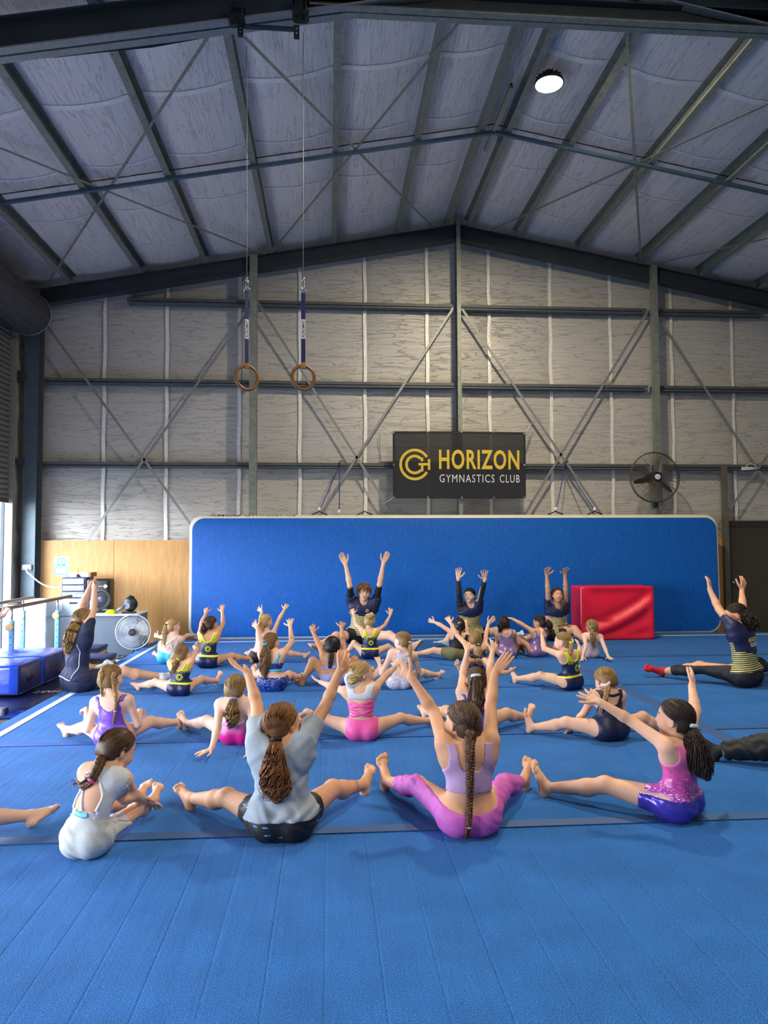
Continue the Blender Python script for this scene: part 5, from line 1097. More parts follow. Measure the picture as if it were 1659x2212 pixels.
def person(sp):
    c = sp['crop']; S = sp['S']; a = R_(sp.get('face', 0)); f = np.array([math.sin(a), math.cos(a), 0]); up = np.array([0, 0, 1.0]); l = np.cross(up, f)
    rnd = random.Random(sp['id']); nrng = np.random.default_rng(sp['id'])
    front = abs(((sp.get('face', 0)+180) % 360)-180) > 90
    h = sp.get('h', 0.0097); hh = (0.105+0.075*S)*sp.get('hs', 1.0); g = sp.get('g', 1.0)
    if 'pelvis' in sp: Pv = np.array(sp['pelvis'], float)
    else:
        seat = flo(*PX_(c, sp['seat'])); aw = unit([seat[0], seat[1], 0]); Pv = seat+aw*0.05*S+up*0.078*S
    # neck and head: kept at the pelvis depth plus a lean
    lean = sp.get('lean', 0.0)
    dpt = lambda q, px: CC+ray(*px)*(((q-CC)@CF)/(ray(*px)@CF))
    N_ = dpt(Pv+f*lean*S, PX_(c, sp['neck'])); T = np.linalg.norm(N_-Pv); t = unit(N_-Pv)
    Hc = dpt(N_+f*sp.get('hlean', 0.03)*S, PX_(c, sp['head']))
    ll = orth(l, t); tw = R_(sp.get('twist', 0)); fr = np.cross(ll, t)        # torso frame: left, front
    fr = unit(fr) if fr@f > 0 else -unit(fr)
    ls = ll*math.cos(tw)+fr*math.sin(tw)                                       # shoulder line
    ha = R_(sp.get('hyaw', sp.get('face', 0))); hp = R_(sp.get('hpit', 0)); hf = np.array([math.sin(ha)*math.cos(hp), math.cos(ha)*math.cos(hp), math.sin(hp)])
    hu = orth(up+0.6*orth(Hc-N_, [1e-9, 0, 0])*0 + sp.get('htilt', 0)*np.array([1, 0, 0]), hf); hl = np.cross(hu, hf)
    pts = [Pv, N_, Hc]
    arms = {}
    for key in ('A', 'B'):
        if key not in sp: continue
        own = (1 if key == 'A' else -1)*(-1 if front else 1)                   # +1: own left
        el, wr, tip = [PX_(c, q) for q in sp[key][:3]]; sg = sp[key][3] if len(sp[key]) > 3 else '+++'; opt = sp[key][4] if len(sp[key]) > 4 else {}
        sgn = [1 if ch == '+' else -1 for ch in sg]
        sh = Pv+t*0.865*T+ls*own*0.100*S*sp.get('shw', 1.0)
        e0 = reach(sh, el, 0.165*S, sgn[0]); rise = max(0.0, unit(e0-sh)@t)
        sh = sh+t*0.045*S*rise-ls*own*0.014*S*rise; e0 = reach(sh, el, 0.165*S, sgn[0]); w0 = reach(e0, wr, 0.145*S, sgn[1]); t0 = reach(w0, tip, 0.103*S, sgn[2])
        for q_ in (e0, w0): q_[2] = max(q_[2], 0.02)
        arms[key] = (own, sh, e0, w0, t0, opt); pts += [e0, w0, t0]
        DIAG.append((sp['id'], key, round(np.linalg.norm(e0-sh)/(0.165*S), 2), round(np.linalg.norm(w0-e0)/(0.145*S), 2)))
    legs = {}
    for key in ('L', 'R'):      # image left / right leg
        if key not in sp: continue
        own = (1 if key == 'L' else -1)*(-1 if front else 1)
        Hj = Pv+l*own*0.050*S*sp.get('hip', 1.0)-up*0.006*S; spec = sp[key]; opt = spec[2] if len(spec) > 2 else {}
        if 'ankle3' in opt: A = np.array(opt['ankle3'])
        else: A = flo(*PX_(c, spec[0]), 0.0)+up*0.040*S
        lt, lsn = 0.238*S, 0.232*S; dv = A-Hj; D_ = np.linalg.norm(dv); tot = lt+lsn
        DIAG.append((sp['id'], key, round(D_/tot, 2), ''))
        if D_ > tot*1.12: A = Hj+dv/D_*tot*1.12; A[2] = 0.040*S; dv = A-Hj; D_ = np.linalg.norm(dv)
        bend = opt.get('bend', 0.80)
        k_ = D_/(tot*0.988)
        if k_ > bend or D_ > tot*0.995: lt *= k_; lsn *= k_
        else: lt *= max(bend, 0.8); lsn *= max(bend, 0.8)
        if D_ > lt+lsn: k_ = D_/(lt+lsn)*1.002; lt *= k_; lsn *= k_
        ca = (lt*lt+D_*D_-lsn*lsn)/(2*lt*D_); along = dv/D_; kd = np.asarray(opt.get('knee', (0, 0, 1.0)), float); perp = orth(kd, along)
        Kn = Hj+along*lt*ca+perp*lt*math.sqrt(max(0, 1-ca*ca)); Kn[2] = max(Kn[2], 0.045*S)
        ld = unit(A-Kn)
        if spec[1] is None: td = unit(up*0.8+ld*0.5)
        else:
            Lf = 0.152*S*0.85; heel = A-up*0.03*S; tp_ = reach(heel, PX_(c, spec[1]), Lf*1.05, opt.get('ts', 1), 1.0); td = unit(tp_-heel)
            if td@ld < -0.25: td = unit(td-ld*(td@ld)+ld*-0.2)
        legs[key] = (own, Hj, Kn, A, ld, td, lt, lsn, opt); pts += [Kn, A, A+td*0.16*S]
    pts = np.array(pts); pad = 0.135*S; F = Field(pts.min(0)-pad, pts.max(0)+pad+np.array([0, 0, 0.03]), h)
    k1 = 0.022*S; k2 = 0.035*S
    M = Pv+t*0.45*T-fr*sp.get('curve', 0.012)*S; Cq = Pv+t*0.82*T-fr*0.004*S
    gh = sp.get('hip', g)
    F.cone(Pv-l*0.040*S*gh, Pv+l*0.040*S*gh, 0.070*S*gh, 0.070*S*gh, k2, sq=0.88, nrm=f)
    for s_ in (-1, 1): F.cone(Pv+l*s_*0.040*S*gh-f*0.020*S-up*(0.076-0.064*gh)*S, Pv+l*s_*0.05*S*gh+f*0.01*S-up*(0.074-0.062*gh)*S, 0.064*S*gh, 0.062*S*gh, k1)
    F.cone(Pv+t*0.05*T, M, 0.078*S*g, 0.070*S*g, k2, sq=0.74, nrm=fr)
    F.cone(M, Cq-t*0.06*T, 0.070*S*g, 0.083*S*g, k2, sq=0.72, nrm=fr)
    F.cone(Cq-ls*0.062*S*sp.get('shw', 1), Cq+ls*0.062*S*sp.get('shw', 1), 0.050*S, 0.050*S, k2, sq=0.85, nrm=fr)
    nb_ = Hc-hu*0.22*hh-hf*0.10*hh
    F.cone(Pv+t*0.86*T, N_+(nb_-N_)*0.2, 0.044*S, 0.033*S, k2); F.cone(N_-t*0.03*T, nb_, 0.033*S, 0.031*S, k1)
    for key, (own, sh, e0, w0, t0, opt) in arms.items():
        F.cone(Cq+ls*own*0.05*S+t*0.02*T, sh, 0.042*S, 0.031*S, k2)
        F.cone(sh, e0, 0.0295*S*g, 0.0225*S*g, k1); F.cone(e0, e0+(w0-e0)*0.3, 0.0222*S*g, 0.0228*S*g, 0.01*S); F.cone(e0+(w0-e0)*0.3, w0, 0.0228*S*g, 0.0155*S*g, 0.01*S)
    for key, (own, Hj, Kn, A, ld, td, lt, lsn, opt) in legs.items():
        F.cone(Hj, Kn, 0.058*S*gh, 0.0345*S*g, k2); bk = orth(-up+1e-6*f, ld)
        F.cone(Kn, Kn+ld*lsn*0.32+bk*0.006*S, 0.0335*S*g, 0.0365*S*g, 0.015*S); F.cone(Kn+ld*lsn*0.32+bk*0.006*S, A, 0.0365*S*g, 0.0205*S, 0.015*S)
        F.cone(Kn+up*0.008*S, Kn+up*0.008*S+ld*0.01*S, 0.028*S, 0.026*S, 0.02*S)
    # head
    axh = (hl, hf, hu)
    def hq(x, y, z): return Hc+hl*x*hh+hf*y*hh+hu*z*hh
    F.ell(hq(0, -0.03, 0.10), axh, (0.365*hh, 0.455*hh, 0.40*hh), 0.02)
    F.ell(hq(0, 0.13, -0.16), axh, (0.285*hh, 0.285*hh, 0.33*hh), 0.03)
    F.cone(hq(-0.05, 0.26, -0.40), hq(0.05, 0.26, -0.40), 0.095*hh, 0.095*hh, 0.02)
    F.cone(hq(0, 0.405, 0.02), hq(0, 0.475, -0.115), 0.03*hh, 0.05*hh, 0.012)
    for s_ in (-1, 1):
        F.ell(hq(s_*0.365, 0.0, -0.06), (unit(hl+hf*0.35*s_), hf, hu), (0.035*hh, 0.085*hh, 0.135*hh), 0.008)
        F.cone(hq(s_*0.10, 0.405, 0.065), hq(s_*0.20, 0.36, 0.06), 0.03*hh, 0.03*hh, 0.012)
        F.cone(hq(s_*0.17, 0.30, -0.16), hq(s_*0.20, 0.22, -0.16), 0.09*hh, 0.09*hh, 0.03)
    V, Q = nets(F.D, F.lo, h); parts = [(V, Q)]
    hb = sp.get('hh', max(0.0040, h*0.54))
    for key, (own, sh, e0, w0, t0, opt) in arms.items():
        fo = unit(w0-e0); hd = unit(t0-w0); nn = opt.get('n', None)
        nn = np.array(nn, float) if nn is not None else (f if abs(hd@f) < 0.85 else -up)
        s_ = opt.get('s', None); s_ = np.array(s_, float) if s_ is not None else -ls*own
        if abs(orth(s_, hd)@orth(nn, hd)) > 0.97: s_ = np.cross(nn, hd)*own
        parts.append(make_hand(w0, hd, nn, s_, 0.112*S, hb, opt.get('spread', 0.14), opt.get('curl', 0.10), -fo, opt.get('fist', False)))
    feet = {}
    for key, (own, Hj, Kn, A, ld, td, lt, lsn, opt) in legs.items():
        sdir = -l*own if abs(td@l) < 0.8 else np.cross(td, ld)*own
        nv = ld if abs(ld@td) < 0.9 else -up
        fv = make_foot(A, td, nv, sdir, 0.163*S, hb, ld); feet[key] = fv
        if not opt.get('sock'): parts.append(fv)
    Vb = np.concatenate([p[0] for p in parts]); o_ = 0; Qb = []
    for p in parts: Qb.append(p[1]+o_); o_ += len(p[0])
    root = empty('person', (Pv[0], Pv[1], 0.0)); tag(root, sp['label'], 'person', sp.get('group'))
    mesh_obj('body', Vb, np.concatenate(Qb), [SKIN[sp.get('skin', 'fair')]], root)
    for key, fv in feet.items():
        so = legs[key][8].get('sock')
        if so:
            ob = mesh_obj('sock', fv[0], fv[1], [CLO[so]], root)
            if so == 'sockr': pass
    # body coordinates
    def bcoord(p):
        d = p-Pv; return np.stack([d@ll/S, d@t/T, d@fr/S], -1)
    def surf(u, s, side=-1, F_=None, off=0.0):          # back/front surface point at torso coordinates
        u = np.atleast_1d(u).astype(float); s = np.atleast_1d(s).astype(float); base = Pv+ll*(u*S)[:, None]+t*(s*T)[:, None]; ws = np.linspace(0.16, -0.06, 90)*S
        P3 = base[:, None, :]+(fr*side)[None, None, :]*ws[None, :, None]; D = F.samplel(P3, F_)-off
        hit = (D < 0).argmax(1); hit = np.clip(np.where((D < 0).any(1), hit, 60), 1, None); ar = np.arange(len(u))
        d0, d1 = D[ar, hit-1], D[ar, hit]; fr_ = np.clip(d0/(d0-d1+1e-9), 0, 1)[:, None]; return P3[ar, hit-1]*(1-fr_)+P3[ar, hit]*fr_
    # garments
    Dg = F.D; ii = np.argwhere(Dg < 0.036)
    if len(ii):
        pp = F.lo+ii*F.h; dv_ = Dg[ii[:, 0], ii[:, 1], ii[:, 2]].astype(float); bc = bcoord(pp); u, s, w = bc[:, 0], bc[:, 1], bc[:, 2]; au = np.abs(u)
        lq = np.full(len(pp), -1.0); lds = np.full(len(pp), 9.0); lown = np.zeros(len(pp))
        for key, (own, Hj, Kn, A, ld, td, lt, lsn, opt) in legs.items():
            d1 = unit(Kn-Hj); q1 = (pp-Hj)@d1; q2 = (pp-Kn)@ld; r1 = np.linalg.norm(pp-Hj-np.clip(q1, 0, lt)[:, None]*d1, axis=1); r2 = np.linalg.norm(pp-Kn-np.clip(q2, 0, lsn)[:, None]*ld, axis=1)
            q = np.where(r1 < r2, q1, lt+q2); r_ = np.minimum(r1, r2); m = r_ < lds; lq = np.where(m, q/S, lq); lds = np.where(m, r_, lds); lown = np.where(m, own, lown)
        aq = np.full(len(pp), -1.0); ads = np.full(len(pp), 9.0)
        for key, (own, sh, e0, w0, t0, opt) in arms.items():
            d1 = unit(e0-sh); q1 = (pp-sh)@d1; la = np.linalg.norm(e0-sh); d2 = unit(w0-e0); q2 = (pp-e0)@d2; lb = np.linalg.norm(w0-e0)
            r1 = np.linalg.norm(pp-sh-np.clip(q1, 0, la)[:, None]*d1, axis=1); r2 = np.linalg.norm(pp-e0-np.clip(q2, 0, lb)[:, None]*d2, axis=1)
            q = np.where(r1 < r2, q1, la+q2); r_ = np.minimum(r1, r2); m = r_ < ads; aq = np.where(m, q/S, aq); ads = np.where(m, r_, ads)
    gf = {}
    def garment(gs):
        nm, mt, kw = gs[0], gs[1], (gs[2] if len(gs) > 2 else {}); off = kw.get('off', 0.0045)
        reg = np.full(len(pp), -1.0)
        def cut(x):
            nonlocal reg
            reg = np.maximum(reg, x)
        bot, top = kw.get('bot', None), kw.get('top', 1.02)
        if bot is not None:
            bb = bot+kw.get('botc', 0.0)*(au/0.08)**2          # hem that dips or lifts at the sides
            cut((bb-s)*T)
        if top is not None:
            if kw.get('neck', True) and top > 0.8:
                nb, nf, hw, pw = kw.get('nb', 0.93), kw.get('nf', 0.86), kw.get('hw', 0.045), kw.get('pw', 3.0); cu = np.clip(au/hw, 0, 1.2)**pw
                ss_ = np.clip((w+0.035)/0.07, 0, 1); ss_ = ss_*ss_*(3-2*ss_); l0 = nb+(nf-nb)*ss_; cap = 1.12 if kw.get('sleeve') else 1.04; lim = l0+(cap-l0)*np.minimum(cu, 1)
                inarm = (aq > -0.03) & (ads < 0.05*S) & (au > 0.07) if kw.get('sleeve') else np.zeros(len(pp), bool)
                slp = np.where(cu < 1, (1.04-l0)*pw*np.clip(au/hw, 0, 1)**(pw-1)/hw*(T/S), 0); cut(np.where(inarm, -1, (s-lim)*T/np.sqrt(1+slp**2))); cut(np.where(inarm, -1, (s-cap-0.06)*T))
            else: cut((s-(top+kw.get('topc', 0.0)*(au/0.08)**2))*T)
        sl = kw.get('sleeve', None)
        if sl is None:
            reg0 = reg.copy(); ah = kw.get('ah', (0.115, 0.80, 0.032, 0.24)); e_ = 1-np.sqrt(((au-ah[0])/ah[2])**2+((s-ah[1])/ah[3])**2); cut(e_*0.03)
            if kw.get('armr'): reg = np.where(e_*0.03 >= reg-1e-9, np.maximum(reg0, -1), reg); cut(np.minimum((aq+0.025)*S, kw['armr']*S-ads))
            else: cut(np.minimum((aq+0.012)*S, 0.066*S-ads)); cut((au-0.108)*S)
        else: cut(np.minimum((aq-sl)*S, 0.085*S-ads))
        lg = kw.get('leg', 0.075)
        if lg is not None: cut(np.minimum((lq-lg-kw.get('legu', 0.0)*(pp[:, 2]-Pv[2])/S)*S, np.maximum((kw.get('s0', 0.30)-s)*T, (lq-0.16)*S)))
        if 'uedge' in kw: ue = np.array(kw['uedge']); cut((u-np.interp(s, ue[:, 0], ue[:, 1]))*S)
        if 'only' in kw: cut(np.where(lown*kw['only'] > 0, -1, 0.01))
        if kw.get('legs_only'): cut(np.minimum((0.0-lq)*S, 0.05))
        if 'keyhole' in kw:
            ku, ks, ra, rb = kw['keyhole']; e_ = 1-np.sqrt(((u-ku)/ra)**2+((s-ks)/rb)**2); cut(np.where(w < 0.02, e_*0.03, -1))
        of = np.full(len(pp), off)
        if kw.get('loose'):
            lo_ = kw['loose']; wr_ = (np.sin(60*u*S+8*s+2.5*np.sin(14*s+9*u*S))*0.6+np.sin(22*s-30*u*S+2*np.sin(40*u*S))*0.5)*0.5+0.5
            of = of+lo_*(0.35+0.65*np.clip(1-s, 0, 1))*(0.55+0.9*wr_)
            if sl is not None: of = np.where((aq > 0) & (ads < 0.08*S), off+lo_*0.6*(0.4+np.clip(aq/max(sl, 0.01), 0, 1)), of)
        elif kw.get('wr'):
            of = of+kw['wr']*np.sin(pp@np.array([60, 35, 85.0])+2.5*np.sin(pp@np.array([25, -30, 20.0])))
        G = np.full(Dg.shape, 1.0, np.float32); G[ii[:, 0], ii[:, 1], ii[:, 2]] = np.maximum(dv_-of, reg)
        V_, Q_ = nets(G, F.lo, h); gf[nm] = G
        if len(V_) == 0: print('EMPTY garment', sp['id'], nm); return None
        b_ = bcoord(V_); ob = mesh_obj(nm, V_, Q_, [CLO[mt]], root, {'bc': ('FLOAT_VECTOR', b_)})
        if kw.get('label'): ob['label'] = kw['label']
        return ob
    gobs = {}
    gbody = {}
    for gs in sp.get('wear', []):
        if len(ii): gobs[gs[0]] = garment(gs)
    def decal(v, fcs, u0, s0, wu, name, m, parent, side=-1, off=0.005):     # flat artwork laid on the torso; wu: half width in units of S
        sc = wu*S; uu = u0+v[:, 0]*wu*(-1 if side < 0 else 1); ss = s0+v[:, 1]*sc/T
        P3 = surf(uu, ss, side, gf.get(parent.name.split('.')[0]), off=off); mb = MB(); mb.add(P3, fcs); ob = mb.build(name, m, parent, origin=WPOS[parent.name]); return ob
    def ribbon(path, wd, m, name, parent, side=-1, off=0.002):
        P2 = spline([(q[0], q[1]) for q in path], 26); G_ = gf.get(parent.name.split('.')[0]); G_ = F.D if G_ is None else np.minimum(G_, F.D); C3 = surf(P2[:, 0], P2[:, 1], side, G_, off=off); C3 = np.array([C3[max(0, i-1):i+2].mean(0) for i in range(len(C3))])
        Tn = np.gradient(C3, axis=0); Tn /= np.linalg.norm(Tn, axis=1)[:, None]+1e-9; nn = fr*side; A_ = np.cross(Tn, nn); A_ /= np.linalg.norm(A_, axis=1)[:, None]+1e-9
        hw = wd/2; mb = MB(); R4 = [C3+A_*hw, C3+A_*hw*0.6+nn*0.0045, C3-A_*hw*0.6+nn*0.0045, C3-A_*hw, C3-nn*0.004]; n5 = 5; Vr = np.stack(R4, 1).reshape(-1, 3); nn_ = len(C3)
        mb.add(Vr, [(i*n5+k, i*n5+(k+1) % n5, (i+1)*n5+(k+1) % n5, (i+1)*n5+k) for i in range(nn_-1) for k in range(n5)]); return mb.build(name, m, parent, smooth=True, origin=WPOS[parent.name])
    for st in sp.get('straps', []):
        ribbon(st[0], st[1], CLO[st[2]], 'strap', gobs.get(st[3]) or root, st[4] if len(st) > 4 else -1)
    for dc in sp.get('decals', []):
        dc(decal, gobs, root)
    if 'legtext' in sp:
        key, txts, fr0, hgt, gk = sp['legtext']; own, Hj, Kn, A, ld, td, lt, lsn, opt = legs[key]; vd = unit(A-CC); ax_ = orth(ld, vd); ay_ = np.cross(ax_, vd); 
        if ay_@up < 0: ay_ = -ay_
        for k, tx in enumerate(txts):
            v_, f_ = fit_text(tx, hgt*len(tx)*0.8, hgt, 0.03); c0 = Kn+ld*lsn*(fr0[k])
            base = c0-ax_*0+ (ax_[None, :]*(-v_[:, 1:2]*1.0)+ay_[None, :]*(-v_[:, 0:1]*1.0)); ws = np.linspace(0.1, -0.05, 80); P3 = base[:, None, :]-vd[None, None, :]*ws[None, :, None]; D = F.samplel(P3)-0.010; hit = np.where((D < 0).any(1), (D < 0).argmax(1), 50)
            ok_ = (D < 0).any(1); f_ = [q for q in f_ if all(ok_[i] for i in q)]
            if f_: MB().add(P3[np.arange(len(base)), hit], f_).build('print', WPRINT, gobs[gk], origin=WPOS[root.name])
    # face details
    for s_ in (-1, 1):
        e_ = hq(s_*0.145, 0.352, 0.005); ax_ = unit(hf+hl*s_*0.12); mb = MB(); mb.lathe([(0.055*hh*math.cos(x), 0.055*hh*math.sin(x)) for x in np.linspace(-1.2, 1.57, 8)], e_, ax_, 12); ey = mb.build('eye', EYEM, root, smooth=True, origin=WPOS[root.name])
        MB().lathe([(0.027*hh, 0.0), (0.02*hh, 0.004*hh), (0, 0.006*hh)], e_+ax_*0.0525*hh, ax_, 10).build('iris', IRIS, ey, smooth=True, origin=WPOS[root.name])
        MB().tube([hq(s_*0.07, 0.425, 0.105), hq(s_*0.15, 0.412, 0.125), hq(s_*0.23, 0.345, 0.10)], [0.012*hh, 0.014*hh, 0.008*hh], 6).build('eyebrow', BROWM, root, smooth=True, origin=WPOS[root.name])
    lp = MB(); lp.tube([hq(-0.10, 0.355, -0.265), hq(-0.05, 0.398, -0.258), hq(0, 0.41, -0.262), hq(0.05, 0.398, -0.258), hq(0.10, 0.355, -0.265)], [0.008*hh, 0.02*hh, 0.024*hh, 0.02*hh, 0.008*hh], 6); lp.build('lips', LIPM, root, smooth=True, origin=WPOS[root.name])
    # ---- hair
    hr = sp['hair']; hm = HAIR[hr['c']]; big = hr.get('n', 1.0)
    hc = hq(0, -0.03, 0.10); rad = np.array([0.365, 0.455, 0.40])*hh; hh_ = max(0.0046, h*0.7)
    thick = hr.get('thick', 0.035)*hh
    Fh = Field(Hc-hh*0.75, Hc+hh*0.75, hh_); Fh.ell(hc, axh, tuple(rad+thick), 0.01)
    if hr.get('nape', True): Fh.cone(hq(-0.15, -0.27, -0.16), hq(0.15, -0.27, -0.16), 0.17*hh, 0.17*hh, 0.05)
    gx = np.meshgrid(*[Fh.lo[i]+Fh.h*np.arange(Fh.n[i]) for i in range(3)], indexing='ij'); gp = np.stack(gx, -1)-Hc; ph, pf_, pl = gp@hu/hh, gp@hf/hh, np.abs(gp@hl)/hh
    line = hr.get('line', 0.30)                            # hairline: forehead height and temples
    reg = np.maximum(np.minimum(pf_-(-0.02+0.0*ph), (line-0.9*np.maximum(0, pl-0.2)-ph)*0.8+0.25*np.maximum(pf_-0.15, 0)), -1)
    reg = np.maximum(reg, np.minimum(0.02-ph*0.0+(pf_+0.10), (-0.02-ph)))      # clear of the ears and cheeks
    reg = np.maximum(reg, hr.get('low', -0.30)-ph)
    ear = 0.17-np.sqrt((pf_-0.02)**2+((ph+0.07)/1.2)**2); reg = np.maximum(reg, np.where(pl > 0.27, ear, -1))
    Fh.D = np.maximum(Fh.D, (reg*hh).astype(np.float32)); Vh, Qh = nets(Fh.D, Fh.lo, hh_); VV = [Vh]; QQ = [Qh]; HV = [np.full(len(Vh), 0.25)]
    def hdir(v): return hc+(hl*v[0]*(rad[0]+thick)+hf*v[1]*(rad[1]+thick)+hu*v[2]*(rad[2]+thick))*1.012
    def inhair(v):
        p = (hdir(v)-Hc); z, y, x = p@hu/hh, p@hf/hh, abs(p@hl)/hh
        if y > -0.02 and z < line-0.9*max(0, x-0.2)-0.0: return False
        if z < -0.02 and y > -0.10: return False
        return z > hr.get('low', -0.30)+0.03
    def onface(v):
        p = (hdir(v)-Hc); z, y, x = p@hu/hh, p@hf/hh, abs(p@hl)/hh
        return (y > 0.0 and z < line-0.9*max(0, x-0.2)-0.04) or (z < -0.05 and y > -0.02)
    def tov(p): q = np.asarray(p)-hc; q = np.array([q@hl/rad[0], q@hf/rad[1], q@hu/rad[2]]); return q/np.linalg.norm(q)
    hoff = hr.get('d', 0.06)                               # how far towards the camera the tail hangs
    def h3(px, extra=0.0): return dpt(Hc-aw_*(hoff+extra), PX_(c, px))
    aw_ = unit([Hc[0], Hc[1], 0])
    ties = [h3(q) for q in hr.get('tie', [])]
    # snap ties to the scalp
    ties = [hdir(tov(q)) for q in ties]
    paths, rads, hvs = [], [], []; ns = int(hr.get('ns', 150)*big*(2.0 if h < 0.0078 else 1.4))
    for k in range(ns):
        for _ in range(30):
            v = nrng.normal(size=3); v /= np.linalg.norm(v)
            if inhair(v): break
        else: continue
        if ties: q = min(ties, key=lambda q: np.linalg.norm(q-hdir(v))); vt = tov(q)
        else:
            vt = np.array([np.sign(v[0])*0.95, -0.2, -0.45]) if v[1] > -0.25 else np.array([v[0], v[1]-0.2, -0.7]); vt /= np.linalg.norm(vt)
        if hr.get('type') in ('curly', 'short'):
            p0 = hdir(v); ax_ = nrng.normal(size=3); pth = [p0]
            dd = orth(nrng.normal(size=3), v@np.array([hl, hf, hu])) 
            nrm_ = unit(p0-hc)
            for j in range(6):
                dd = orth(dd+nrng.normal(size=3)*0.7, nrm_); pth.append(pth[-1]+dd*0.035*hh*2+nrm_*0.012*hh*math.sin(j*1.3))
            paths.append(spline(pth, 10)); rads.append(np.linspace(0.03, 0.012, 10)*hh*1.1); hvs.append(nrng.uniform(0, 1)); continue
        m_ = 7; om = math.acos(np.clip(v@vt, -1, 1)); 
        if om < 0.05: continue
        if any(onface((math.sin((1-x)*om)*v+math.sin(x*om)*vt)/math.sin(om)) for x in (0.25, 0.5)): continue
        P_ = [hdir((math.sin((1-x)*om)*v+math.sin(x*om)*vt)/math.sin(om)) for x in np.linspace(0, 1, m_)]
        wig = nrng.normal(size=3)*0.006*hh; P_ = [p+wig*math.sin(3*x)+unit(p-hc)*nrng.uniform(-0.004, 0.006)*hh for p, x in zip(P_, np.linspace(0, 1, m_))]
        paths.append(P_); rads.append(np.interp(np.linspace(0, 1, m_), [0, 0.2, 0.8, 1], [0.003, 0.0085, 0.0085, 0.005])*hh*hr.get('sw', 1.0)); hvs.append(nrng.uniform(0.0, 1.0))
    tie_objs = []
    for ti, tl in enumerate(hr.get('tails', [])):
        kind, ppx, rr_ = tl['k'], tl['p'], tl['r']
        n_ = len(ppx); dp = tl.get('d', [0.0]*n_); P_ = [h3(q, e_) for q, e_ in zip(ppx, dp)]
        if tl.get('fix', True) and ties: P_[0] = ties[min(ti, len(ties)-1)]
        # keep the tail outside the body
        Pd = spline(P_, 30)
        for j in range(len(Pd)):
            for _ in range(25):
                if F.samplel(Pd[j]) > tl['r'][0]*S*0.4: break
                Pd[j] = Pd[j]-aw_*0.008
        Pd[1:-1] = (Pd[:-2]+Pd[1:-1]*2+Pd[2:])/4
        rp = np.interp(np.linspace(0, 1, 30), np.linspace(0, 1, len(rr_)), rr_)*S
        Tn = np.gradient(Pd, axis=0); Tn /= np.linalg.norm(Tn, axis=1)[:, None]+1e-9; side_ = np.cross(Tn, aw_); side_ /= np.linalg.norm(side_, axis=1)[:, None]+1e-9; dep = np.cross(side_, Tn)
        if kind == 'pony':
            core = (Pd, rp*0.72, 0.25); v_, q_, h_v = strand_mesh([core[0]], [core[1]], [0.2], 10); VV.append(v_); QQ.append(q_); HV.append(h_v)
            wv = tl.get('wave', 0.12)
            sr_ = tl.get('sr', 0.0030)*S
            for k in range(int(tl.get('n', 70)*big*(2.1 if h < 0.0078 else 1.6))):
                ph_ = nrng.uniform(0, 2*math.pi); ro = math.sqrt(nrng.uniform(0.25, 1.0)); L_ = int(nrng.uniform(20, 30)); x = np.arange(L_)/29.0
                ph2 = nrng.uniform(0, 6.28); fq = nrng.uniform(2.2, 4.2); ph2 = round(ph2*1.2)/1.2
                cs = np.cos(ph_)*ro+wv*np.sin(fq*6.28*x+ph2)*x*2; sn = np.sin(ph_)*ro*0.75+wv*np.cos(fq*6.28*x+ph2)*x*2
                pth = Pd[:L_]+side_[:L_]*(cs*rp[:L_])[:, None]+dep[:L_]*(sn*rp[:L_])[:, None]
                if h > 0.0078: pth = pth[::2]; x = x[::2]
                paths.append(pth); rads.append(1.15*np.interp(x/x[-1], [0, 0.15, 0.75, 1], [0.6, 1.0, 0.9, 0.25])*sr_); hvs.append(nrng.uniform(0, 1))
        elif kind == 'braid':
            turns = tl.get('turns', 6); x = np.linspace(0, 1, 30*3); Pq = spline(Pd, 90); rq = np.interp(x, np.linspace(0, 1, 30), rp); sq_ = spline(side_, 90); dq = spline(dep, 90); end = tl.get('end', 0.86); m_ = x <= end
            for j in range(3):
                th = 2*math.pi*(turns*x/end+j/3.0); pth = Pq+sq_*(np.sin(th)*rq*0.62)[:, None]+dq*(np.sin(2*th)*rq*0.42)[:, None]
                v_, q_, h_v = strand_mesh([pth[m_]], [rq[m_]*0.52], [0.3+0.25*j], 8); VV.append(v_); QQ.append(q_); HV.append(h_v)
            for k in range(int(14*big)):
                i0 = int(end*90)-1; xx = x[i0:]; oo = nrng.normal(size=2)*0.5; pth = Pq[i0:]+sq_[i0:]*(oo[0]*rq[i0])+dq[i0:]*(oo[1]*rq[i0]*0.6)
                paths.append(pth); rads.append(np.linspace(0.35, 0.06, len(xx))*rq[i0]); hvs.append(nrng.uniform(0.3, 1))
            tie_objs.append((Pq[min(89, int(end*90))], Tn[min(29, int(end*30))], rq[min(89, int(end*90))]*0.8, tl.get('tiec')))
        elif kind == 'bun':
            cB = Pd[0]
            for k in range(int(60*big)):
                a0 = nrng.uniform(0, 6.28); ax_ = unit(nrng.normal(size=3)); b1 = orth(nrng.normal(size=3), ax_); b2 = np.cross(ax_, b1); rB = rp[0]*nrng.uniform(0.75, 1.0)
                paths.append([cB+(b1*math.cos(a0+x)+b2*math.sin(a0+x))*rB+ax_*rp[0]*0.25*math.sin(x) for x in np.linspace(0, 3.6, 12)]); rads.append(np.full(12, rp[0]*0.11)); hvs.append(nrng.uniform(0.1, 1))
            v_, q_, h_v = strand_mesh([[cB+up*rp[0]*0.8*x for x in np.linspace(-1, 1, 9)]], [rp[0]*0.85*np.sqrt(np.maximum(0.02, 1-np.linspace(-1, 1, 9)**2))], [0.3], 12); VV.append(v_); QQ.append(q_); HV.append(h_v)
        if tl.get('band'):
            tie_objs.append((Pd[0]*0.6+Pd[1]*0.4, Tn[0], tl.get('br', 0.020)*S, tl['band']))
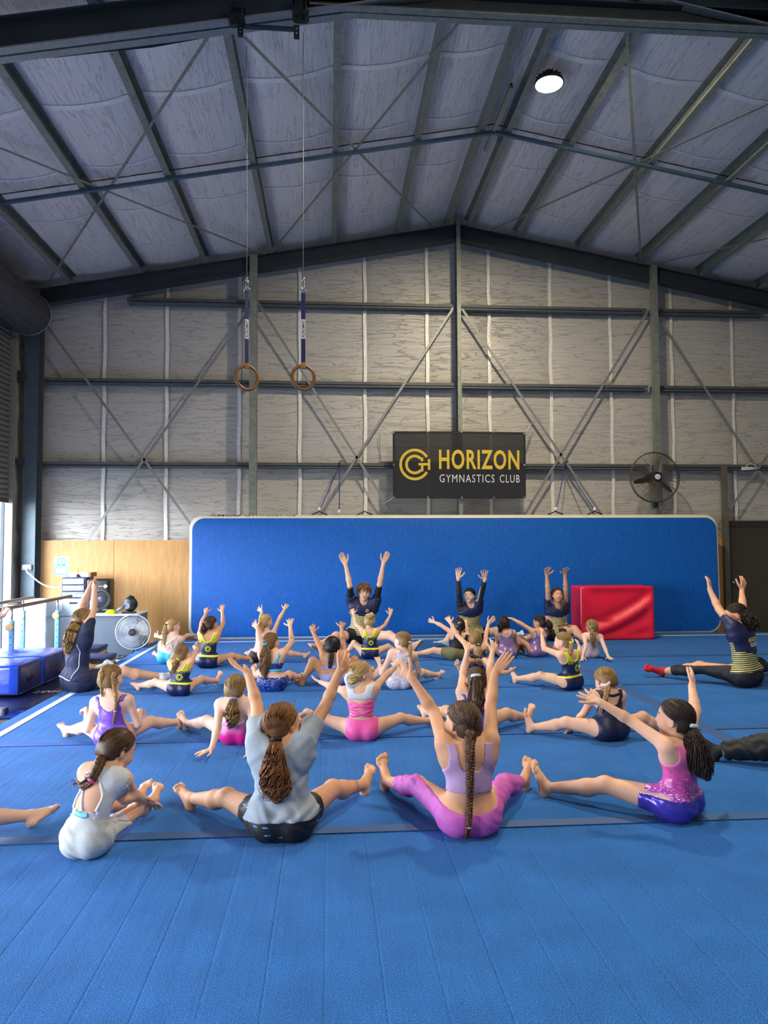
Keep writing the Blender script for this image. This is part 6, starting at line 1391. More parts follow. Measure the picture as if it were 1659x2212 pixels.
    if paths:
        by = {}
        for P_, R0, hv_ in zip(paths, rads, hvs): by.setdefault(len(P_), []).append((P_, R0, hv_))
        for grp in by.values():
            v_, q_, h_v = strand_mesh([x[0] for x in grp], [x[1] for x in grp], [x[2] for x in grp], 3); VV.append(v_); QQ.append(q_); HV.append(h_v)
    o_ = 0; Q2 = []
    for v_, q_ in zip(VV, QQ): Q2.append(q_+o_); o_ += len(v_)
    hob = mesh_obj('hair', np.concatenate(VV), np.concatenate(Q2), [hm], root, {'hv': ('FLOAT', np.concatenate(HV))})
    for (p, d_, r_, cc) in tie_objs:
        if not cc: continue
        d_, a_, b_ = frame_from(d_); mb = MB(); n_ = 20; mb.tube([p+a_*r_*math.cos(2*math.pi*k/n_)*(1+0.08*math.sin(5*k))+b_*r_*math.sin(2*math.pi*k/n_)*(1+0.08*math.sin(5*k)) for k in range(n_)], r_*0.42, 8, closed=True); mb.build('hair_tie', CLO[cc], hob, smooth=True, origin=WPOS[root.name])
    return root
# ---- who sits where: pixel landmarks of each figure (crop letter, then x, y), limbs solved from them
EV, EF = emblem(0)
def clubmark(decal, gobs, root): decal(EV, EF, -0.012, 0.44, 0.030, 'emblem', CLO['yellow'], gobs['leotard'])
def mk(txt, w, h_, u, s, wu, m, key, nm='lettering', side=-1, bold=0.03):
    def fn(decal, gobs, root):
        v, f_ = fit_text(txt, 2.0, 2.0*h_/w, bold); decal(v, f_, u, s, wu, nm, m, gobs[key], side)
    return fn
LEO = lambda m, **k: ('leotard', m, dict(dict(bot=None, leg=0.075, nb=0.80, nf=0.82, hw=0.055, pw=3), **k))
CLUBW = [LEO('club', nb=0.70, hw=0.052, pw=3.5, leg=0.085)]
def edge_u(pts, wd, c, g): return (pts, wd, c, g)
CLUBS = [([(0.060, 0.98), (0.052, 0.86), (0.030, 0.72), (0, 0.685), (-0.030, 0.72), (-0.052, 0.86), (-0.060, 0.98)], 0.011, 'yellow', 'leotard')]
RIDE = dict(down=dict(n=(0, 0, -1.0), spread=0.2, curl=0.02))
PEOPLE = [
 dict(id=1, crop='E', S=1.24, g=0.9, hip=0.80, shw=0.80, h=0.0068, face=14, seat=(735, 1806), neck=(925, 1015), head=(1000, 862), lean=0.10, hlean=0.05, hyaw=48, hpit=-25, twist=-8, curve=0.03, skin='fair',
  label='child in white cross-strapped leotard and white shorts reaching for the feet', A=[(1060, 1290), (1180, 1270), (1235, 1290), '+++', dict(n=(0, 0, -1))], B=[(1150, 1250), (1285, 1320), (1345, 1345), '+++', dict(n=(0, 0, -1))],
  L=[('E', 1225, 1300), ('E', 1240, 1125), dict(knee=(-0.3, 0.5, 0.8), bend=1.0)], R=[('E', 1305, 1365), ('E', 1345, 1140), dict(knee=(0.8, -0.55, 0.6), bend=1.0)],
  wear=[('leotard', 'white', dict(bot=-0.4, top=0.33, topc=0.03, neck=False, leg=0.1, off=0.004)), ('shorts', 'beige', dict(bot=-0.5, top=0.24, topc=0.02, neck=False, leg=0.19, off=0.008, sleeve=0, wr=0.002)), ('side_panel', 'white', dict(bot=0.2, nb=0.95, nf=0.9, hw=0.03, armr=0.042, leg=0.03, s0=0.26, uedge=[(0.2, -0.035), (0.34, -0.045), (0.55, -0.052), (0.70, -0.033), (0.86, 0.0), (1.0, 0.0)]))],
  straps=[([(-0.03, 0.98), (0.0, 0.88), (0.036, 0.70), (0.054, 0.50), (0.058, 0.33)], 0.016, 'white', 'leotard'), ([(0.03, 0.95), (0.0, 0.86), (-0.033, 0.70), (-0.052, 0.55), (-0.045, 0.34)], 0.016, 'white', 'leotard'), ([(0.052, 0.80), (0.036, 0.60), (0.006, 0.31)], 0.016, 'white', 'leotard'), ([(0.052, 0.84), (0.0, 0.95), (-0.035, 0.985)], 0.015, 'white', 'leotard'), ([(0.04, 0.29), (0.0, 0.27), (-0.02, 0.285)], 0.026, 'skyblue', 'leotard')],
  hair=dict(c='brown', d=0.05, ns=230, tie=[(875, 915)], tails=[dict(k='braid', p=[(875, 915), (845, 965), (800, 1040), (750, 1090), (625, 1165)], r=[0.021, 0.019, 0.016, 0.016, 0.011], turns=5, end=0.62, tiec='pink')])),
 dict(id=2, crop='P', S=1.30, h=0.009, face=40, seat=(-225, 1850), neck=(-180, 1640), head=(-170, 1590), skin='pale', label='seated child mostly outside the picture, one bare leg on the carpet by the white-clad child',
  A=[(-270, 1700), (-280, 1780), (-290, 1800)], B=[(-110, 1700), (-60, 1760), (-40, 1770)], L=[(-260, 1730), None], R=[(66, 1783), (124, 1737), dict(ts=1)], wear=[LEO('navy')], hair=dict(c='brown', tie=[(-180, 1600)], tails=[dict(k='pony', p=[(-180, 1600), (-190, 1650), (-195, 1700)], r=[0.02, 0.03, 0.01], n=30)])),
 dict(id=3, crop='F', S=1.40, h=0.0074, face=3, seat=(880, 1488), neck=(875, 700), head=(880, 572), lean=0.02, hyaw=46, hpit=8, skin='warm', label='child in grey T-shirt and black flowered shorts, both arms raised',
  A=[(690, 445), (622, 185), (470, 108), '+++', dict(n=(0.1, 0.3, 1), spread=0.22)], B=[(1212, 440), (1312, 185), (1418, 62), '+++', dict(n=(-0.6, 0.7, 0), spread=0.25)], L=[(190, 1222), (95, 1025)], R=[(1495, 1115), (1545, 885)],
  wear=[('shorts', 'blackblue', dict(bot=-0.6, top=0.22, neck=False, leg=0.115, off=0.010, sleeve=0, wr=0.002)), ('t_shirt', 'grey', dict(bot=0.02, nb=0.97, nf=0.9, hw=0.05, sleeve=0.085, leg=0.05, off=0.009, loose=0.018))],
  hair=dict(c='auburn', d=0.08, ns=320, n=1.2, tie=[(832, 690)], tails=[dict(k='pony', p=[(832, 690), (828, 800), (825, 930), (835, 1060), (850, 1150)], r=[0.015, 0.036, 0.048, 0.050, 0.024], d=[0, 0.04, 0.05, 0.05, 0.04], n=190, wave=0.20, sr=0.0019, band='black', br=0.016)])),
 dict(id=4, crop='G', S=1.42, legtext=('L', ['LUVE', 'AS'], [0.55, 0.76], 0.022, 'leggings'), h=0.0074, face=-2, seat=(880, 1552), neck=(868, 775), head=(828, 600), lean=0.02, hyaw=-34, hpit=6, skin='warm', label='child in lilac crop top and orchid pink leggings with a long plait, arms raised',
  A=[(592, 520), (415, 250), (285, 125), '+++', dict(n=(0.5, 0.8, 0.2), spread=0.06)], B=[(1055, 480), (1090, 205), (1215, 42), '+++', dict(n=(-0.2, -0.9, 0.3), s=(1, 0, 0.2), spread=0.04)], L=[(185, 1145), (190, 880)], R=[(1325, 1155), (1365, 895)],
  wear=[('leggings', 'pinklegs', dict(bot=-0.7, top=0.05, topc=0.07, neck=False, leg=0.435, off=0.006, sleeve=0, wr=0.002)), ('crop_top', 'lilac', dict(bot=0.335, nb=0.66, nf=0.72, hw=0.052, pw=6, leg=None, off=0.006, ah=(0.115, 0.86, 0.034, 0.26)))],
  hair=dict(c='brown', d=0.07, ns=320, n=1.2, tie=[(880, 650)], tails=[dict(k='braid', p=[(880, 650), (888, 760), (888, 930), (885, 1100), (880, 1280), (876, 1400), (858, 1520)], r=[0.024, 0.0185, 0.0165, 0.015, 0.0125, 0.009, 0.006], d=[0, 0.03, 0.05, 0.05, 0.04, 0.04, 0.05], turns=13, end=0.83, tiec='white')])),
 dict(id=5, crop='H', S=1.34, h=0.0074, face=-38, seat=(1065, 1158), neck=(1058, 615), head=(1040, 468), lean=0.0, hlean=0.02, hyaw=-50, hpit=4, skin='fair', label='child in pink star-print leotard and shiny violet shorts, arms spread',
  A=[(765, 495), (545, 360), (425, 295), '+++', dict(n=(0.25, -0.9, 0.3), s=(-0.25, 0, -1), spread=0.42, curl=0.03)], B=[(1178, 420), (1152, 255), (1172, 150), '+++', dict(n=(-0.6, 0.7, 0))], L=[(175, 985), (130, 745)], R=[(1150, 960), None],
  wear=[LEO('galaxy', nb=0.90, hw=0.052, leg=0.11, wr=0.0012, ah=(0.118, 0.86, 0.030, 0.20)), ('shorts', 'violet', dict(bot=-0.6, top=0.12, topc=0.0, neck=False, leg=0.125, off=0.0055, sleeve=0, wr=0.0016))],
  hair=dict(c='dark', d=0.06, ns=320, n=1.2, tie=[(1128, 508)], tails=[dict(k='pony', p=[(1128, 508), (1165, 590), (1185, 690), (1220, 790), (1262, 875)], r=[0.014, 0.034, 0.044, 0.044, 0.018], d=[0.01, 0.05, 0.08, 0.08, 0.08], n=190, wave=0.12, sr=0.0019, band='white', br=0.02)])),
 dict(id=6, crop='E', S=1.22, face=2, seat=(965, 858), neck=(955, 410), head=(945, 255), lean=0.02, hyaw=25, hpit=-4, skin='pale', label='child in purple leotard with two plaits, elbows bent and hands by the shoulders',
  A=[(748, 690), (738, 520), (695, 520), '+++', dict(curl=0.25, n=(0, 0.5, -0.8))], B=[(1178, 652), (1192, 530), (1235, 555), '+++', dict(curl=0.25, n=(0, 0.5, -0.8))], L=[(575, 750), (525, 630)], R=[('F', 75, 612), ('F', 88, 505)],
  wear=[LEO('purple', nb=0.66, hw=0.066, pw=2.5, wr=0.0015)],
  hair=dict(c='dblonde', d=0.06, ns=220, tie=[(885, 215), (975, 215)], low=-0.34, tails=[dict(k='braid', p=[(885, 190), (868, 240), (868, 320), (872, 410)], r=[0.014, 0.014, 0.012, 0.007], turns=7, end=0.9, d=[0, 0.02, 0.02, 0.02]), dict(k='braid', p=[(975, 190), (965, 260), (985, 380), (987, 500), (960, 640)], r=[0.014, 0.0145, 0.012, 0.010, 0.007], turns=11, end=0.8, d=[0, 0.02, 0.03, 0.05, 0.05], tiec='white')])),
 dict(id=7, crop='F', S=1.24, face=4, seat=(540, 742), neck=(530, 400), head=(525, 300), lean=-0.06, hyaw=10, hpit=0, skin='pale', label='child in magenta low-back leotard leaning back on both hands',
  A=[(388, 605), (345, 770), (225, 812), '---', RIDE['down']], B=[(648, 620), (668, 785), (672, 835), '---', RIDE['down']], L=[(155, 622), (108, 480)], R=[(1035, 560), (1110, 478)],
  wear=[LEO('magentag', nb=0.42, hw=0.085, pw=2.2)], straps=[([(0.075, 0.62), (0.05, 0.47), (0, 0.415), (-0.05, 0.47), (-0.075, 0.62)], 0.014, 'palepink', 'leotard')],
  hair=dict(c='dblonde', d=0.06, ns=220, tie=[(502, 400)], tails=[dict(k='pony', p=[(502, 400), (498, 460), (505, 540), (475, 615)], r=[0.018, 0.036, 0.036, 0.014], d=[0, 0.04, 0.05, 0.04], n=90, wave=0.25, band='lavender', br=0.019)])),
 dict(id=8, crop='F', S=1.18, face=6, seat=(1492, 712), neck=(1478, 285), head=(1488, 195), lean=0.02, hyaw=75, hpit=8, skin='fair', label='blonde child in white and hot pink strappy leotard, arms out to the sides',
  A=[(1268, 298), (1180, 262), (1108, 232), '+++', dict(n=(0, 0.6, 0.7), spread=0.28)], B=[('G', 195, 232), ('G', 285, 145), ('G', 320, 88), '+++', dict(spread=0.2)], L=[(1030, 615), None], R=[('G', 545, 640), ('G', 560, 590), dict(ts=-1)],
  wear=[('leotard', 'pink', dict(bot=None, top=0.24, topc=0.03, neck=False, leg=0.10)), ('top', 'white', dict(bot=0.70, nb=0.84, hw=0.045, pw=4, leg=None, off=0.005)), ('band', 'pink', dict(bot=0.44, top=0.62, neck=False, leg=None, off=0.005, keyhole=(0, 0.53, 0.06, 0.03)))],
  straps=[([(0.078, 0.52), (0, 0.57), (-0.078, 0.66)], 0.028, 'pink', 'leotard'), ([(-0.078, 0.50), (0, 0.55), (0.078, 0.64)], 0.028, 'pink', 'leotard'), ([(0.078, 0.30), (0, 0.37), (-0.078, 0.44)], 0.026, 'pink', 'leotard'), ([(-0.078, 0.30), (0, 0.37), (0.078, 0.44)], 0.026, 'pink', 'leotard')],
  hair=dict(c='blonde', d=0.05, ns=220, tie=[(1415, 240)], tails=[dict(k='bun', p=[(1400, 240), (1402, 255), (1404, 262)], r=[0.034], band='white', br=0.040)])),
 dict(id=9, crop='G', S=1.30, face=-3, seat=(940, 715), neck=(930, 370), head=(936, 258), lean=0.02, hyaw=-5, skin='fair', label='child with long brown ponytail and pink straps over blue, arms straight up',
  A=[('C', 738, 1085), ('C', 775, 905), ('C', 758, 815), '+++', dict(spread=0.2)], B=[('C', 952, 1055), ('C', 972, 910), ('C', 995, 820), '+++', dict(spread=0.25)], L=[(535, 575), (492, 455)], R=[(1345, 610), (1378, 452)],
  wear=[LEO('blue', nb=0.50, hw=0.075, pw=2.5)], straps=[([(0.055, 1.0), (0.045, 0.75), (0.02, 0.5)], 0.02, 'pink', 'leotard'), ([(-0.055, 1.0), (-0.045, 0.75), (-0.02, 0.5)], 0.02, 'pink', 'leotard'), ([(0.07, 0.56), (0, 0.48), (-0.07, 0.56)], 0.02, 'pink', 'leotard')],
  hair=dict(c='brown', d=0.07, ns=220, tie=[(935, 225)], tails=[dict(k='pony', p=[(935, 225), (938, 300), (940, 420), (962, 545)], r=[0.020, 0.044, 0.050, 0.022], d=[0, 0.05, 0.07, 0.07], n=90, wave=0.08, band='white', br=0.022)])),
 dict(id=10, crop='H', S=1.22, face=-12, seat=(610, 622), neck=(585, 285), head=(578, 212), lean=0.06, hyaw=-15, hpit=-20, skin='fair', label='child in navy leotard with beaded plait reaching to the left knee',
  A=[(440, 425), (345, 535), (292, 600), '+++', dict(n=(0, 0, -1), spread=0.15)], B=[(690, 470), (700, 560), (690, 590), '+++'], L=[(95, 568), (68, 375)], R=[(985, 585), None],
  wear=[LEO('navy', nb=0.62, hw=0.058, pw=3, leg=0.12)], straps=[([(0.06, 0.92), (0, 0.86), (-0.06, 0.92)], 0.02, 'navy', 'leotard')],
  hair=dict(c='dblonde', d=0.07, ns=200, tie=[(580, 225)], tails=[dict(k='braid', p=[(580, 225), (592, 270), (575, 340), (545, 430)], r=[0.020, 0.018, 0.015, 0.010], d=[0.02, 0.06, 0.07, 0.07], turns=7, end=0.85, tiec='palepink', band='palepink', br=0.024)])),
 dict(id=11, crop='P', S=1.66, h=0.0115, face=-75, seat=(1830, 1668), neck=(1845, 1425), head=(1840, 1370), skin='fair', label='seated person beyond the picture edge, one loose black trouser leg on the carpet',
  A=[(1780, 1500), (1750, 1560), (1740, 1590)], B=[(1900, 1500), (1920, 1570), (1920, 1600)], L=[(1548, 1644), None, dict(sock='black')], R=[(1850, 1560), None],
  wear=[('trousers', 'black', dict(bot=-0.7, top=0.2, neck=False, leg=0.475, off=0.022, sleeve=0, wr=0.007)), ('t_shirt', 'navytee', dict(bot=0.0, nb=0.97, nf=0.9, sleeve=0.09, leg=0.05, off=0.01, loose=0.015))], hair=dict(c='brown', tie=[(1840, 1370)], tails=[dict(k='pony', p=[(1840, 1370), (1845, 1420), (1850, 1470)], r=[0.02, 0.03, 0.01], n=30)])),
 dict(id=12, crop='E', S=1.10, face=3, seat=(1530, 412), neck=('A', 1475, 1020), head=('A', 1482, 955), lean=0.02, hyaw=30, skin='fair', label='blonde ponytailed child in yellow and navy club leotard beside the navy shirted coach', A=[('A', 1425, 955), ('A', 1468, 905), ('A', 1478, 872), '+++'], B=[('A', 1602, 915), ('B', 70, 872), ('B', 138, 872), '+++'],
  L=[(1185, 355), (1130, 285)], R=[('F', 430, 262), None], wear=CLUBW, straps=CLUBS, decals=[clubmark], hair=dict(c='dblonde', d=0.05, ns=150, tie=[('A', 1462, 975)], tails=[dict(k='pony', p=[('A', 1462, 975), ('A', 1430, 1030), ('A', 1412, 1110)], r=[0.016, 0.034, 0.016], d=[0, 0.04, 0.05], n=50, wave=0.2, band='yellow', br=0.014)])),
 dict(id=13, crop='A', S=1.62, h=0.0115, face=48, seat=(630, 1262), neck=(660, 745), head=(682, 672), lean=0.0, hyaw=65, hpit=-5, skin='fair', label='coach with long brown hair in navy piped shirt and shorts, hands clasped overhead',
  A=[(672, 555), (728, 415), (752, 372), '+++', dict(curl=0.3)], B=[(762, 590), (772, 415), (745, 370), '+++', dict(curl=0.3)], L=[(850, 1075), (935, 1020), dict(sock='sockw')], R=[(1345, 1180), (1400, 1110), dict(sock='sockw')],
  wear=[('shorts', 'navytee', dict(bot=-0.6, top=0.2, neck=False, leg=0.13, off=0.014, sleeve=0, wr=0.003)), ('polo_shirt', 'navytee', dict(bot=0.02, nb=0.97, nf=0.9, sleeve=0.10, leg=0.05, off=0.010, loose=0.014))],
  straps=[([(0.085, 0.035), (0.05, 0.045), (0, 0.05), (-0.05, 0.045), (-0.088, 0.035)], 0.012, 'white', 'polo_shirt'), ([(-0.084, 0.06), (-0.088, 0.3), (-0.088, 0.6), (-0.085, 0.75)], 0.010, 'white', 'polo_shirt')],
  hair=dict(c='dblonde', d=0.05, ns=200, tie=[(640, 700)], tails=[dict(k='pony', p=[(640, 660), (610, 740), (575, 840), (545, 945)], r=[0.040, 0.045, 0.048, 0.028], d=[0, 0.04, 0.07, 0.08], n=110, wave=0.04)])),
 dict(id=14, crop='B', S=1.26, face=6, seat=(690, 1232), neck=(695, 915), head=(682, 840), lean=0.02, hyaw=35, hpit=6, skin='fair', label='child with very long blonde ponytail, turquoise crop top and blue floral shorts, arms up',
  A=[(598, 845), (575, 725), (535, 672), '+++', dict(spread=0.26)], B=[(850, 838), (836, 712), (838, 640), '+++', dict(spread=0.3)], L=[(545, 1120), None], R=[(908, 1150), (938, 1078)],
  wear=[('shorts', 'bluefloral', dict(bot=-0.6, top=0.16, neck=False, leg=0.115, off=0.006, sleeve=0)), ('crop_top', 'bluefloral', dict(bot=0.40, top=0.64, neck=False, leg=None, off=0.005)), ('band', 'turq', dict(bot=0.36, top=0.44, neck=False, leg=None, off=0.007))],
  straps=[([(0.06, 0.99), (0.055, 0.8), (0.04, 0.62)], 0.014, 'turq', 'crop_top'), ([(-0.06, 0.99), (-0.055, 0.8), (-0.04, 0.62)], 0.014, 'turq', 'crop_top'), ([(-0.075, 0.92), (-0.05, 0.8), (-0.02, 0.62)], 0.012, 'turq', 'crop_top')],
  hair=dict(c='lbrown', d=0.05, ns=190, tie=[(655, 835)], tails=[dict(k='pony', p=[(655, 835), (640, 920), (632, 1020), (625, 1130)], r=[0.018, 0.044, 0.048, 0.020], d=[0, 0.06, 0.09, 0.09], n=100, wave=0.14, band='turq', br=0.016)])),
 dict(id=15, crop='B', S=1.26, face=2, seat=(1190, 1185), neck=(1185, 945), head=(1172, 868), lean=0.02, hyaw=-8, hpit=4, skin='tan', label='dark haired child in lavender cross-back crop top, arms up',
  A=[(1062, 850), (1022, 765), (1008, 690), '+++', dict(spread=0.2)], B=[(1258, 840), (1245, 722), (1262, 668), '+++', dict(spread=0.2)], L=[(935, 1185), (890, 1135)], R=[(1430, 1150), None],
  wear=[('shorts', 'lavender', dict(bot=-0.6, top=0.12, neck=False, leg=0.10, off=0.005, sleeve=0)), ('crop_top', 'lavender', dict(bot=0.36, top=0.56, neck=False, leg=None, off=0.005))],
  straps=[([(0.06, 0.98), (0.02, 0.78), (-0.03, 0.56)], 0.012, 'lavender', 'crop_top'), ([(-0.06, 0.98), (-0.02, 0.78), (0.03, 0.56)], 0.012, 'lavender', 'crop_top'), ([(0.045, 0.98), (0.0, 0.78), (-0.05, 0.56)], 0.010, 'lavender', 'crop_top'), ([(-0.045, 0.98), (0.0, 0.78), (0.05, 0.56)], 0.010, 'lavender', 'crop_top')],
  hair=dict(c='black', d=0.05, ns=190, thick=0.06, tie=[(1165, 930)], low=-0.42, tails=[dict(k='braid', p=[(1165, 930), (1158, 980), (1150, 1040)], r=[0.024, 0.020, 0.011], d=[0, 0.03, 0.04], turns=4, end=0.9)])),
 dict(id=16, crop='C', S=1.20, face=-2, seat=(232, 1215), neck=(262, 905), head=(255, 828), lean=0.02, hyaw=-45, hpit=-6, skin='pale', label='child in white leopard-print leotard with a plait, elbows bent',
  A=[(92, 1088), (68, 1000), (52, 945), '+++'], B=[(388, 1070), (372, 1010), (350, 930), '+++'], L=[(5, 1165), None], R=[(548, 1128), (582, 1058)],
  wear=[LEO('leopard', nb=0.92, hw=0.03, pw=3, leg=0.10, ah=(0.105, 0.80, 0.050, 0.30), keyhole=(0, 0.26, 0.062, 0.10))],
  hair=dict(c='dblonde', d=0.05, ns=170, tie=[(308, 840)], tails=[dict(k='braid', p=[(308, 840), (318, 900), (316, 990)], r=[0.015, 0.015, 0.009], d=[0.02, 0.05, 0.06], turns=6, end=0.88, tiec='palepink', band='palepink', br=0.018)])),
 dict(id=17, crop='C', S=1.20, face=-32, seat=(1600, 1222), neck=(1572, 915), head=(1535, 835), lean=0.02, hyaw=-60, hpit=-6, skin='fair', label='child in yellow and navy club leotard sitting beside the long floor tape',
  A=[(1385, 890), (1368, 795), (1378, 725), '+++', dict(spread=0.25)], B=[(1655, 960), (1665, 880), (1660, 830), '+++'], L=[(1168, 1165), (1135, 1045)], R=[('D', 150, 1060), None],
  wear=CLUBW, straps=CLUBS, decals=[clubmark], hair=dict(c='dblonde', d=0.05, ns=170, tie=[(1580, 825)], tails=[dict(k='braid', p=[(1580, 825), (1600, 880), (1590, 945)], r=[0.019, 0.018, 0.010], d=[0.02, 0.05, 0.06], turns=5, end=0.9, band='yellow', br=0.017)])),
 dict(id=18, crop='D', S=1.70, h=0.0115, face=-35, seat=(1485, 1198), neck=(1425, 700), head=(1408, 620), lean=0.04, hyaw=-62, hpit=-22, skin='warm', label='coach in navy and yellow striped shirt and black leggings with red socks, arms up',
  A=[(1268, 575), (1195, 420), (1186, 310), '+++', dict(spread=0.04)], B=[(1458, 545), (1450, 430), (1475, 320), '+++', dict(spread=0.25, n=(-0.3, 0.9, 0))], L=[(822, 1118), (692, 1050), dict(sock='sockr', ts=-1)], R=[(1690, 1065), (1640, 1020), dict(sock='sockr')],
  wear=[('leggings', 'black', dict(bot=-0.7, top=0.2, neck=False, leg=0.44, off=0.007, sleeve=0, wr=0.002)), ('polo_shirt', 'coach', dict(bot=0.06, nb=0.97, nf=0.9, sleeve=0.085, leg=0.05, off=0.009, loose=0.013))],
  decals=[mk('HORIZON', 6.5, 1.5, -0.01, 0.70, 0.058, GOLDL, 'polo_shirt'), mk('COACH', 5.0, 1.3, -0.012, 0.60, 0.048, WPRINT, 'polo_shirt')],
  hair=dict(c='dark', d=0.05, ns=220, tie=[(1465, 590)], tails=[dict(k='pony', p=[(1465, 590), (1500, 640), (1525, 700), (1535, 755)], r=[0.024, 0.040, 0.044, 0.022], d=[0.02, 0.07, 0.09, 0.09], n=100, wave=0.22)])),
 dict(id=19, crop='A', S=1.16, h=0.0115, face=8, seat=(1365, 1032), neck=(1418, 800), head=(1412, 728), lean=0.02, hyaw=60, skin='pale', label='blonde child in white cross-back top and turquoise bottoms near the floor fan',
  A=[(1325, 815), (1290, 812), (1240, 790), '+++', dict(curl=0.3)], B=[(1530, 800), (1610, 798), ('B', 105, 788), '+++'], L=[(1300, 1000), (1240, 935)], R=[(1500, 935), None],
  wear=[('bottoms', 'turq', dict(bot=-0.6, top=0.16, neck=False, leg=0.08, off=0.005, sleeve=0)), ('top', 'white', dict(bot=0.12, nb=0.30, nf=0.86, hw=0.075, pw=2.5, leg=0.05, off=0.004))],
  straps=[([(0.06, 0.98), (0.0, 0.70), (-0.055, 0.36)], 0.014, 'white', 'top'), ([(-0.06, 0.98), (0.0, 0.70), (0.055, 0.36)], 0.014, 'white', 'top')],
  hair=dict(c='blonde', d=0.05, ns=150, tie=[(1368, 712)], tails=[dict(k='pony', p=[(1368, 712), (1345, 770), (1335, 880)], r=[0.016, 0.032, 0.018], d=[0, 0.03, 0.05], n=60, wave=0.12, band='black', br=0.015)])),
 dict(id=20, crop='B', S=1.20, h=0.0115, face=4, seat=(180, 1047), neck=(192, 765), head=(205, 695), lean=0.02, hyaw=35, skin='warm', label='dark curly haired child in yellow and navy club leotard, both arms straight up', A=[(132, 685), (165, 610), (165, 556), '+++'], B=[(302, 690), (296, 600), (296, 530), '+++'], L=[(-20, 960), None], R=[(518, 1000), (545, 930)],
  wear=CLUBW, straps=CLUBS, decals=[clubmark], hair=dict(c='brown', d=0.05, ns=150, tie=[(168, 690)], tails=[dict(k='pony', p=[(168, 690), (150, 730), (140, 775)], r=[0.018, 0.030, 0.016], d=[0, 0.03, 0.04], n=50, wave=0.4, band='black', br=0.014)])),
 dict(id=21, crop='B', S=1.14, h=0.0115, face=10, seat=(600, 1000), neck=(645, 755), head=(642, 675), lean=0.02, hyaw=50, skin='fair', label='child with blonde ponytail in pale pink top and black shorts before the air track', A=[(600, 655), (612, 590), (570, 565), '+++', dict(spread=0.25)], B=[(748, 655), (792, 578), (818, 528), '+++'], L=[(505, 955), (472, 912)], R=[(945, 968), (982, 922)],
  wear=[('shorts', 'black', dict(bot=-0.6, top=0.2, neck=False, leg=0.12, off=0.007, sleeve=0)), ('top', 'palepink', dict(bot=0.08, nb=0.9, nf=0.86, hw=0.05, leg=0.05, off=0.008))], hair=dict(c='blonde', d=0.05, ns=150, tie=[(605, 650)], tails=[dict(k='pony', p=[(605, 650), (605, 700), (622, 755)], r=[0.018, 0.032, 0.016], d=[0, 0.04, 0.05], n=50, wave=0.2)])),
 dict(id=22, crop='B', S=1.10, h=0.0115, face=0, seat=(1470, 975), neck=(1470, 735), head=(1468, 668), lean=0.02, hyaw=0, hpit=-4, skin='fair', label='blonde child with hair bun in yellow and navy club leotard in front of the man', A=[(1358, 695), (1342, 615), (1325, 565), '+++', dict(spread=0.2)], B=[(1592, 702), (1635, 622), (1640, 560), '+++', dict(spread=0.2)], L=[(1275, 960), None], R=[(1715, 960), None],
  wear=CLUBW, straps=CLUBS, decals=[clubmark], hair=dict(c='blonde', d=0.04, ns=150, tie=[(1480, 632)], tails=[dict(k='bun', p=[(1482, 626), (1483, 630), (1484, 634)], r=[0.034])])),
 dict(id=23, crop='C', S=1.16, h=0.0115, face=-6, seat=(690, 982), neck=(715, 772), head=(705, 705), lean=0.02, hyaw=-10, skin='fair', label='child with dark plait in black top and olive shorts, arm stretched sideways', A=[(562, 702), (510, 678), (455, 660), '+++'], B=[(770, 740), (760, 690), (755, 650), '+++'], L=[(375, 955), (345, 915)], R=[(830, 930), None],
  wear=[('shorts', 'olive', dict(bot=-0.6, top=0.25, neck=False, leg=0.13, off=0.009, sleeve=0)), ('top', 'black', dict(bot=0.2, nb=0.72, nf=0.8, hw=0.05, leg=0.05, off=0.005))], hair=dict(c='dark', d=0.05, ns=130, tie=[(708, 690)], tails=[dict(k='braid', p=[(708, 690), (715, 740), (717, 810)], r=[0.016, 0.014, 0.009], d=[0.02, 0.05, 0.05], turns=6, end=0.9, band='white', br=0.014)])),
 dict(id=24, crop='C', S=1.22, face=-2, seat=(835, 1045), neck=(842, 885), head=(835, 812), lean=0.0, hyaw=-8, skin='fair', label='blonde plaited child in dark patterned leotard, arms raised high and wide', A=[(692, 785), (640, 685), (605, 628), '+++', dict(spread=0.2)], B=[(922, 785), (938, 695), (995, 640), '+++', dict(spread=0.1)], L=[(718, 1125), (710, 1008)], R=[(965, 1090), None],
  wear=[LEO('darkprint', nb=0.5, hw=0.07, pw=2.4)], straps=[([(0.05, 1.0), (0.05, 0.75), (0.045, 0.55)], 0.012, 'navy', 'leotard'), ([(-0.05, 1.0), (-0.05, 0.75), (-0.045, 0.55)], 0.012, 'navy', 'leotard')],
  hair=dict(c='dblonde', d=0.05, ns=170, tie=[(862, 850)], tails=[dict(k='braid', p=[(862, 850), (868, 890), (866, 950)], r=[0.019, 0.017, 0.010], d=[0.02, 0.05, 0.06], turns=5, end=0.88, band='navy', br=0.022)])),
 dict(id=25, crop='C', S=1.12, h=0.0115, face=0, seat=(1090, 966), neck=(1072, 748), head=(1062, 692), lean=0.02, hyaw=-5, hpit=-4, skin='warm', label='child in shiny lilac leotard with dark ponytail, hands in the lap', A=[(1010, 850), (1000, 900), (1010, 930), '+++'], B=[(1165, 850), (1175, 895), (1160, 920), '+++'], L=[(905, 930), None], R=[(1205, 912), None],
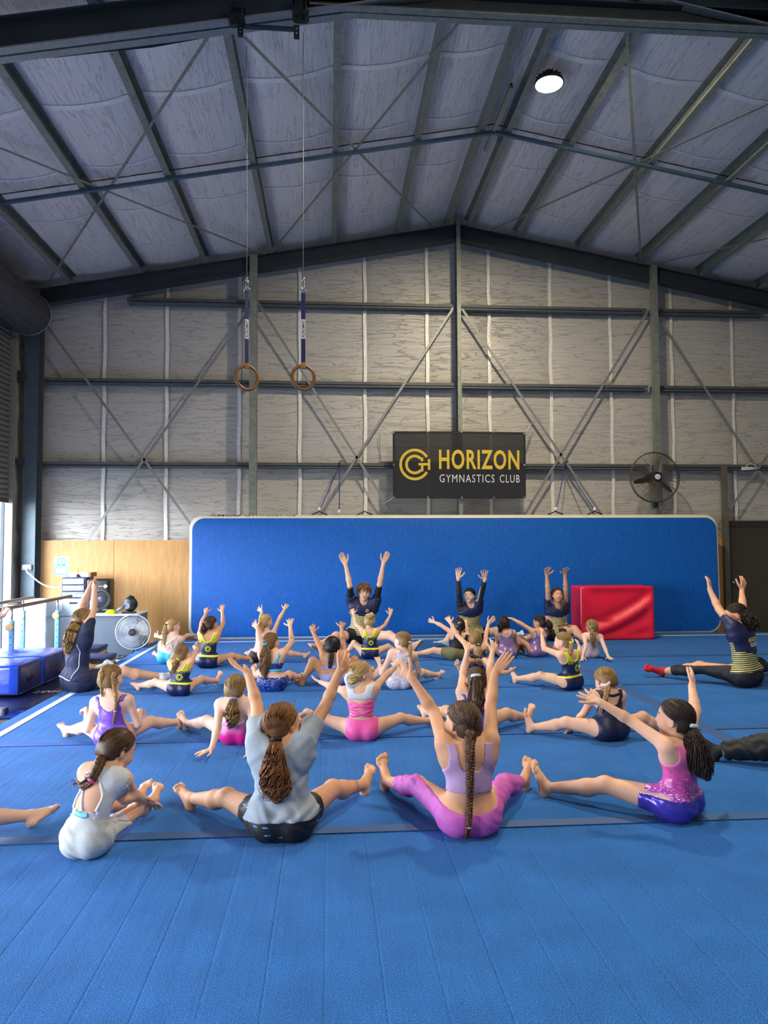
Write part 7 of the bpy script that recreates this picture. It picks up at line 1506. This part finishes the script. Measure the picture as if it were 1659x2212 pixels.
  wear=[LEO('shinylilac', nb=0.72, hw=0.06, pw=2.4, wr=0.001)], straps=[([(0.066, 0.98), (0.045, 0.80), (0, 0.72), (-0.045, 0.80), (-0.066, 0.98)], 0.010, 'white', 'leotard')], hair=dict(c='dark', d=0.05, ns=140, tie=[(1050, 672)], tails=[dict(k='pony', p=[(1050, 672), (1038, 710), (1028, 760)], r=[0.020, 0.032, 0.016], d=[0.02, 0.05, 0.05], n=50, wave=0.3)])),
 dict(id=26, crop='C', S=1.14, h=0.0115, face=-18, seat=(1330, 958), neck=(1345, 752), head=(1348, 685), lean=0.02, hyaw=-50, hpit=-12, skin='warm', label='child in shiny lilac leotard with curly dark ponytail, one arm stretched out', A=[(1205, 692), (1142, 656), (1092, 634), '+++'], B=[(1440, 720), (1432, 670), (1420, 630), '+++'], L=[(1215, 925), None, dict(knee=(-0.6, 0, 1), bend=1.0)], R=[(1460, 920), None],
  wear=[LEO('shinylilac', nb=0.72, hw=0.06, pw=2.4, wr=0.001)], straps=[([(0.066, 0.98), (0.045, 0.80), (0, 0.72), (-0.045, 0.80), (-0.066, 0.98)], 0.010, 'white', 'leotard')], hair=dict(c='dark', d=0.05, ns=140, tie=[(1402, 655)], tails=[dict(k='pony', p=[(1402, 655), (1425, 700), (1430, 770)], r=[0.020, 0.036, 0.016], d=[0.02, 0.05, 0.06], n=60, wave=0.35, band='white', br=0.014)])),
 dict(id=27, crop='D', S=1.10, h=0.0115, face=2, seat=(240, 965), neck=(265, 775), head=(256, 712), lean=-0.06, hyaw=0, skin='pale', label='child in pale pink leotard leaning back on straight arms by the red block', A=[(208, 870), (182, 955), (165, 985), '---', RIDE['down']], B=[(355, 872), (388, 955), (418, 972), '---', RIDE['down']], L=[(205, 850), None], R=[(290, 850), None],
  wear=[LEO('palepink', nb=0.70, hw=0.055)], hair=dict(c='dblonde', d=0.05, ns=140, tie=[(258, 728)], tails=[dict(k='pony', p=[(258, 728), (265, 790), (278, 885)], r=[0.018, 0.034, 0.014], d=[0.01, 0.05, 0.06], n=60, wave=0.1, band='palepink', br=0.016)])),
 dict(id=28, crop='B', S=1.84, h=0.0115, face=182, seat=(1395, 862), neck=(1420, 512), head=(1424, 440), lean=0.02, hlean=0.03, hyaw=172, hpit=-6, skin='fair', hs=0.95, shw=1.18, g=0.95, label='man with curly hair in navy and striped polo facing the class, arms raised',
  A=[(1312, 390), (1276, 205), (1228, 112), '---', dict(spread=0.02)], B=[(1548, 380), (1580, 200), (1622, 112), '---', dict(spread=0.02)], L=[(1060, 905), (1005, 850), dict(ts=-1)], R=[('C', 345, 905), ('C', 400, 815), dict(ts=-1)],
  wear=[('shorts', 'black', dict(bot=-0.6, top=0.2, neck=False, leg=0.12, off=0.014, sleeve=0)), ('undershirt_sleeves', 'black', dict(bot=0.6, nb=0.96, nf=0.93, hw=0.04, sleeve=0.155, leg=None, off=0.006)), ('polo_shirt', 'coach', dict(bot=0.03, nb=0.98, nf=0.92, hw=0.045, sleeve=0.05, leg=0.05, off=0.011, loose=0.015))],
  decals=[lambda d, g, r: d(EV, EF, 0.035, 0.78, 0.014, 'emblem', GOLDL, g['polo_shirt'], 1)], hair=dict(c='lbrown', type='curly', ns=230, thick=0.03, line=0.30, nape=True, low=-0.18)),
 dict(id=29, crop='C', S=1.68, h=0.0115, face=178, seat=(800, 842), neck=(792, 540), head=(790, 466), lean=0.02, hlean=0.03, hyaw=205, hpit=4, skin='pale', hs=0.95, label='coach in long charcoal sleeves and striped polo by the air track, arms raised',
  A=[(706, 450), (700, 335), (702, 240), '---', dict(spread=0.15)], B=[(888, 430), (912, 345), (908, 258), '---', dict(spread=0.3)], L=[(600, 868), (515, 832), dict(sock='sockw', ts=-1)], R=[(1150, 815), (1175, 775), dict(sock='sockw', ts=-1)],
  wear=[('shorts', 'black', dict(bot=-0.6, top=0.2, neck=False, leg=0.12, off=0.012, sleeve=0)), ('sleeves', 'charcoal', dict(bot=0.6, nb=0.96, nf=0.93, hw=0.04, sleeve=0.30, leg=None, off=0.006)), ('polo_shirt', 'coach', dict(bot=0.03, nb=0.98, nf=0.92, hw=0.045, sleeve=0.05, leg=0.05, off=0.010, loose=0.012))],
  hair=dict(c='black', d=-0.05, ns=170, tie=[(810, 470)], line=0.22, low=-0.25, thick=0.045)),
 dict(id=30, crop='C', S=1.62, h=0.0115, face=180, seat=(1500, 830), neck=(1487, 545), head=(1488, 462), lean=0.02, hlean=0.03, hyaw=180, hpit=6, skin='warm', hs=0.95, label='coach with long hair in short sleeved polo beside the red block, arms straight up',
  A=[(1414, 425), (1405, 310), (1410, 235), '---', dict(spread=0.2)], B=[(1556, 415), (1550, 300), (1560, 236), '---', dict(spread=0.2)], L=[(1225, 848), (1180, 812), dict(sock='sockw', ts=-1)], R=[('D', 205, 860), None],
  wear=[('shorts', 'black', dict(bot=-0.6, top=0.2, neck=False, leg=0.12, off=0.012, sleeve=0)), ('polo_shirt', 'coach', dict(bot=0.03, nb=0.98, nf=0.92, hw=0.045, sleeve=0.075, leg=0.05, off=0.010, loose=0.012))],
  hair=dict(c='brown', d=0.02, ns=170, line=0.28, low=-0.4, thick=0.05, tails=[dict(k='pony', p=[(1530, 500), (1533, 540), (1520, 595)], r=[0.013, 0.017, 0.008], d=[0.04, 0.09, 0.13], n=40, wave=0.1, fix=False)])),
 dict(id=31, crop='P', S=1.35, h=0.0115, face=25, pelvis=(-4.17, 8.70, 0.475), neck=(-95, 1305), head=(-90, 1268), skin='fair', label='child beyond the picture edge gripping the wooden rail of the parallel bars', A=[(-150, 1360), (-140, 1400), (-135, 1415)], B=[(-18, 1372), (8, 1330), (22, 1300), '+++', dict(fist=True, n=(0.3, 0.9, -0.2))],
  L=[(0, 0), None, dict(ankle3=(-4.26, 9.22, 0.49), knee=(0, 0, 1))], R=[(0, 0), None, dict(ankle3=(-4.12, 9.22, 0.49), knee=(0, 0, 1))], wear=[LEO('navy', leg=0.1)], hair=dict(c='brown', tie=[(-100, 1270)], tails=[dict(k='pony', p=[(-100, 1270), (-105, 1300), (-108, 1330)], r=[0.02, 0.03, 0.01], n=30)])),
]
import time as _t
_t0 = _t.time()
for sp in PEOPLE: person(sp)
print('people', round(_t.time()-_t0, 1))
